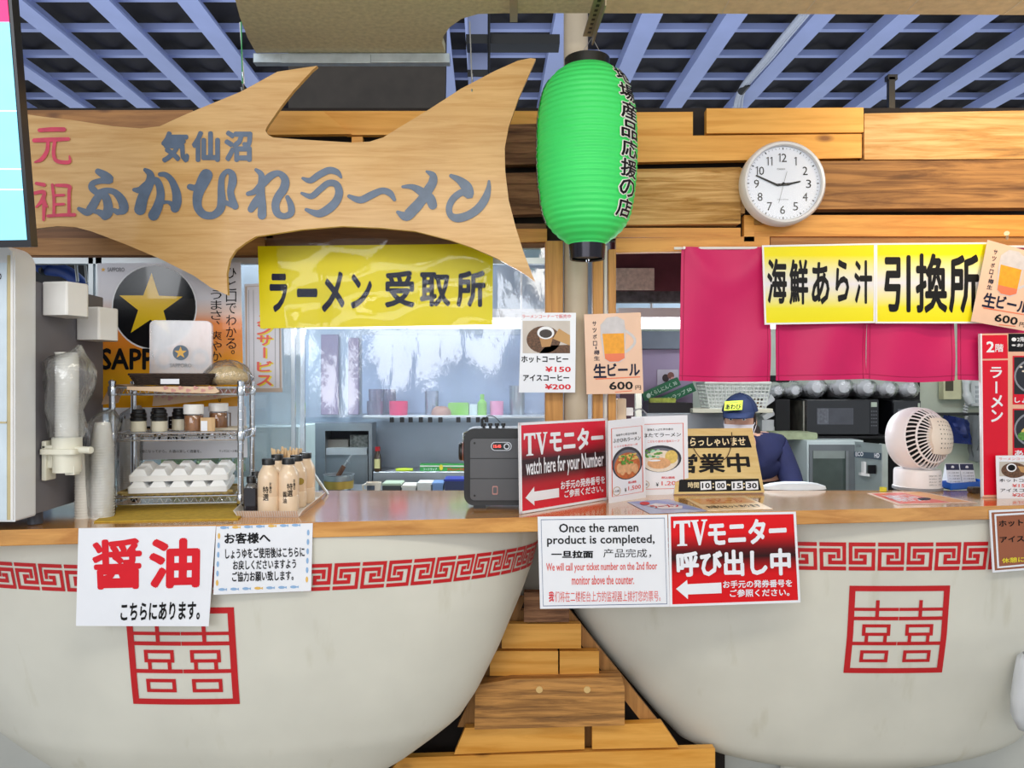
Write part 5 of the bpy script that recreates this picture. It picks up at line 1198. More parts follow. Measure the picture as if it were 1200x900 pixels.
t = thing('wicker_basket', 'dark brown wicker basket with a small white tag on top of the rack', 'basket'); g = G(); bw, bd, bh = .125, .07, .036
for k in range(6):
    f = k/5; ex, ey = bw-.016*(1-f)+.0, bd-.012*(1-f); z = .004+f*(bh-.006); pts = []
    for s_, (cx, cy) in enumerate(((1, 1), (-1, 1), (-1, -1), (1, -1))):
        for j in range(5):
            a = (s_+j/4)*PI/2; pts.append((cx*(ex-.015)+.015*math.cos(a), cy*(ey-.015)+.015*math.sin(a), z))
    dense = []
    for i in range(len(pts)):
        A, B_ = Vector(pts[i]), Vector(pts[(i+1) % len(pts)]); m = max(1, int((B_-A).length/.010))
        for j in range(m): dense.append(A.lerp(B_, j/m))
    for i, p in enumerate(dense): d_ = Vector((p.x, p.y, 0)).normalized(); dense[i] = p+d_*(.0022 if (i+k) % 2 else -.0012)
    g.tube(dense, .0042, WICK, 6, closed=True)
g.box((-bw+.012, -bd+.012, 0), (bw-.012, bd-.012, .004), WICK); g.build('weave', t)
g = G(); g.box((-.028, -bd-.007, .004), (.028, -bd-.005, .020), LAM); o2 = g.build('tag', t); part_label(o2, 'small white tag')
place(t, (197-131)/151*RL, .085, s3+.004)
FROST = film('frosted_acrylic', .42, '#e6e4ea', .18, .22, wscale=5)
t = thing('acrylic_holder', 'frosted acrylic holder with a small star emblem standing in the wicker basket', 'holder')
g = G(); hw, hh = .096, .205; g.rbox((-hw, -.012, 0), (hw, .012, hh), FROST, .018, axis=1); g.build('body', t, angle=60)
g = G(); pp = Plane((0, -.014, 0), (0, -1, 0)); cx, cz = .0, .100
def circ(r, m, off): g.poly([(cx+r*math.cos(k*PI/16), -.0125-off, cz+r*math.sin(k*PI/16)) for k in range(32)], m)
circ(.0245, M('emblem_blue_black', '#3e5368', .3), .0005); pts = []
for k in range(10):
    rr_ = .020 if k % 2 == 0 else .0082; a = PI/2+k*PI/5; pts.append((cx+rr_*math.cos(a), -.0140, cz+rr_*math.sin(a)))
g.poly(pts, M('star_gold', '#e8b040', .4))
v, f = glyph('SAPPORO', .02); g.add([(-.034+.068*a, -.0135, .052+.013*b) for a, b in v], f, GR); part_label(g.build('emblem', t), 'star in a dark disc above small lettering')
place(t, (201-131)/151*RL, .105, s3+.010)
t = thing('wrapped_crisps', 'clear bag of sesame-speckled fried noodles on the right end of the rack', 'bag'); NOODB = M('fried_noodles', '#e2c48c', .8, vary=.3, scale=130, bump=.8)
g = G(); g.lathe([(0, .002), (.05, .004), (.066, .018), (.062, .036), (.045, .052), (.02, .060), (0, .061)], (0, 0, 0), NOODB, 22, sy=.75)
rr = random.Random(2)
for k in range(60):
    a = rr.uniform(0, 2*PI); r = rr.uniform(.015, .055); z = .056-.6*(r-.01)**1.2*.9; g.lathe([(0, .0012), (.0012, 0), (0, -.0012)], (r*math.cos(a), r*.75*math.sin(a), max(z, .02)), INK if k % 2 else NOODB, 5)
g.build('crisps', t); g = G(); prof = [(.04, .001), (.066, .003), (.078, .018), (.074, .042), (.058, .064), (.03, .078), (.004, .082)]; vs = []; fs = []; n = 26; rr = random.Random(6)
for r, z in prof:
    for k in range(n): a = 2*PI*k/n; q_ = r*(1+rr.uniform(-.07, .07)); vs.append((q_*math.cos(a), q_*.75*math.sin(a), z+rr.uniform(-.002, .002) if z > .002 else z))
for i in range(len(prof)-1):
    for k in range(n): fs.append((i*n+k, i*n+(k+1) % n, (i+1)*n+(k+1) % n, (i+1)*n+k))
g.add(vs, fs, BAGF); part_label(g.build('wrapper', t, angle=180), 'clear crinkled wrapper'); place(t, (259-131)/151*RL, .09, s3+.005)
# ------------------------------------------------------------------ tray of sauce bottles
tr = [onTop(278, 606, ZT), onTop(350, 606, ZT), onTop(377, 584, ZT), onTop(300, 584, ZT)]
TRW = M('ribbed_tray_white', '#e3dcd6', .5, vary=.05)
t = thing('bottle_tray', 'white rimmed tray holding the pale sauce bottles', 'tray', tuple((tr[0]+tr[2])/2), absolute=True)
g = G(); g.prism([p+Vector((0, 0, .006)) for p in tr], (0, 0, -.0055), TRW); g.build('base', t)
g = G()
for i in range(4):
    a, b = tr[i], tr[(i+1) % 4]; m = 26 if i % 2 == 0 else 22; o_ = (Vector((0, 0, .012)));  d_ = (b-a).normalized(); nn = Vector((d_.y, -d_.x, 0))
    g.prism([a+nn*.000+Vector((0, 0, .001)), b+Vector((0, 0, .001)), b+nn*.012+Vector((0, 0, .020)), a+nn*.012+Vector((0, 0, .020))], -nn*.003, TRW)
    for k in range(m): c = a.lerp(b, (k+.5)/m)+nn*.007+Vector((0, 0, .012)); g.tube([c+Vector((0, 0, -.009))-nn*.005, c+Vector((0, 0, .008))+nn*.005], .0016, M('tray_rib_tan', '#d3b9a3', .6), 5)
part_label(g.build('rim', t), 'ribbed rim')
SAUCE = M('pale_sauce', '#ecd2b4', .28, vary=.03, coat=.4)
def bottle():
    t = thing('sauce_bottle', '', 'bottle'); g = G(); g.lathe([(0, .001), (.028, .001), (.031, .006), (.0315, .05), (.0305, .052), (.0315, .054), (.0315, .108), (.029, .122), (.020, .138), (.0165, .146), (.0165, .15)], (0, 0, 0), SAUCE, 26); g.build('body', t)
    g = G(); prof = [(.0165, .147), (.0195, .148), (.0195, .164), (.0185, .166), (0, .166)]; g.lathe(prof, (0, 0, 0), BLACKP, 24); part_label(g.build('cap', t), 'black screw cap')
    return t
def blabel(t, chars, x, z0, z1, hw, small=None, ang=0.):
    g = G(); h = (z1-z0)/len(chars)
    def put(ch, xc, zt, hh, hw):
        for k, (v, f) in enumerate(heavy(ch, .02)):
            out = []; r = .0322+.00004*k
            for a, b in v:
                th = (xc+(a-.5)*2*hw)/.0318+ang; out.append((r*math.sin(th), -r*math.cos(th), zt-hh*.92*(1-b)))
            g.add(out, f, INK)
    for i, c in enumerate(chars): put(c, x, z1-i*h, h, hw)
    if small:
        hs = .034/len(small)
        for i, c in enumerate(small): put(c, x+.014, z1+.012-i*hs, hs, .0035)
    g.build('label_writing', t)
b0 = bottle(); bl = []
BP_ = [(314.5, 601, 'pale sauce bottle with brushed writing, front left on the white tray'), (338, 600, 'pale sauce bottle with the most writing, front right on the white tray'), (325, 592.5, 'pale sauce bottle behind the front left one on the tray'), (347.5, 594, 'pale sauce bottle with a round gold sticker behind the front right one'), (358, 589, 'tall-standing pale sauce bottle at the right rear of the tray')]
TB = None
for i, (px, py, lab) in enumerate(BP_):
    p = onTop(px, py, ZT+.006); c = b0 if i == 0 else copy_thing(b0, p); c.location = p; c['label'] = lab; c['group'] = 'pale sauce bottles on the tray'; c.rotation_euler = (0, 0, math.atan2(p.x, p.y)*-1); bl.append(c)
blabel(bl[0], '特選', -.008, .04, .085, .0085, 'お鶴の'); blabel(bl[1], '特選', .004, .05, .092, .0085, 'お鶴の'); blabel(bl[1], '醤油', -.011, .03, .067, .006)
g = G(); g.lathe([(0, .0012), (.010, .001), (.011, 0)], (.012, -.031, .085), M('gold_sticker', '#a98f3e', .3, .5), 18, Matrix.Rotation(PI/2, 3, 'X')); part_label(g.build('sticker', bl[3]), 'round gold sticker')
# dark soy bottle
SOY = M('dark_soy', '#231f26', .15, vary=.1, coat=.5)
for i, (px, py, lab) in enumerate(((294.5, 600, 'small square dark soy sauce bottle at the left end of the white tray'), (300, 592, 'second dark soy bottle half hidden behind the first one and the front left sauce bottle'))):
    p = onTop(px, py, ZT+.006); t = thing('soy_bottle', lab, 'bottle', tuple(p), .1, 'dark soy bottles'); g = G(); g.rbox((-.020, -.020, 0), (.020, .020, .076), SOY, .006, axis=2); g.build('body', t, bevel=.003)
    g = G(); g.lathe([(.019, .076), (.016, .084), (.012, .088), (.012, .094)], (0, 0, 0), film('clear_neck', .25, '#ddd6cc', .1, .2), 18); part_label(g.build('neck', t), 'clear empty neck'); g = G(); g.lathe([(.013, .09), (.0145, .091), (.0145, .108), (.013, .110), (0, .110)], (0, 0, 0), BLACKP, 20); g.build('cap', t)
# bundle of wooden skewers behind the bottles
p = onTop(336, 589, ZT+.006); STK = M('pale_chopstick', '#e6c79c', .6, vary=.08)
g = G(); g.lathe([(0, 0), (.036, .002), (.040, .10), (.038, .10), (.034, .004), (0, .004)], (0, 0, 0), M('tan_cup', '#d9bfa0', .5), 22); o = g.build('stick_cup', org=(0, 0, 0)); tag(o, 'tan cup of chopsticks behind the sauce bottles', 'cup'); o.location = p
g = G(); g.box((-.0026, -.0026, 0), (.0026, .0026, .176), STK); s0 = g.build('chopstick', org=(0, 0, 0), bevel=.0006); rr = random.Random(9)
for k in range(46):
    c = s0 if k == 0 else s0.copy()
    if k: COL.objects.link(c)
    a = k*2.39996; r = .031*math.sqrt((k+.5)/46); c.location = p+Vector((r*math.cos(a), r*math.sin(a), .006)); c.rotation_euler = (-.10*r/.03*math.sin(a)+rr.uniform(-.01, .01), .12*r/.03*math.cos(a), rr.uniform(0, 1.5)); c.scale.z = rr.uniform(.93, 1.02)
    tag(c, 'pale wooden chopstick in the bundle rising behind the sauce bottles', 'chopstick', 'chopsticks in the tan cup')
# white box behind the rack
# ------------------------------------------------------------------ speaker
a = onTop(554, 597); SPZ = ZT
sp = thing('speaker', 'dark grey portable speaker with knobs, half behind the red monitor sign', 'speaker', (a.x, a.y, ZT), math.atan(.02)); SG = M('speaker_grey', '#57585d', .45, vary=.05); SBZ = M('speaker_black', '#1d1d20', .4)
x0, x1, H = -.028, .225, .262; g = G(); g.rbox((x0, .0, .012), (x1, .15, H-.004), SBZ, .034, axis=1, n=7); g.build('casing', sp, bevel=.006)
g = G(); g.rbox((x0+.020, -.008, .030), (x1-.02, .002, H-.036), SG, .014, axis=1); g.box((x0+.02, -.0086, .098), (x1-.02, -.0078, .1005), SBZ); g.box((x0+.02, -.0086, .162), (x1-.02, -.0078, .1645), SBZ)
for xx in (x0+.034, x1-.034):
    for zz in (.045, H-.05): g.lathe([(0, .009), (.0035, .009), (.0035, .0)], (xx, 0, zz), SBZ, 12, RX)
part_label(g.build('front_grille', sp, bevel=.001), 'grey ribbed front plate')
g = G(); g.rbox((.058, -.0125, H-.074), (.124, -.006, H-.046), M('silver_rim', '#c9c9cc', .25, .9), .013, axis=1); g.rbox((.061, -.0135, H-.0715), (.121, -.008, H-.0485), SBZ, .011, axis=1)
v, f = glyph('15.45', .03); g.add([(.066+.024*a_, -.0140, H-.064+.009*b_) for a_, b_ in v], f, emit('red_led', '#ff4a40', 2.)); g.lathe([(.006, .0165), (.010, .0165), (.011, .012)], (.108, 0, H-.06), M('silver_rim', '#c9c9cc', .25, .9), 20, RX)
part_label(g.build('display', sp), 'oval display with red digits'); g = G(); g.rbox((.062, -.0105, .048), (.080, -.006, .076), M('rose_metal', '#b98a84', .3, .7), .004, axis=1); g.rbox((.065, -.0112, .053), (.077, -.008, .072), SG, .003, axis=1); part_label(g.build('badge', sp), 'rose-coloured U-shaped badge')
g = G(); g.lathe([(0, .020), (.026, .019), (.030, .014), (.030, 0)], (x0, .06, .18), SBZ, 26, Matrix.Rotation(-PI/2, 3, 'Y')); g.lathe([(.0305, .002), (.032, .004), (.0305, .007)], (x0, .06, .18), M('rose_metal', '#b98a84', .3, .7), 26, Matrix.Rotation(-PI/2, 3, 'Y')); g.tube([(x0-.004, .05, .20), (x0-.006, .09, .235), (x0+.02, .1, .248)], .004, M('silver_rim', '#c9c9cc', .25, .9), 8); part_label(g.build('side_knob', sp), 'dark knob with a rose rim')
for k in range(4):
    g = G(); g.lathe([(.0045, H-.006), (.0045, H+.002), (.0075, H+.003), (.007, H+.011), (0, H+.011)], (.035+.021*k, .04, 0), SBZ, 14); g.build('knob', sp)
g = G(); g.tube([(.03, .05, H+.0), (.028, .05, H+.022), (.035, .06, H+.026)], .005, SBZ, 8); g.tube(smooth_path([Vector(p) for p in ((.035, .06, H+.022), (.05, .06, H+.034), (.07, .06, H+.03), (.088, .06, H+.012))], 5), .0015, SBZ, 6); g.build('plug_lead', sp)
for xx in (x0+.05, x1-.05): g = G(); g.box((xx-.02, .02, 0), (xx+.02, .13, .014), SBZ); g.build('foot', sp)
# ------------------------------------------------------------------ white desk fan
fb = onTop(1090, 577); fan = thing('desk_fan', 'round white desk fan seen from behind on the right worktop', 'fan', (fb.x, fb.y+.09, ZT), math.radians(0))
FW = M('fan_white', '#ece6e6', .35, vary=.02); FBK = M('fan_inner_dark', '#2b2a2d', .6)
g = G(); g.lathe([(0, 0), (.083, 0), (.086, .004), (.086, .012), (.083, .014), (.082, .070), (.078, .078), (.050, .080), (0, .080)], (0, 0, 0), FW, 36); g.build('base', fan)
g = G(); g.lathe([(.0872, .002), (.0875, .009), (.0868, .012)], (0, 0, 0), M('grey_base_ring', '#8a8a8e', .5), 36); g.build('base_ring', fan)
g = G()
def bt(s_, xa, za, w_, h_):
    v, f = glyph(s_, .0); out = []
    for a_, b_ in v:
        th = (xa+a_*w_)/.083; out.append((.0835*math.sin(th), -.0835*math.cos(th), za+b_*h_))
    g.add(out, f, GR)
for k in range(4): bt(['DESK FAN', '品名 扇風機 100V', '定格 30W 50/60Hz', '羽根径 15cm'][k], .0, .056-.011*k, .034, .0055); bt(['据置型', '製造年', '注意事項', '日本製'][k], .042, .056-.011*k, .018, .0055)
part_label(g.build('rating_print', fan), 'small grey rating text')
ax = Vector((.40, -.90, .10)).normalized(); C0 = Vector((-.004, 0, .19)); Rm = ax.to_track_quat('Z', 'Y').to_matrix(); RS = .122; SQ = 1.0
def fp(pol, az, r=RS): return C0+Rm @ Vector((r*math.sin(pol)*math.cos(az), r*math.sin(pol)*math.sin(az), r*math.cos(pol)*.86))
g = G(); prof = [(RS*math.sin(math.radians(d)), RS*.86*math.cos(math.radians(d))) for d in range(66, 120, 4)]+[(RS*.80, -RS*.46), (RS*.76, -RS*.44)]; g.lathe(prof, C0, FW, 48, Rm); g.lathe([(RS*.905, RS*.34), (RS*.925, RS*.345), (RS*.92, RS*.36), (RS*.90, RS*.36)], C0, FW, 48, Rm); part_label(g.build('front_shell', fan), 'smooth white front shell')
g = G(); g.lathe([(0, -.03), (RS*.86, -.03), (RS*.88, RS*.30)], C0, FBK, 40, Rm); part_label(g.build('inner_drum', fan), 'dark inside'); g = G()
for k in range(36):
    az = 2*PI*k/36; w_ = .022
    for pa, pb in ((25, 46), (48, 68)):
        pts = []
        for j in range(7):
            po = math.radians(pa+(pb-pa)*j/6); pts.append(fp(po, az+.10*j/6, RS+.001))
        g.tube(pts, .0026 if pa < 40 else .0031, FW, 5)
for d in (47, 67): g.tube([fp(math.radians(d), 2*PI*k/48) for k in range(48)], .0042, FW, 6, closed=True)
g.build('rear_grille', fan)
g = G(); prof = [(0, RS*.86+.012)]+[(RS*math.sin(math.radians(d))*1.0, RS*.86*math.cos(math.radians(d))+.012) for d in (6, 12, 18, 23, 26)]+[(RS*math.sin(math.radians(27)), RS*.86*math.cos(math.radians(28))-.006)]
CAPM = M('fan_cap_cream', '#ecdfd0', .4, vary=.02); g.lathe(prof, C0, CAPM, 36, Rm)
# motor housing continuing to the right rim
hp = []; nn_ = 9
for s_ in (-1, 1): pass
for i in range(8):
    for j in range(10):
        pol0, pol1 = 8, 70; 
vs = []; fs = []; NI, NJ = 16, 14
tx = Vector((1, 0, 0)); tz = Vector((0, 0, 1))
rt = (tx-ax*tx.dot(ax)).normalized(); ut = ax.cross(rt)*-1; ut = ut if ut.z > 0 else -ut
def hs(u, w_, r=RS+.010):
    v = (ax+rt*u+ut*w_); v = v.normalized(); l = Rm.inverted() @ v; p = Vector((l.x, l.y, l.z*.86))*r; return C0+Rm @ p
for i in range(NI+1):
    for j in range(NJ+1): vs.append(hs(-.36+1.75*i/NI, -.50+1.18*j/NJ, RS+.013))
m_ = NJ+1
for i in range(NI):
    for j in range(NJ): fs.append((i*m_+j, (i+1)*m_+j, (i+1)*m_+j+1, i*m_+j+1))
g.add(vs, fs, CAPM)
edge = [i*m_ for i in range(NI+1)]+[NI*m_+j for j in range(1, NJ+1)]+[i*m_+NJ for i in range(NI-1, -1, -1)]+[j for j in range(NJ-1, 0, -1)]
ev = [vs[k] for k in edge]; iv = [C0+(p-C0)*.86 for p in ev]; n_e = len(ev); g.add(ev+iv, [(k, (k+1) % n_e, n_e+(k+1) % n_e, n_e+k) for k in range(n_e)], CAPM)
for i in range(8):
    for j in range(7):
        c = hs(-.1+.13*i, -.28+.13*j, RS+.0135); nrm = (c-C0).normalized(); o1 = nrm.orthogonal().normalized(); o2 = nrm.cross(o1)
        g.poly([c+nrm*.001+o1*.0026*math.cos(k*PI/4)+o2*.0026*math.sin(k*PI/4) for k in range(8)], FBK)
part_label(g.build('motor_housing', fan), 'cream perforated rear housing')
g = G(); g.tube([C0+Vector((0, .0, -.095)), (0, 0, .075)], [.03, .045], FW, 20); g.build('neck', fan)
# ------------------------------------------------------------------ packs in a blue tray by the fan
BLU = M('blue_plastic', '#1f63c9', .35); PKN = M('navy_pack_top', '#2a2c4e', .4)
a, b = onTop(1118, 576), onTop(1156, 573); dd = Vector((0, .16, 0))
t = thing('pack_tray', 'bright blue plastic tray of white packs between the fan and the red board', 'tray', tuple((a+b)/2+Vector((0, .05, 0))), absolute=True)
g = G(); A = [a+Vector((0, .02, .002)), b+Vector((.02, .02, .002)), b+dd*.6+Vector((.02, 0, .002)), a+dd*.6+Vector((0, 0, .002))]; g.prism(A, (0, 0, .004), BLU)
for i in range(4): p0, p1 = A[i], A[(i+1) % 4]; d_ = (p1-p0).normalized(); nn = Vector((-d_.y, d_.x, 0)); g.prism([p0, p1, p1+Vector((0, 0, .026)), p0+Vector((0, 0, .026))], nn*.003, BLU)
g.build('tray_body', t)
for i, (px, lab) in enumerate(((1125, 'white seasoning pack with a navy top, left one in the blue tray'), (1142, 'white seasoning pack with a navy top, right one beside the red board'))):
    p = onTop(px, 571, ZT+.008)+Vector((0, .03, 0)); t = thing('seasoning_pack', lab, 'pack', tuple(p), group='packs in the blue tray'); g = G(); w2 = .026
    g.add([(-w2, 0, 0), (w2, 0, 0), (w2, .05, 0), (-w2, .05, 0), (-w2, .024, .085), (w2, .024, .085)], [(0, 1, 5, 4), (2, 3, 4, 5), (1, 2, 5), (3, 0, 4), (0, 3, 2, 1)], M('pack_white', '#eeeef2', .4)); g.build('pouch', t)
    g = G(); g.add([(-w2*.98, .0165, .06), (w2*.98, .0165, .06), (w2*.98, .0225, .083), (-w2*.98, .0225, .083)], [(0, 1, 2, 3)], PKN); g.poly([(.0+.006*math.cos(k*PI/6), .0185, .071+.006*math.sin(k*PI/6)) for k in range(12)], WHITE)
    for k in range(4): v, f = glyph('だしの素 徳用', .0); g.add([(-.02+.04*a_, .0115-.003*k, .047-.011*k+.006*b_) for a_, b_ in v], f, GR)
    part_label(g.build('pack_print', t), 'navy band with a white dot'); 
p = onTop(1144, 578); g = G(); g.rbox((-.022, -.012, 0), (.026, .02, .022), M('mottled_charm', '#4a3b30', .5, vary=.6, scale=80), .008, axis=1); o = g.build('small_pouch', org=(0, 0, 0)); tag(o, 'little dark mottled pouch at the foot of the red board', 'pouch'); o.location = p
# ------------------------------------------------------------------ kitchen behind the left window (seen through the vinyl)
def pbox(g, x0, y0, x1, y1, d, t, mat, r=0.):
    a, b = P(x0, y0, d), P(x1, y1, d)
    if r: g.rbox((a.x, d, b.z), (b.x, d+t, a.z), mat, r, axis=1)
    else: g.box((a.x, d, b.z), (b.x, d+t, a.z), mat)
def simple(name, cat, lab, rects, d, t, mat, group=None, bev=.003, r=0., floor=False, top=False):
    g = G()
    if floor: rects = [(a, b, c, 450+HC*F/d) for a, b, c, _ in rects]
    if top: rects = [(a, 450-(2.36-HC)*F/d, c, e) for a, _, c, e in rects]
    for x0, y0, x1, y1 in rects: pbox(g, x0, y0, x1, y1, d, t, mat, r)
    return tag(g.build(name, bevel=bev), lab, cat, group)
def lamp(name, lab, x0, x1, y, d, power, label_hide=None):
    t = thing(name, lab, 'lamp', tuple(P((x0+x1)/2, y, d)), absolute=True); a, b = P(x0, y, d), P(x1, y, d)
    g = G(); g.tube([a, b], .022, emit('tube_glow', '#f4fbff', 4.), 14); part_label(g.build('tube', t), 'glowing fluorescent tube')
    g = G(); g.box((a.x-.02, d-.05, a.z+.030), (b.x+.02, d+.08, a.z+.075), WHITEP); g.box((a.x-.02, d-.02, a.z-.026), (a.x, d+.02, a.z+.03), WHITEP); g.box((b.x, d-.02, b.z-.026), (b.x+.02, d+.02, b.z+.03), WHITEP)
    for x in (a.x+.15, b.x-.15): g.tube([(x, d+.02, a.z+.07), (x, d+.02, 2.36)], .006, WHITEP, 6)
    g.build('fitting', t)
    l = area('tube_light', (0, 0, 0), (0, 0, -1), abs(b.x-a.x), .05, power, (.86, .94, 1)); l.name = 'tube_light'; l.location = ((a.x+b.x)/2, d-.03, a.z-.035); l.rotation_euler = (-.35, 0, 0)
    l.parent = t; l.location = Vector(l.location)-t.location
lamp('fluorescent_lamp', 'glowing fluorescent lamp seen through the vinyl in the left serving window', 250, 645, 380, 3.95, 13)
lamp('fluorescent_lamp', 'glowing fluorescent lamp partly behind the crimson curtain in the right window', 728, 960, 380, 3.75, 14)
area('kitchen_fill_light', (-.9, 3.6, 2.30), (-.9, 4.3, .9), 1.6, .4, 9, (.85, .92, 1))  # this and the next: added fill for the closed kitchen, no real fitting
area('kitchen_fill_light', (1.9, 3.9, 2.30), (1.9, 4.9, 1.0), 1.8, .4, 15, (.95, .97, 1))
BD = 4.38
SHS = M('shelf_steel', '#b9c0c6', .35, .6)
simple('wall_panel', 'panel', 'mauve wall panels behind the glasses shelf seen through the vinyl', [(376, 392, 396, 486), (408, 396, 420, 486)], BD, .03, M('mauve_panel', '#8f7f9c', .5, vary=.1))
simple('wall_panel', 'panel', 'pale blue steel back panel above the glasses shelf', [(424, 392, 640, 485)], BD+.01, .02, M('blue_steel_panel', '#9fb0cc', .35, .3, vary=.12, scale=4))
sh = simple('wall_shelf', 'shelf', 'thin steel shelf carrying glasses at the bottom edge of the vinyl', [(425, 487, 640, 490.5)], 4.12, .26, SHS)
g = G()
for x in (459, 471, 481, 493, 504, 516, 537, 549, 560, 570): pbox(g, x-2.4, 489, x+2.4, 495, 4.11, .02, BLACKP)
part_label(g.build('clip', sh), 'black clips under the shelf edge')
def cyl(name, cat, lab, px, y0, y1, rpx, d, mat, prof=None, group=None):
    p = P(px, y1, d); h = (y1-y0)/F*d; r = rpx/F*d; g = G()
    pr = prof or [(0, .0), (.85, 0), (.95, .05), (1, .5), (1, 1), (.9, 1), (.85, .1), (0, .06)]
    g.lathe([(a*r, b*h) for a, b in pr], p, mat, 20); return tag(g.build(name), lab, cat, group)
TGL = film('tinted_tumbler', .35, '#8d83a0', .06, .2)
cyl('drinking_glass', 'glass', 'dark tinted glass, front left on the steel shelf behind the vinyl', 440, 470, 487, 10, 4.2, TGL); cyl('drinking_glass', 'glass', 'dark glass stacked upside down on the left tinted glass', 440, 456, 470, 8, 4.2, TGL)
cyl('drinking_glass', 'glass', 'bluish glass just left of the red tub on the steel shelf', 456, 456, 487, 8, 4.3, TGL)
cyl('storage_tub', 'tub', 'crimson tub on the steel shelf behind the vinyl', 467, 470, 487, 11, 4.2, M('crimson_plastic', '#c22a5c', .3))
cyl('glass_jar', 'jar', 'clear handled jar between the crimson tub and the brown bowl', 506, 458, 487, 8, 4.25, film('clear_jar', .25, '#c9d4e6', .05, .2))
cyl('storage_bowl', 'bowl', 'upturned brown bowl next to the green tubs on the steel shelf', 517, 476, 487, 12, 4.2, M('brown_bowl', '#8d6a5c', .5), [(1, 0), (.95, .5), (.7, .85), (.4, 1), (0, 1)])
simple('storage_tub', 'tub', 'wide green food tub on the steel shelf behind the vinyl', [(525, 472, 549, 487)], 4.2, .1, M('green_plastic', '#78b048', .35), r=.01)
simple('storage_tub', 'tub', 'milky white tub between the two green tubs', [(550, 474, 559, 487)], 4.22, .08, M('milky_plastic', '#cfdcdf', .35), r=.006)
cyl('storage_bottle', 'bottle', 'green bottle at the right end of the steel shelf', 565, 462, 487, 5.5, 4.2, M('green_plastic', '#78b048', .35), [(0, 0), (1, 0), (1, .6), (.45, .75), (.45, 1), (0, 1)])
cyl('mug', 'mug', 'pink mug right of the green bottle on the steel shelf', 582, 470, 487, 8, 4.22, M('pink_mug', '#c98aa8', .4))
cyl('steel_canister', 'canister', 'tall steel canister at the right end of the shelf near the post', 606, 452, 487, 9, 4.25, STEEL)
# recessed cooker corner
rc = thing('cooker_bench', 'steel bench with a dark recess at the left of the kitchen window', 'bench', tuple(P(405, 577, 4.24)), absolute=True)
DKR = M('dark_recess', '#3a3a3d', .7)
g = G(); pbox(g, 356, 496, 381, 760, 4.24, .13, STEEL); pbox(g, 381, 496, 432, 505, 4.24, .13, STEEL); pbox(g, 432, 496, 436, 760, 4.24, .13, STEEL); g.build('frame', rc)
g = G(); pbox(g, 379, 503, 434, 600, 4.37, .04, DKR); part_label(g.build('recess_back', rc), 'dark recess')
g = G(); pbox(g, 382, 515, 408, 525, 4.30, .06, M('taupe_box', '#8e867c', .6)); pbox(g, 410, 510, 431, 525, 4.31, .05, M('speckled_box', '#8f8f88', .7, vary=.6, scale=60)); part_label(g.build('upper_clutter', rc), 'taupe and speckled boxes')
g = G(); pbox(g, 382, 525, 430, 533, 4.25, .12, M('pale_steel_lid', '#c3c9cc', .35, .5)); pbox(g, 382, 533, 431, 760, 4.26, .1, STEEL); g.build('inner_cooker', rc)
pt = thing('saucepan', 'steel saucepan with an upright wooden handle in front of the cooker recess', 'pan', tuple(P(397, 577, 3.8)), absolute=True); c = P(397, 577, 3.8); c.z = P(0, 582, 3.6).z+.002; k4 = 3.8/F
g = G(); g.lathe([(0, 0), (.055, 0), (.07, .03), (.072, .075), (.078, .08), (.07, .08), (.064, .02), (0, .01)], c, STEEL, 24); g.lathe([(.0715, .012), (.0735, .045), (.0732, .05)], c, M('brass_band', '#b99a4a', .35, .6), 24); g.build('pot', pt)
g = G(); g.tube([P(384, 563, 3.78), P(413, 560, 3.78)], .012, STEEL, 8); g.build('rim_tray', pt)
g = G(); g.tube([P(395, 560, 3.82), P(403, 546, 3.83)], .012, wood('pan_handle_wood', '#6e4630', '#4a2d1d', along=2), 8); g.tube([P(403, 546, 3.83), P(412, 533, 3.84)], .005, STEEL, 8); g.tube([P(406, 540, 3.83), P(410, 543, 3.83), P(409, 538, 3.83)], .003, STEEL, 6); part_label(g.build('handle', pt), 'brown wooden handle')
# lower wall ledge with its things
LEDGE = simple('wall_ledge', 'ledge', 'long steel ledge under the kitchen back wall', [(437, 552.5, 640, 600)], 4.2, .22, STEEL, bev=.006, floor=True)
bt_ = thing('oil_bottle', 'dark oil bottle with a red cap and a pale label on the steel ledge', 'bottle', tuple(P(442.5, 552.5, 4.22)), absolute=True); c = P(442.5, 552.5, 4.22); k = 4.22/F
g = G(); g.lathe([(0, 0), (4.5*k, 0), (4.5*k, 16*k), (3.6*k, 19*k), (2.6*k, 22*k), (2.6*k, 26*k)], c, M('dark_oil', '#3a2a1a', .15, coat=.5), 18); g.build('body', bt_)
g = G(); g.lathe([(2.9*k, 24*k), (3.1*k, 24.5*k), (3.1*k, 29*k), (0, 29*k)], c, M('red_cap', '#c02028', .35), 18); part_label(g.build('cap', bt_), 'red cap'); g = G(); g.lathe([(4.6*k, 4*k), (4.6*k, 15*k)], c, M('pale_label', '#c9c48a', .5), 10, arc=(PI*1.25, PI*1.75)); g.build('label', bt_)
kn = thing('kitchen_knife', 'knife with a lime green handle lying on the steel ledge', 'knife', tuple(P(470, 552.5, 4.22)), absolute=True)
g = G(); a, b = P(464, 551, 4.22), P(484, 550.5, 4.22); g.tube([a, (a+b)/2, b], [.010, .013, .008], M('lime_handle', '#b7d22a', .35), 10); g.build('handle', kn); g = G(); g.prism([P(452, 551.6, 4.225), P(464, 549.6, 4.225), P(464, 552.2, 4.225)], (0, .004, 0), STEEL); part_label(g.build('blade', kn), 'steel blade')
wr = simple('wrap_box', 'box', 'long green cling-film box on the steel ledge left of the speaker', [(492, 543.5, 552, 552.3)], 4.22, .05, M('green_carton', '#3fa852', .4))
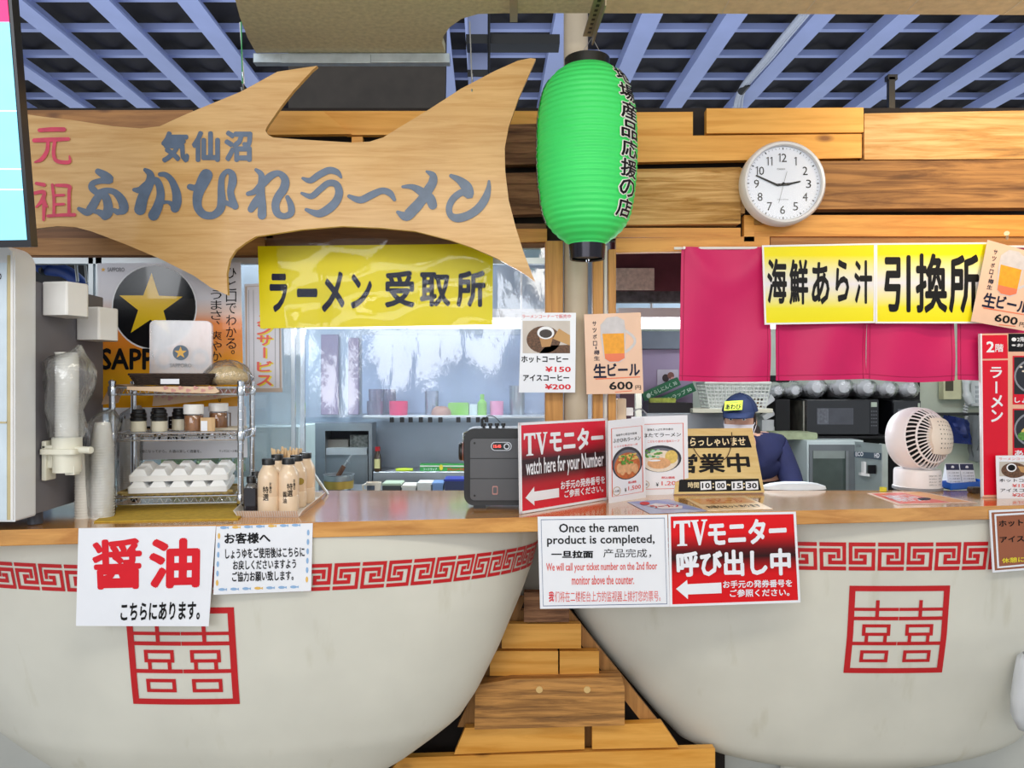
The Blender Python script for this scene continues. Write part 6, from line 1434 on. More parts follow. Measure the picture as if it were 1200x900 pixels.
g = G(); q = FP(4.219); g.rect(q, 492, 545.5, 552, 547, M('carton_white', '#e8f0e0', .5), .001); g.ell(q, 517, 547.7, 2.2, 3.4, M('carton_yellow', '#e8d83a', .5), .002, 14); g.text(q, 'フードラップ', (496, 548.4, 512, 551.4), WHITE, .001, .02); g.text(q, '30cm×50m', (524, 548.4, 548, 551.4), REDINK, .001, .02); part_label(g.build('print', wr), 'white and yellow print')
PTAB = simple('prep_table', 'table', 'low steel preparation table under the row of food containers', [(372, 582, 600, 600)], 3.6, .45, STEEL, floor=True)
def tub(lab, x0, y0, x1, y1, mat, lid, d=3.7):
    t = thing('food_container', lab, 'container', tuple(P((x0+x1)/2, y1, d)), absolute=True); g = G(); pbox(g, x0+1, y0+2, x1-1, y1, d, .11, mat, .008); g.build('body', t); g = G(); pbox(g, x0, y0, x1, y0+2.6, d-.006, .122, lid, .004); g.build('lid', t)
MLK = M('milky_tub', '#cfd0cc', .35)
tub('dark food container with a pale green lid in the row below the ledge', 447, 566.5, 470, 578, M('dark_tub', '#3f4446', .35), M('sage_lid', '#a9bba4', .4)); tub('low pale food container right of the dark one', 470, 569, 488, 578, MLK, M('pale_lid', '#d8d6cc', .4))
tub('milky container with crumpled film on top in the middle of the row', 488, 566, 506, 578, MLK, MLK); tub('small light blue container beside the navy one', 506, 566, 520, 578, M('light_blue_tub', '#6d8fc0', .35), M('light_blue_tub', '#6d8fc0', .35)); tub('navy blue lidded container left of the speaker', 520, 561.5, 546, 578, M('navy_tub', '#2a3560', .3), M('navy_lid', '#27379a', .3))
mg = thing('mug', 'white mug with a dark pattern at the left end of the container row', 'mug', tuple(P(437, 577, 3.7)), absolute=True); c = P(438, 578, 3.7); k = 3.7/F; g = G(); g.lathe([(0, 0), (7*k, 0), (8.5*k, 6*k), (9*k, 13*k), (8.2*k, 13*k), (7.5*k, 2*k), (0, k)], c, M('mug_cream', '#d9cfc0', .35), 24)
q = FP(3.66); g.rect(q, 430, 569, 439, 576.5, M('mug_pattern', '#4a5260', .5, vary=.6, scale=60), .001); g.build('cup', mg); g = G(); g.tube([c+Vector((-8*k, 0, 11*k)), c+Vector((-13*k, 0, 9*k)), c+Vector((-12*k, 0, 4*k)), c+Vector((-7.4*k, 0, 3*k))], .006, M('mug_cream', '#d9cfc0', .35), 8); g.build('handle', mg)
# glazed cabinet behind the left glass: pale greens
simple('steel_cabinet', 'cabinet', 'pale steel cabinet seen through the glass behind the wire rack', [(60, 500, 350, 640)], 3.55, .3, M('pale_cabinet', '#b3c6c6', .4, .2, vary=.1, scale=4), floor=True)
simple('wall_board', 'board', 'pale bright board behind the glass around the beer poster', [(60, 300, 352, 498)], 3.75, .04, M('pale_blue_panel', '#c6d6e0', .45, vary=.08, scale=3), floor=False, top=True)
VEG = M('leafy_green', '#6f8f4a', .6, vary=.5, scale=30)
rr = random.Random(21)
for i, (px, py, s_, lab) in enumerate(((236, 556, .07, 'bag of leafy greens behind the glass left of the rack post'), (268, 560, .075, 'bag of leafy greens behind the glass right beside the rack post'), (205, 558, .06, 'bag of greens behind the glass above the foam cartons'))):
    p = P(px, py+14, 3.3); p.z = P(0, 569, 3.15).z+.03; g = G()
    for k in range(22):
        a = rr.uniform(0, 2*PI); r = rr.uniform(0, s_); c = p+Vector((r*math.cos(a), r*.5*math.sin(a), rr.uniform(.0, s_*1.2))); u = Vector((rr.uniform(-1, 1), rr.uniform(-.5, .5), rr.uniform(0, 1))).normalized()*.035; w_ = u.orthogonal().normalized()*.018
        g.prism([c-u, c+w_, c+u, c-w_], u.cross(w_).normalized()*.002, VEG)
    tag(g.build('leafy_greens'), lab, 'greens')
simple('counter_bench', 'bench', 'pale steel bench under the greens behind the left glass', [(100, 569, 352, 640)], 3.15, .3, M('pale_cabinet', '#b3c6c6', .4, .2), floor=True)
simple('violet_bundle', 'bundle', 'small violet blue bundle lying among the greens behind the glass', [(246, 553, 258, 566)], 3.22, .04, M('violet_blue', '#4a55a8', .5), r=.008)
HOSE = M('blue_hose', '#2a4a9a', .45, vary=.1)
g = G(); g.tube(smooth_path([(-2.72, 3.0, 1.98), P(20, 302, 3.0), P(50, 314, 3.05), P(75, 318, 3.05), P(92, 330, 3.05), P(103, 346, 3.05)], 6), .026, HOSE, 14); g.tube([P(51, 314, 3.04), P(54, 315, 3.04)], .030, BLACKP, 14); tag(g.build('blue_hose'), 'thick blue hose behind the window frame above the drinks machine', 'hose')
g = G(); g.tube([P(84, 260, 3.0)*1.0, P(91, 330, 2.95)], .006, ALU, 8); g.tube([P(95, 260, 3.0), P(102, 332, 2.95)], .005, ALU, 8); tag(g.build('metal_hangers'), 'two thin metal hangers in front of the blue hose', 'hanger')
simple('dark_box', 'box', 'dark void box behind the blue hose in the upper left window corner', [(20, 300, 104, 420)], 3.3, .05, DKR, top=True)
# ------------------------------------------------------------------ kitchen behind the right window
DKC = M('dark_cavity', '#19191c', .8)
MV = M('mauve_steel', '#a698b4', .4, .3, vary=.1, scale=3)
simple('splash_panel', 'panel', 'mauve grey steel splash panel between the window post and the crimson curtain', [(722, 394, 812, 486)], 4.9, .04, MV)
simple('range_hood', 'hood', 'dark maroon hood front high in the right window', [(716, 292, 830, 342)], 3.62, .05, M('maroon_hood', '#5b2f38', .5, .2, vary=.2), top=True)
simple('hood_strip', 'panel', 'pale stained panel fixed on the maroon hood', [(722, 314, 767, 340)], 3.60, .01, M('stained_panel', '#cdbfb0', .6, vary=.25, scale=60))
simple('hood_ledge', 'ledge', 'dark cluttered ledge below the maroon hood', [(716, 340.5, 830, 354)], 3.62, .06, M('cluttered_dark', '#4d4f52', .6, vary=.6, scale=30))
simple('sky_blue_panel', 'panel', 'pale blue back panel just over the right fluorescent lamp', [(716, 354, 830, 374)], 4.3, .04, M('pale_sky_panel', '#c3dcf0', .5, vary=.05), top=True)
simple('steel_bar', 'bar', 'grey steel bar below the right fluorescent lamp', [(716, 388, 830, 409)], 4.85, .04, M('grey_bar', '#76808c', .35, .5))
tp = simple('photo_print', 'photo', 'small print with two dark round shapes on the mauve panel by the curtain', [(770, 433, 795, 452)], 4.895, .004, M('pale_photo_print', '#cfc7d6', .5))
g = G(); q = FP(4.894); g.ell(q, 780, 443, 4, 4.6, M('photo_dark', '#3a2c30', .5), .001, 16); g.ell(q, 786, 440, 4, 4, M('photo_brown', '#8a5a50', .5), .0012, 16); g.ell(q, 788, 444, 2.2, 2.4, M('photo_pink', '#e3a9a0', .5), .0014, 12); g.build('print', tp)
# two green boxes, black tray, basket and shelf
GB = M('deep_green_box', '#1f6b46', .4)
for lab, pts, t_ in (('upper dark green long box slanting behind the beer card', [(752, 461), (794, 442), (818, 452), (757, 472)], 'くらしにんく 30'), ('lower dark green long box with white lettering under the upper one', [(760, 472), (812, 449), (822, 454), (773, 478)], 'ワインラップ 50')):
    d = 4.76 if 'upper' in lab else 4.70; q = FP(d); a, b = pts[0], pts[1]
    w_ = Vector((b[0]-a[0], b[1]-a[1], 0)); c = [a, b, (b[0]+4, b[1]+9), (a[0]+4, a[1]+9)]
    o = tag((lambda g: (g.prism([q.at(*p) for p in c], (0, .05, 0), GB), g.text(q, t_, [(a[0]+w_.x*.2+1, a[1]+w_.y*.2+2.5), (a[0]+w_.x*.92+1, a[1]+w_.y*.92+2.5), (a[0]+w_.x*.92+3.5, a[1]+w_.y*.92+7), (a[0]+w_.x*.2+3.5, a[1]+w_.y*.2+7)], M('pale_green_print', '#cfe6d6', .5), .001, .02), g.ell(q, a[0]+w_.x*.12+3, a[1]+w_.y*.12+5, 2.5, 3, M('pale_green_print', '#cfe6d6', .5), .001, 14), g)[-1])(G()).build('wrap_box', bevel=.002), lab, 'box')
simple('black_tray', 'tray', 'black tray under the green boxes in the right window', [(760, 472, 812, 484)], 4.62, .2, BLACKP, r=.008)
simple('salad_bag', 'bag', 'yellow-green bag lying on the black tray', [(762, 466.5, 792, 472)], 4.66, .06, M('lime_bag', '#a9b44a', .5, vary=.4, scale=40), r=.006)
shf = simple('wall_shelf', 'shelf', 'cream shelf with a pale bundle in front of the white basket', [(812, 479, 906, 484)], 4.55, .25, M('cream_shelf', '#d6d2bd', .5))
simple('work_bench', 'bench', 'steel kitchen bench behind the ramen menu cards', [(757, 484, 880, 600)], 4.6, .3, STEEL, floor=True)
bk = thing('wire_basket', 'white plastic lattice basket on the shelf above the cap', 'basket', tuple(P(862, 479, 4.6)), absolute=True)
WB = M('basket_white', '#d9dcd6', .4); g = G(); a, b = P(826, 479, 4.6), P(903, 449, 4.6); w0 = .03
for z in (a.z, b.z): g.tube([(a.x+(w0 if z == a.z else 0), 4.6, z), (b.x-(w0 if z == a.z else 0), 4.6, z), (b.x-(w0 if z == a.z else 0), 4.8, z), (a.x+(w0 if z == a.z else 0), 4.8, z)], .010 if z == b.z else .006, WB, 8, closed=True)
for k in range(17):
    f = k/16; x0 = a.x+w0+(b.x-a.x-2*w0)*f; x1 = a.x+(b.x-a.x)*f
    for y in (4.6, 4.8): g.tube([(x0, y, a.z), (x1, y, b.z)], .0042, WB, 5)
for k in range(1, 7):
    f = k/7; z = a.z+(b.z-a.z)*f; i_ = w0*(1-f); g.tube([(a.x+i_, 4.6, z), (b.x-i_, 4.6, z), (b.x-i_, 4.8, z), (a.x+i_, 4.8, z)], .004, WB, 5, closed=True)
g.box((a.x+w0, 4.6, a.z-.004), (b.x-w0, 4.8, a.z+.004), WB); g.build('lattice', bk)
# papers and box right of the cap
pp_ = thing('paper_stack', 'stack of white papers and tissue packs beside the navy cap', 'papers', tuple(P(908, 500, 4.9)), absolute=True); g = G()
for (x0, y0, x1, y1), an in (((884, 460, 902, 466), .1), ((892, 466, 908, 474), -.6), ((894, 484, 908, 490), -.5), ((893, 492, 907, 500), .0), ((893, 500, 910, 508), .0)):
    c = P((x0+x1)/2, (y0+y1)/2, 4.9); hw, hh = (x1-x0)/2/F*4.9, (y1-y0)/2/F*4.9; g.box((-hw, 0, -hh), (hw, .08, hh), M('crumpled_white', '#d4d6d8', .6, vary=.1), Matrix.Rotation(an, 3, 'Y'), c)
g.build('papers', pp_); g = G(); pbox(g, 880, 468, 893, 482, 4.92, .1, M('kraft_box', '#8a6a4c', .7)); part_label(g.build('kraft_box', pp_), 'small kraft box'); g = G(); pbox(g, 894, 508, 909, 520, 4.9, .1, M('blue_white_pack', '#b9c6d6', .5)); g.build('pack', pp_)
# dark cavity with microwaves, bagged bowls on top, glass-door fridge below
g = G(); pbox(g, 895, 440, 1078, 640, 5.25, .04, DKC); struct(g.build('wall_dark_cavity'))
def micro(lab, x0, x1, y0, y1, d, side):
    t = thing('microwave', lab, 'microwave', tuple(P((x0+x1)/2, y1, d)), absolute=True); MK = M('microwave_black', '#1b1b1f', .22, vary=.05, coat=.4); g = G(); pbox(g, x0, y0, x1, y1, d, .32, MK); g.build('casing', t, bevel=.006)
    a, b = P(x0, y0, d), P(x1, y1, d); W = x1-x0; H = y1-y0; q = FP(d); g = G(); g.prism([q.at(x, y, .012) for x, y in R4(x0+W*.01, y0+H*.03, x1-W*.14, y1-H*.05)], (0, .012, 0), MK); g.rect(q, x0+W*.14, y0+H*.24, x0+W*.64, y0+H*.70, M('oven_window', '#43444c', .1, vary=.2, coat=.6), .0135); g.rect(q, x0+W*.15, y0+H*.25, x0+W*.30, y0+H*.69, M('oven_mesh', '#6a6c74', .3, vary=.4, scale=60), .0145); g.build('door', t)
    g = G(); g.rect(q, x1-W*.125, y0+H*.02, x1-W*.01, y1-H*.04, M('panel_black', '#26262b', .3), .002); g.rect(q, x1-W*.11, y0+H*.08, x1-W*.03, y0+H*.21, M('lcd_grey', '#b9c4b4', .3), .003)
    for k in range(5):
        for m in range(3): g.rect(q, x1-W*.11+m*W*.03, y0+H*(.32+.1*k), x1-W*.11+m*W*.03+W*.018, y0+H*(.345+.1*k), GR, .003)
    part_label(g.build('control_panel', t), 'panel with a small grey display')
    if side:
        g = G(); g.box((a.x-.012, d+.01, b.z+.01), (a.x-.001, d+.30, a.z-.01), M('silver_side', '#a9a59a', .3, .7, vary=.3, scale=20)); part_label(g.build('side_plate', t), 'silver side plate')
micro('black microwave over the glass-door fridge, larger and nearer the cap', 944, 1030, 468, 510, 4.85, True)
micro('second black microwave at the right, half in the dark behind the fan', 1046, 1079, 469, 511, 4.9, False)
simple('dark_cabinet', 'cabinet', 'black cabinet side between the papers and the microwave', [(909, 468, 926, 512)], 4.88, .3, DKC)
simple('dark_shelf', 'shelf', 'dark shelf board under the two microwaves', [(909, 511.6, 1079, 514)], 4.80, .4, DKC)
BGW = M('white_foam_bowl', '#e2e2e4', .5, vary=.03)
MIST = film('misty_bag', .10, '#eeeeee', .2, .10, wrinkle=.6, wscale=22)
BB = [(911, 456, 10, 'leftmost bagged bundle of bowls in the row over the microwaves, just right of the cap'), (931, 457, 10, 'bagged bundle of bowls, second from the left over the microwave, film only in front'), (957, 455, 14, 'bagged bundle of bowls with a bright round bottom, third in the row over the microwaves'), (988, 455, 14, 'bagged bundle of bowls with the brightest bottom, middle of the row over the microwaves'), (1016, 455, 13, 'bagged bundle of bowls with a knotted wrapper right of the brightest bundle'), (1042, 456, 12, 'dim bagged bundle of bowls, second from the right over the microwaves'), (1067, 457, 12, 'dim bagged bundle of bowls at the right end against the pale wall')]
for i, (px, py, rp, lab) in enumerate(BB):
    d = 4.93; r = rp*.96/F*d; c = P(px, py, d); c.z = P(0, 468, 4.88).z+r*1.06; t = thing('bowl_bundle', lab, 'bowls', tuple(c+Vector((0, 0, -r))), group='bagged bowls over the microwaves', absolute=True); g = G(); RY = Matrix.Rotation(PI/2, 3, 'X')
    for k in range(7): g.lathe([(0, .02), (r*.5, .02), (r*.55, .012), (r*.92, -.045), (r*.97, -.045), (r*.97, -.040)], c+Vector((0, .045*k, 0)), BGW, 22, RY)
    g.build('bowl_stack', t); g = G(); rr = random.Random(40+i); prof = [(.004, .05), (r*.35, .044), (r*.75, .03), (r*1.04, -.03), (r*1.03, -.2), (r*.9, -.32)]; n = 20; vs = []; fs = []
    for q_, z in prof:
        for k in range(n): a = 2*PI*k/n; s_ = q_*(1+rr.uniform(-.05, .05)); vs.append(c+RY @ Vector((s_*math.cos(a), s_*math.sin(a), z+rr.uniform(-.006, .006))))
    for i2 in range(len(prof)-1):
        for k in range(n): fs.append((i2*n+k, i2*n+(k+1) % n, (i2+1)*n+(k+1) % n, (i2+1)*n+k))
    g.add(vs, fs, MIST); part_label(g.build('bag', t, angle=180), 'crinkled clear bag')
FRG = M('fridge_white', '#ccd8d8', .4, vary=.03)
fr = thing('glass_door_fridge', 'white under-counter fridge with a dark glass door below the microwave', 'fridge', tuple(P(955, 600, 4.7)), absolute=True)
g = G(); d = 4.65; a, b = P(946, 516, d), P(1012, 640, d); xL = P(912, 516, 5.0).x
pts = [(xL, 5.05), (P(912, 600, 4.98).x, 4.98), (a.x, d), (b.x, d), (b.x, 5.05)]
g.prism([(x, y, b.z) for x, y in pts], (0, 0, a.z-b.z), FRG); g.build('cabinet', fr, bevel=.004)
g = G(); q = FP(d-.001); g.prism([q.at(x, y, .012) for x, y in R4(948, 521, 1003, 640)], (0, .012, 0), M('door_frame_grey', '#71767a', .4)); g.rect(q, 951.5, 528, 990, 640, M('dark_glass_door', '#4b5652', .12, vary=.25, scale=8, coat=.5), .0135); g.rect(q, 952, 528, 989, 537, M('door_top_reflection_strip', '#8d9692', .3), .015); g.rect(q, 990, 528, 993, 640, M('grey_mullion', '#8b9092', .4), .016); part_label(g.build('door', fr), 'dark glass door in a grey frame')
cf = thing('steel_dispenser', 'silver appliance with a dark label band and a handle, right of the fridge door', 'appliance', tuple(P(1021, 600, 4.4)), absolute=True); g = G(); d = 4.4
FRS = M('silver_appliance', '#b5c2c2', .3, .5, vary=.06)
c4 = [P(1002, 518, 4.55), P(1033, 521, 4.4), P(1034, 746, 4.4), P(1004, 736, 4.55)]; g.prism(c4, (.02, .05, 0), FRS); g.prism([P(1034, 520, 4.39), P(1040.5, 521, 4.42), P(1040.5, 744, 4.42), P(1034, 747, 4.39)], (0, .04, 0), M('bright_steel_edge', '#dfe6e6', .3, .4)); g.build('body', cf, bevel=.003)
q = VP(c4[0], c4[1]); g = G(); g.shape(q, [(1001, 529), (1033, 531), (1033, 539), (1001, 535.5)], M('slate_band', '#4c5a66', .4), .002); g.text(q, 'ECO', (1003, 529.5, 1012, 534.5), WHITE, .003, .03); g.text(q, 'HD', (1025, 531, 1031, 536.5), WHITE, .003, .03); g.text(q, 'STEEL', (1004, 521, 1010, 524), GR, .003, .02); part_label(g.build('label_band', cf), 'dark slate band with pale letters')
g = G(); g.prism([q.at(x, y, .03) for x, y in ((1016, 541), (1019, 541), (1019, 555), (1023, 555), (1023, 558), (1013, 557), (1013, 554), (1016, 554))], (0, .03, 0), WHITEP); g.prism([q.at(x, y, .01) for x, y in R4(1019, 545, 1028, 555)], (0, .01, 0), BLACKP); g.build('handle', cf)
simple('shiny_bag', 'bag', 'shiny dark bag leaning between the silver appliance and the fan', [(1052, 548, 1062, 600)], 4.3, .05, M('shiny_dark_bag', '#5a5f66', .25, .4, vary=.5, scale=30), r=.008, floor=True)
cyl('yellow_stopper', 'stopper', 'small yellow stopper on the worktop edge below the silver appliance', 1035, 571, 576, 4, 2.85, M('yellow_plastic', '#d8cf3a', .4))
simple('green_cloth', 'cloth', 'pale green folded cloth on top of the fridge left of the microwave', [(910, 507, 958, 515)], 4.7, .2, M('sage_cloth', '#aab491', .8, vary=.2, scale=30), r=.012)
# white bag on the inner worktop by the open board
g = G(); c = onTop(930, 573, ZT); vs = []; fs = []; n = 28; rr = random.Random(17); prof = [(.125, 0), (.120, .012), (.09, .022), (.05, .027), (.004, .028)]
for r, z in prof:
    for k in range(n): a = 2*PI*k/n; vs.append(c+Vector((r*math.cos(a)*(1+rr.uniform(-.03, .03)), r*.28*math.sin(a)*(1+rr.uniform(-.05, .05)), z)))
for i in range(len(prof)-1):
    for k in range(n): fs.append((i*n+k, i*n+(k+1) % n, (i+1)*n+(k+1) % n, (i+1)*n+k))
g.add(vs, fs, M('white_bag', '#e4ecf2', .5, vary=.04)); tag(g.build('folded_bag'), 'low white folded bag on the worktop right of the open board', 'bag')
# phone, switch, hanging bags on the pale wall
WD_ = 5.27
ph = thing('wall_phone', 'white corded telephone on the pale kitchen wall above the fan', 'telephone', tuple(P(1136, 476, WD_)), absolute=True); q = FP(WD_); PHW = M('phone_white', '#dbe2e8', .4)
g = G(); g.prism([q.at(x, y) for x, y in R4(1134, 440, 1165, 476)], (0, -.04, 0), PHW); g.build('base', ph, bevel=.006); g = G()
for i in range(4):
    for j in range(3): x, y = 1139+j*5, 452+i*5.4; g.prism([q.at(xx, yy, .04) for xx, yy in R4(x, y, x+3.2, y+3.2)], (0, -.008, 0), M('key_grey', '#b9c2ca', .4))
g.build('keypad', ph); g = G(); g.tube(smooth_path([q.at(1128, 440, .07), q.at(1124, 450, .08), q.at(1125, 462, .08), q.at(1130, 471, .07)], 6), [.03]*6+[.022]*6+[.03]*7, PHW, 12); g.build('handset', ph)
g = G(); pth = smooth_path([q.at(1128, 472, .05), q.at(1126, 484, .05), q.at(1130, 494, .05), q.at(1128, 503, .05)], 24); hx = [p+Vector((.013*math.cos(k*1.1), .013*math.sin(k*1.1), 0)) for k, p in enumerate(pth)]; g.tube(hx, .005, PHW, 6); g.build('coiled_cord', ph)
sw = thing('switch_box', 'cream switch box with a dark window on the wall left of the telephone', 'switch', tuple(P(1111, 468, WD_)), absolute=True); g = G(); pts = [q.at(x, y) for x, y in R4(1100, 440, 1121, 468)]; g.prism(pts, (0, -.06, 0), M('cream_switch', '#d3d3b0', .5)); g.build('box', sw, bevel=.004); g = G(); g.prism([q.at(x, y, .06) for x, y in R4(1102, 442, 1111, 458)], (0, -.004, 0), M('switch_window', '#4f4a3c', .4)); g.build('window', sw)
rail_ = simple('hook_rail', 'rail', 'dark hook rail with clips on the pale wall behind the fan', [(1091, 484, 1160, 487)], 5.2, .1, M('dark_clip', '#2f3236', .5))
for px, py, lab, w_, h_ in ((1121, 486.5, 'navy blue crinkled bag hanging behind the right side of the fan', 24, 34), (1143, 486.5, 'grey cloth pouch hanging under the telephone', 9, 56), (1154, 486.5, 'pale sheet hanging next to the red board behind the counter', 10, 62)):
    g = G(); d = 5.15; c = 'navy' in lab; B = bil([(px-w_/2, py), (px+w_/2, py+(6 if c else 0)), (px+w_/2+(4 if c else 0), py+h_), (px-w_/2+(6 if c else 0), py+h_*.95)]); vs = []; fs = []; q2 = FP(d); rr = random.Random(px)
    for j in range(9):
        for i in range(9): vs.append(q2.at(*B(i/8, j/8), rr.uniform(0, .03)+.04*math.sin(PI*i/8)))
    for j in range(8):
        for i in range(8): fs.append((j*9+i, (j+1)*9+i, (j+1)*9+i+1, j*9+i+1))
    m = M('navy_bag', '#1f3070', .35, vary=.3, scale=30) if c else (M('grey_pouch', '#7d8488', .7) if 'grey' in lab else M('pale_sheet', '#c3cbc8', .6)); g.add(vs, fs, m); back = [v+Vector((0, .05, 0)) for v in vs]; g.add(back, [f[::-1] for f in fs], m); tag(g.build('hanging_bag'), lab, 'bag')

simple('pale_wood_stub', 'post', 'short pale wood stub with a white plug behind the menu cards beside the window post', [(723, 467, 734, 577)], 2.80, .04, M('pale_stub_wood', '#e3cdb0', .6))
g = G(); pbox(g, 734, 478, 742, 487, 2.80, .03, WHITEP); g.tube(smooth_path([P(742, 482, 2.81), P(750, 479, 2.81), P(757, 484, 2.81), P(758, 488, 2.81)], 5), .0025, M('grey_lead', '#8a8a8e', .5), 6); tag(g.build('white_plug'), 'white plug with a thin grey lead on the pale wood stub', 'plug')
simple('upright_frame', 'post', 'pale upright frame between the beer card and the green boxes', [(745, 452, 752, 490)], 4.0, .04, M('pale_frame', '#b9b4a6', .5), floor=True)
simple('dark_apron', 'apron', 'dark maroon cloth hanging behind the beer card and the pale stub', [(727, 452, 744, 500)], 4.3, .03, M('maroon_cloth', '#3d2028', .8), floor=True)
# ------------------------------------------------------------------ person in a navy cap and mask
PD = 4.25
def pp(px, py, dy=0.): return P(px, py, PD+dy)
SKIN = M('skin', '#e0ac92', .5, vary=.04, sss=.08); SHIRT = M('navy_shirt', '#1f2450', .8, vary=.12, scale=10); CAPN = M('navy_cap', '#15264d', .7, vary=.1, scale=30); HAIR = M('dark_brown_hair', '#2d1c18', .5, vary=.3, scale=40); MASK = M('white_mask', '#e9e0e4', .6, vary=.03)
def skin_obj(name, pts, edges, rad, mat, parent, root=0, sub=2):
    me = bpy.data.meshes.new(name); me.from_pydata([tuple(p) for p in pts], edges, []); o = bpy.data.objects.new(name, me); COL.objects.link(o); me.materials.append(mat)
    m = o.modifiers.new('skin', 'SKIN'); m.use_smooth_shade = True
    for i, r in enumerate(rad): me.skin_vertices[0].data[i].radius = (r, r) if not isinstance(r, tuple) else r
    me.skin_vertices[0].data[root].use_root = True
    s_ = o.modifiers.new('subd', 'SUBSURF'); s_.levels = sub; s_.render_levels = sub
    dg = bpy.context.evaluated_depsgraph_get(); bpy.context.view_layer.update(); m2 = bpy.data.meshes.new_from_object(o.evaluated_get(bpy.context.evaluated_depsgraph_get())); m2.materials.clear(); m2.materials.append(mat)
    bpy.data.objects.remove(o)
    v = [p.co.copy() for p in m2.vertices]; f = [tuple(p.vertices) for p in m2.polygons]; bpy.data.meshes.remove(m2); return v, f
per = thing('person', 'person in navy cap and shirt with a white mask, looking over the open board', 'person', (P(886, 560, PD).x, PD+.1, .0), absolute=True)
HCN = pp(867, 492); kq = PD/F             # head centre
fd = Vector((-.42, -.90, -.08)).normalized(); rt_ = Vector((fd.y*-1, fd.x, 0)).normalized()*-1; rt_ = Vector((.90, -.42, 0)).normalized(); upv = rt_.cross(fd)*-1; upv = upv if upv.z > 0 else -upv
def hp_(f, r, u): return HCN+fd*f+rt_*r+upv*u
# body: pelvis -> chest -> neck -> head, both arms bent down to the bench
pel = Vector((HCN.x+.16, PD+.18, .92)); ch = Vector((HCN.x+.13, PD+.12, 1.04)); up_ = Vector((HCN.x+.09, PD+.08, 1.13)); nk = hp_(-.035, .015, -.12); hd = hp_(-.005, 0, .0)
shL = up_+Vector((-.15, .02, -.01)); shR = up_+Vector((.15, .04, -.015)); elL = shL+Vector((-.06, -.10, -.22)); elR = shR+Vector((.07, -.08, -.22)); wrL = elL+Vector((.03, -.13, -.19)); wrR = elR+Vector((-.03, -.13, -.19))
hipL = pel+Vector((-.09, 0, -.08)); hipR = pel+Vector((.09, 0, -.08)); knL = hipL+Vector((-.01, -.05, -.40)); knR = hipR+Vector((.01, -.05, -.40)); anL = knL+Vector((0, .04, -.38)); anR = knR+Vector((0, .04, -.38)); toL = anL+Vector((0, -.14, -.03)); toR = anR+Vector((0, -.14, -.03))
pts = [pel, ch, up_, nk, shL, elL, wrL, shR, elR, wrR, hipL, knL, anL, toL, hipR, knR, anR, toR]
ed = [(0, 1), (1, 2), (2, 3), (2, 4), (4, 5), (5, 6), (2, 7), (7, 8), (8, 9), (0, 10), (10, 11), (11, 12), (12, 13), (0, 14), (14, 15), (15, 16), (16, 17)]
rad = [(.10, .075), (.10, .075), (.095, .07), .05, .050, .036, .026, .060, .036, .026, .085, .06, .04, .03, .085, .06, .04, .03]
v, f = skin_obj('body', pts, ed, rad, SKIN, per); g = G(); g.add(v, f, SKIN)
# head joined to the neck, with brow, nose and chin modelled by an egg-shaped grid
vs = []; fs = []; NU, NV = 28, 22
for j in range(NV+1):
    t = PI*j/NV
    for i in range(NU):
        a = 2*PI*i/NU; y = math.cos(t); r = math.sin(t); fx = r*math.cos(a); sx = r*math.sin(a)
        jaw = 1-.28*max(0, -y-.1); F_ = fx*(.098 if fx > 0 else .088)*(1-.10*max(0, -y)); R_2 = sx*.078*jaw; U = y*.118
        if fx > .2:
            F_ += .016*math.exp(-(sx/.16)**2-((y+.12)/.2)**2) - .006*math.exp(-((abs(sx)-.36)/.15)**2-((y-.10)/.12)**2)+.006*math.exp(-(sx/.3)**2-((y+.62)/.15)**2)
        vs.append(hp_(F_, R_2, U))
for j in range(NV):
    for i in range(NU): fs.append((j*NU+i, j*NU+(i+1) % NU, (j+1)*NU+(i+1) % NU, (j+1)*NU+i))
g.add(vs, fs, SKIN)
for s_ in (-1, 1):                     # ears
    e = hp_(-.012, s_*.078, -.012); g.lathe([(0, .012), (.012, .010), (.021, .004), (.023, -.002), (.016, -.008)], e, SKIN, 16, Matrix((fd, upv, rt_*s_)).transposed(), sx=.62, sy=1.15)
for s_, w_ in ((-1, wrL), (1, wrR)):   # hands resting on the bench
    el = elL if s_ < 0 else elR; d_ = (w_-el).normalized(); sd_ = Vector((d_.y, -d_.x, 0)).normalized(); palm = w_+d_*.05
    g.tube([w_, w_+d_*.03, w_+d_*.075, w_+d_*.09], [.026, .036, .040, .034], SKIN, 10)
    for k, ln in enumerate((.062, .074, .078, .068)):
        b0_ = w_+d_*.085+sd_*(-.027+.018*k); g.tube([b0_, b0_+d_*ln*.5+Vector((0, 0, -.006)), b0_+d_*ln*.8+Vector((0, 0, -.02)), b0_+d_*ln*.95+Vector((0, 0, -.034))], [.0095, .009, .008, .006], SKIN, 8)
    b0_ = w_+d_*.035+sd_*(.034*(-s_)); g.tube([b0_, b0_+d_*.03+sd_*(.022*-s_), b0_+d_*.055+sd_*(.026*-s_)], [.012, .010, .007], SKIN, 8)
g.build('body', per, angle=180)
v, f = skin_obj('shirt', [pel, ch, up_, nk.lerp(up_, .25), shL, elL, wrL.lerp(elL, .15), shR, elR, wrR.lerp(elR, .15)], [(0, 1), (1, 2), (2, 3), (2, 4), (4, 5), (5, 6), (2, 7), (7, 8), (8, 9)],
    [(.165, .135), (.165, .135), (.145, .115), .058, .078, .066, .050, .078, .066, .050], SHIRT, per)
g = G(); g.add(v, f, SHIRT); part_label(g.build('shirt', per, angle=180), 'navy long-sleeved shirt')
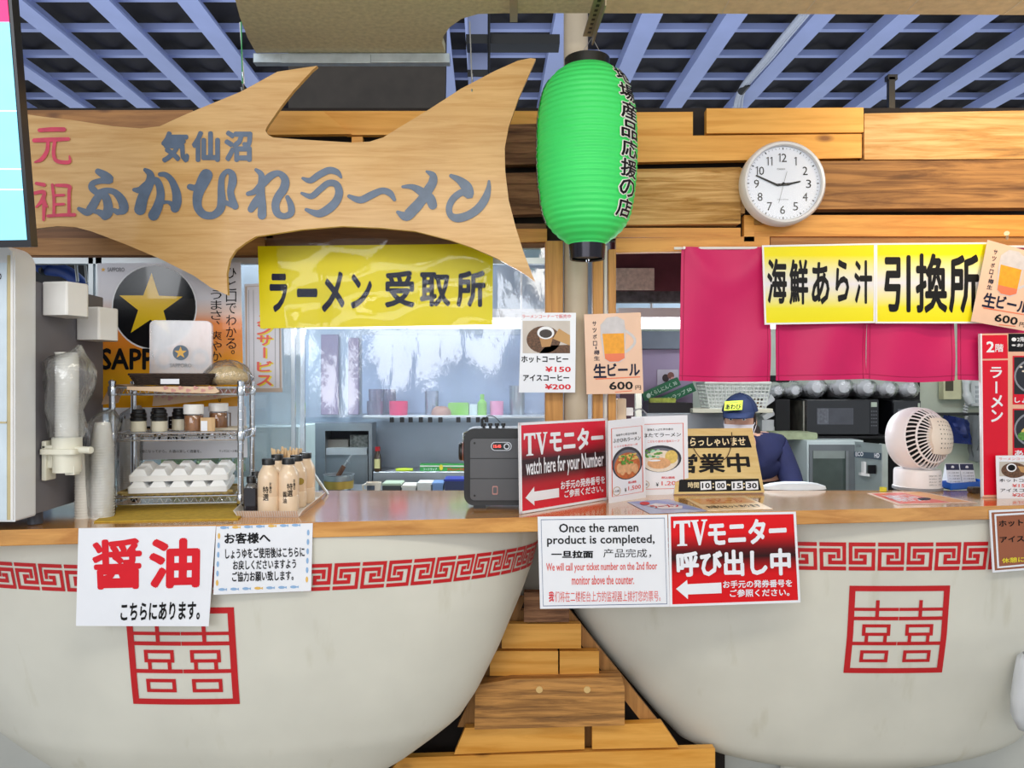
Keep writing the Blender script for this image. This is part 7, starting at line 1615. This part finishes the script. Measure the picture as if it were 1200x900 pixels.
TR_ = M('dark_trousers', '#23242c', .8); v, f = skin_obj('trousers', [pel, hipL, knL, anL, hipR, knR, anR], [(0, 1), (1, 2), (2, 3), (0, 4), (4, 5), (5, 6)], [(.15, .12), .1, .075, .06, .1, .075, .06], TR_, per); g = G(); g.add(v, f, TR_); g.build('trousers', per, angle=180)
# face above the mask
g = G()
for s_ in (-1, 1):
    c = hp_(.088, s_*.034, .013); g.lathe([(0, .004), (.008, .0035), (.0125, 0)], c, M('eye_white', '#efe9e6', .3), 14, Matrix((rt_, upv, fd)).transposed(), sy=.5); g.lathe([(0, .0052), (.0045, .0046), (.0055, .0025)], c, M('iris', '#23150f', .2), 12, Matrix((rt_, upv, fd)).transposed(), sy=.85)
    g.tube([hp_(.089, s_*.020, .021), hp_(.092, s_*.034, .0235), hp_(.084, s_*.050, .018)], .0022, HAIR, 6)
part_label(g.build('eyes', per), 'dark eyes with lashes'); g = G()
for s_ in (-1, 1): g.tube([hp_(.096, s_*.014, .036), hp_(.094, s_*.034, .041), hp_(.082, s_*.054, .034)], [.003, .004, .002], HAIR, 6)
g.build('eyebrows', per); g = G(); g.tube([hp_(.098, -.02, -.066), hp_(.102, 0, -.067), hp_(.098, .02, -.066)], .004, M('lips', '#b8695f', .5), 8); g.build('mouth', per)
g = G(); vs = []; fs = []
for j in range(9):
    for i in range(13):
        u = -1+2*i/12; w_ = j/8; a = u*1.12; rr_ = .104+.018*math.exp(-(u/.35)**2)*(1-abs(w_-.25)) ; vs.append(hp_(math.cos(a)*rr_*(1-.05*w_), math.sin(a)*.090*(1-.14*w_), -.012-.085*w_-.006*abs(u)+.004*math.sin(w_*9)))
for j in range(8):
    for i in range(12): fs.append((j*13+i, (j+1)*13+i, (j+1)*13+i+1, j*13+i+1))
g.add(vs, fs, MASK); g.add([v+(HCN-v).normalized()*.002 for v in vs], [f[::-1] for f in fs], MASK)
for s_, i in ((-1, 0), (1, 12)):
    for j in (1, 7): g.tube([vs[j*13+i], hp_(-.012, s_*.086, .010 if j == 1 else -.028)], .0018, MASK, 5)
part_label(g.build('face_mask', per, angle=180), 'white pleated face mask')
# hair: bob to the shoulder, ponytail at the back right
g = G(); vs = []; fs = []
for j in range(11):
    t = .2+1.75*j/10
    for i in range(19):
        a = 1.35+(2*PI-2.7)*i/18; vs.append(hp_(math.sin(t)*math.cos(a)*.098, math.sin(t)*math.sin(a)*.088, math.cos(t)*.126))
for j in range(10):
    for i in range(18): fs.append((j*19+i, (j+1)*19+i, (j+1)*19+i+1, j*19+i+1))
g.add(vs, fs, HAIR)
g.tube(smooth_path([hp_(-.085, .035, .0), hp_(-.10, .055, -.06), hp_(-.085, .07, -.13), hp_(-.06, .075, -.20), hp_(-.05, .07, -.25)], 5), [.028]*5+[.036]*6+[.032]*5+[.022]*4+[.010], HAIR, 12)
g.tube(smooth_path([hp_(.03, .078, .05), hp_(.02, .082, .01), hp_(.015, .080, -.03)], 4), .006, HAIR, 8)
part_label(g.build('hair', per, angle=180), 'dark brown hair tied back')
g = G(); vs = []; fs = []
for j in range(9):
    t = .02+1.42*j/8
    for i in range(32):
        a = 2*PI*i/32; vs.append(hp_(math.sin(t)*math.cos(a)*.112-.004, math.sin(t)*math.sin(a)*.098, .034+math.cos(t)*.112))
for j in range(8):
    for i in range(32): fs.append((j*32+i, (j+1)*32+i, (j+1)*32+(i+1) % 32, j*32+(i+1) % 32))
g.add(vs, fs, CAPN); g.lathe([(0, .006), (.008, .004), (.009, 0)], hp_(-.004, 0, .146), CAPN, 12)
for a in (0, PI/3, 2*PI/3): pth = [hp_(math.sin(t)*math.cos(a)*.1135-.004, math.sin(t)*math.sin(a)*.0995, .034+math.cos(t)*.1135) for t in [-1.4+2.8*k/16 for k in range(17)]]; g.tube(pth, .0014, CAPN, 5)
cap_ = g.build('cap', per, angle=60); part_label(cap_, 'navy baseball cap')
g = G(); top = []; N_ = 14
for j in range(4):
    for i in range(N_+1):
        a = -1.15+2.3*i/N_; e = j/3; R0 = .106; top.append(hp_(math.cos(a)*(R0+.070*e*math.cos(a)**.6 if math.cos(a) > 0 else R0), math.sin(a)*.094*(1-.05*e), +.052-.010*e-.012*e*e+.010*(math.cos(a)-1)*e))
fs = [(j*(N_+1)+i, (j+1)*(N_+1)+i, (j+1)*(N_+1)+i+1, j*(N_+1)+i+1) for j in range(3) for i in range(N_)]
g.add(top, fs, CAPN); g.add([v-upv*.004 for v in top], [f[::-1] for f in fs], CAPN); g.build('cap_brim', cap_, angle=180)
g = G(); c0_ = hp_(.104, -.012, .088); nf = (fd*.86+upv*.30-rt_*.1).normalized(); r1 = (rt_-nf*rt_.dot(nf)).normalized(); u1 = nf.cross(r1); u1 = u1 if u1.z > 0 else -u1
c0_ = c0_+nf*.012
def tg(a, b, o_=0.): return c0_+r1*a+u1*b+nf*o_
g.prism([tg(-.052, -.028), tg(.045, -.024), tg(.047, .028), tg(-.050, .024)], -nf*.002, M('lime_tag', '#d2ea3c', .5))
v, f = glyph('あわび', .03); g.add([tg(-.044+.084*a, -.022+.030*b, .001) for a, b in v], f, INK); g.prism([tg(-.024, .013, .001), tg(.022, .015, .001), tg(.022, .019, .001), tg(-.024, .017, .001)], -nf*.0005, M('olive_print', '#8a9a4a', .5)); part_label(g.build('cap_tag', cap_), 'lime name tag with brushed writing')
# ------------------------------------------------------------------ tidy
for o in bpy.data.objects:
    if '_abs' in o: del o['_abs']
bpy.context.view_layer.update()
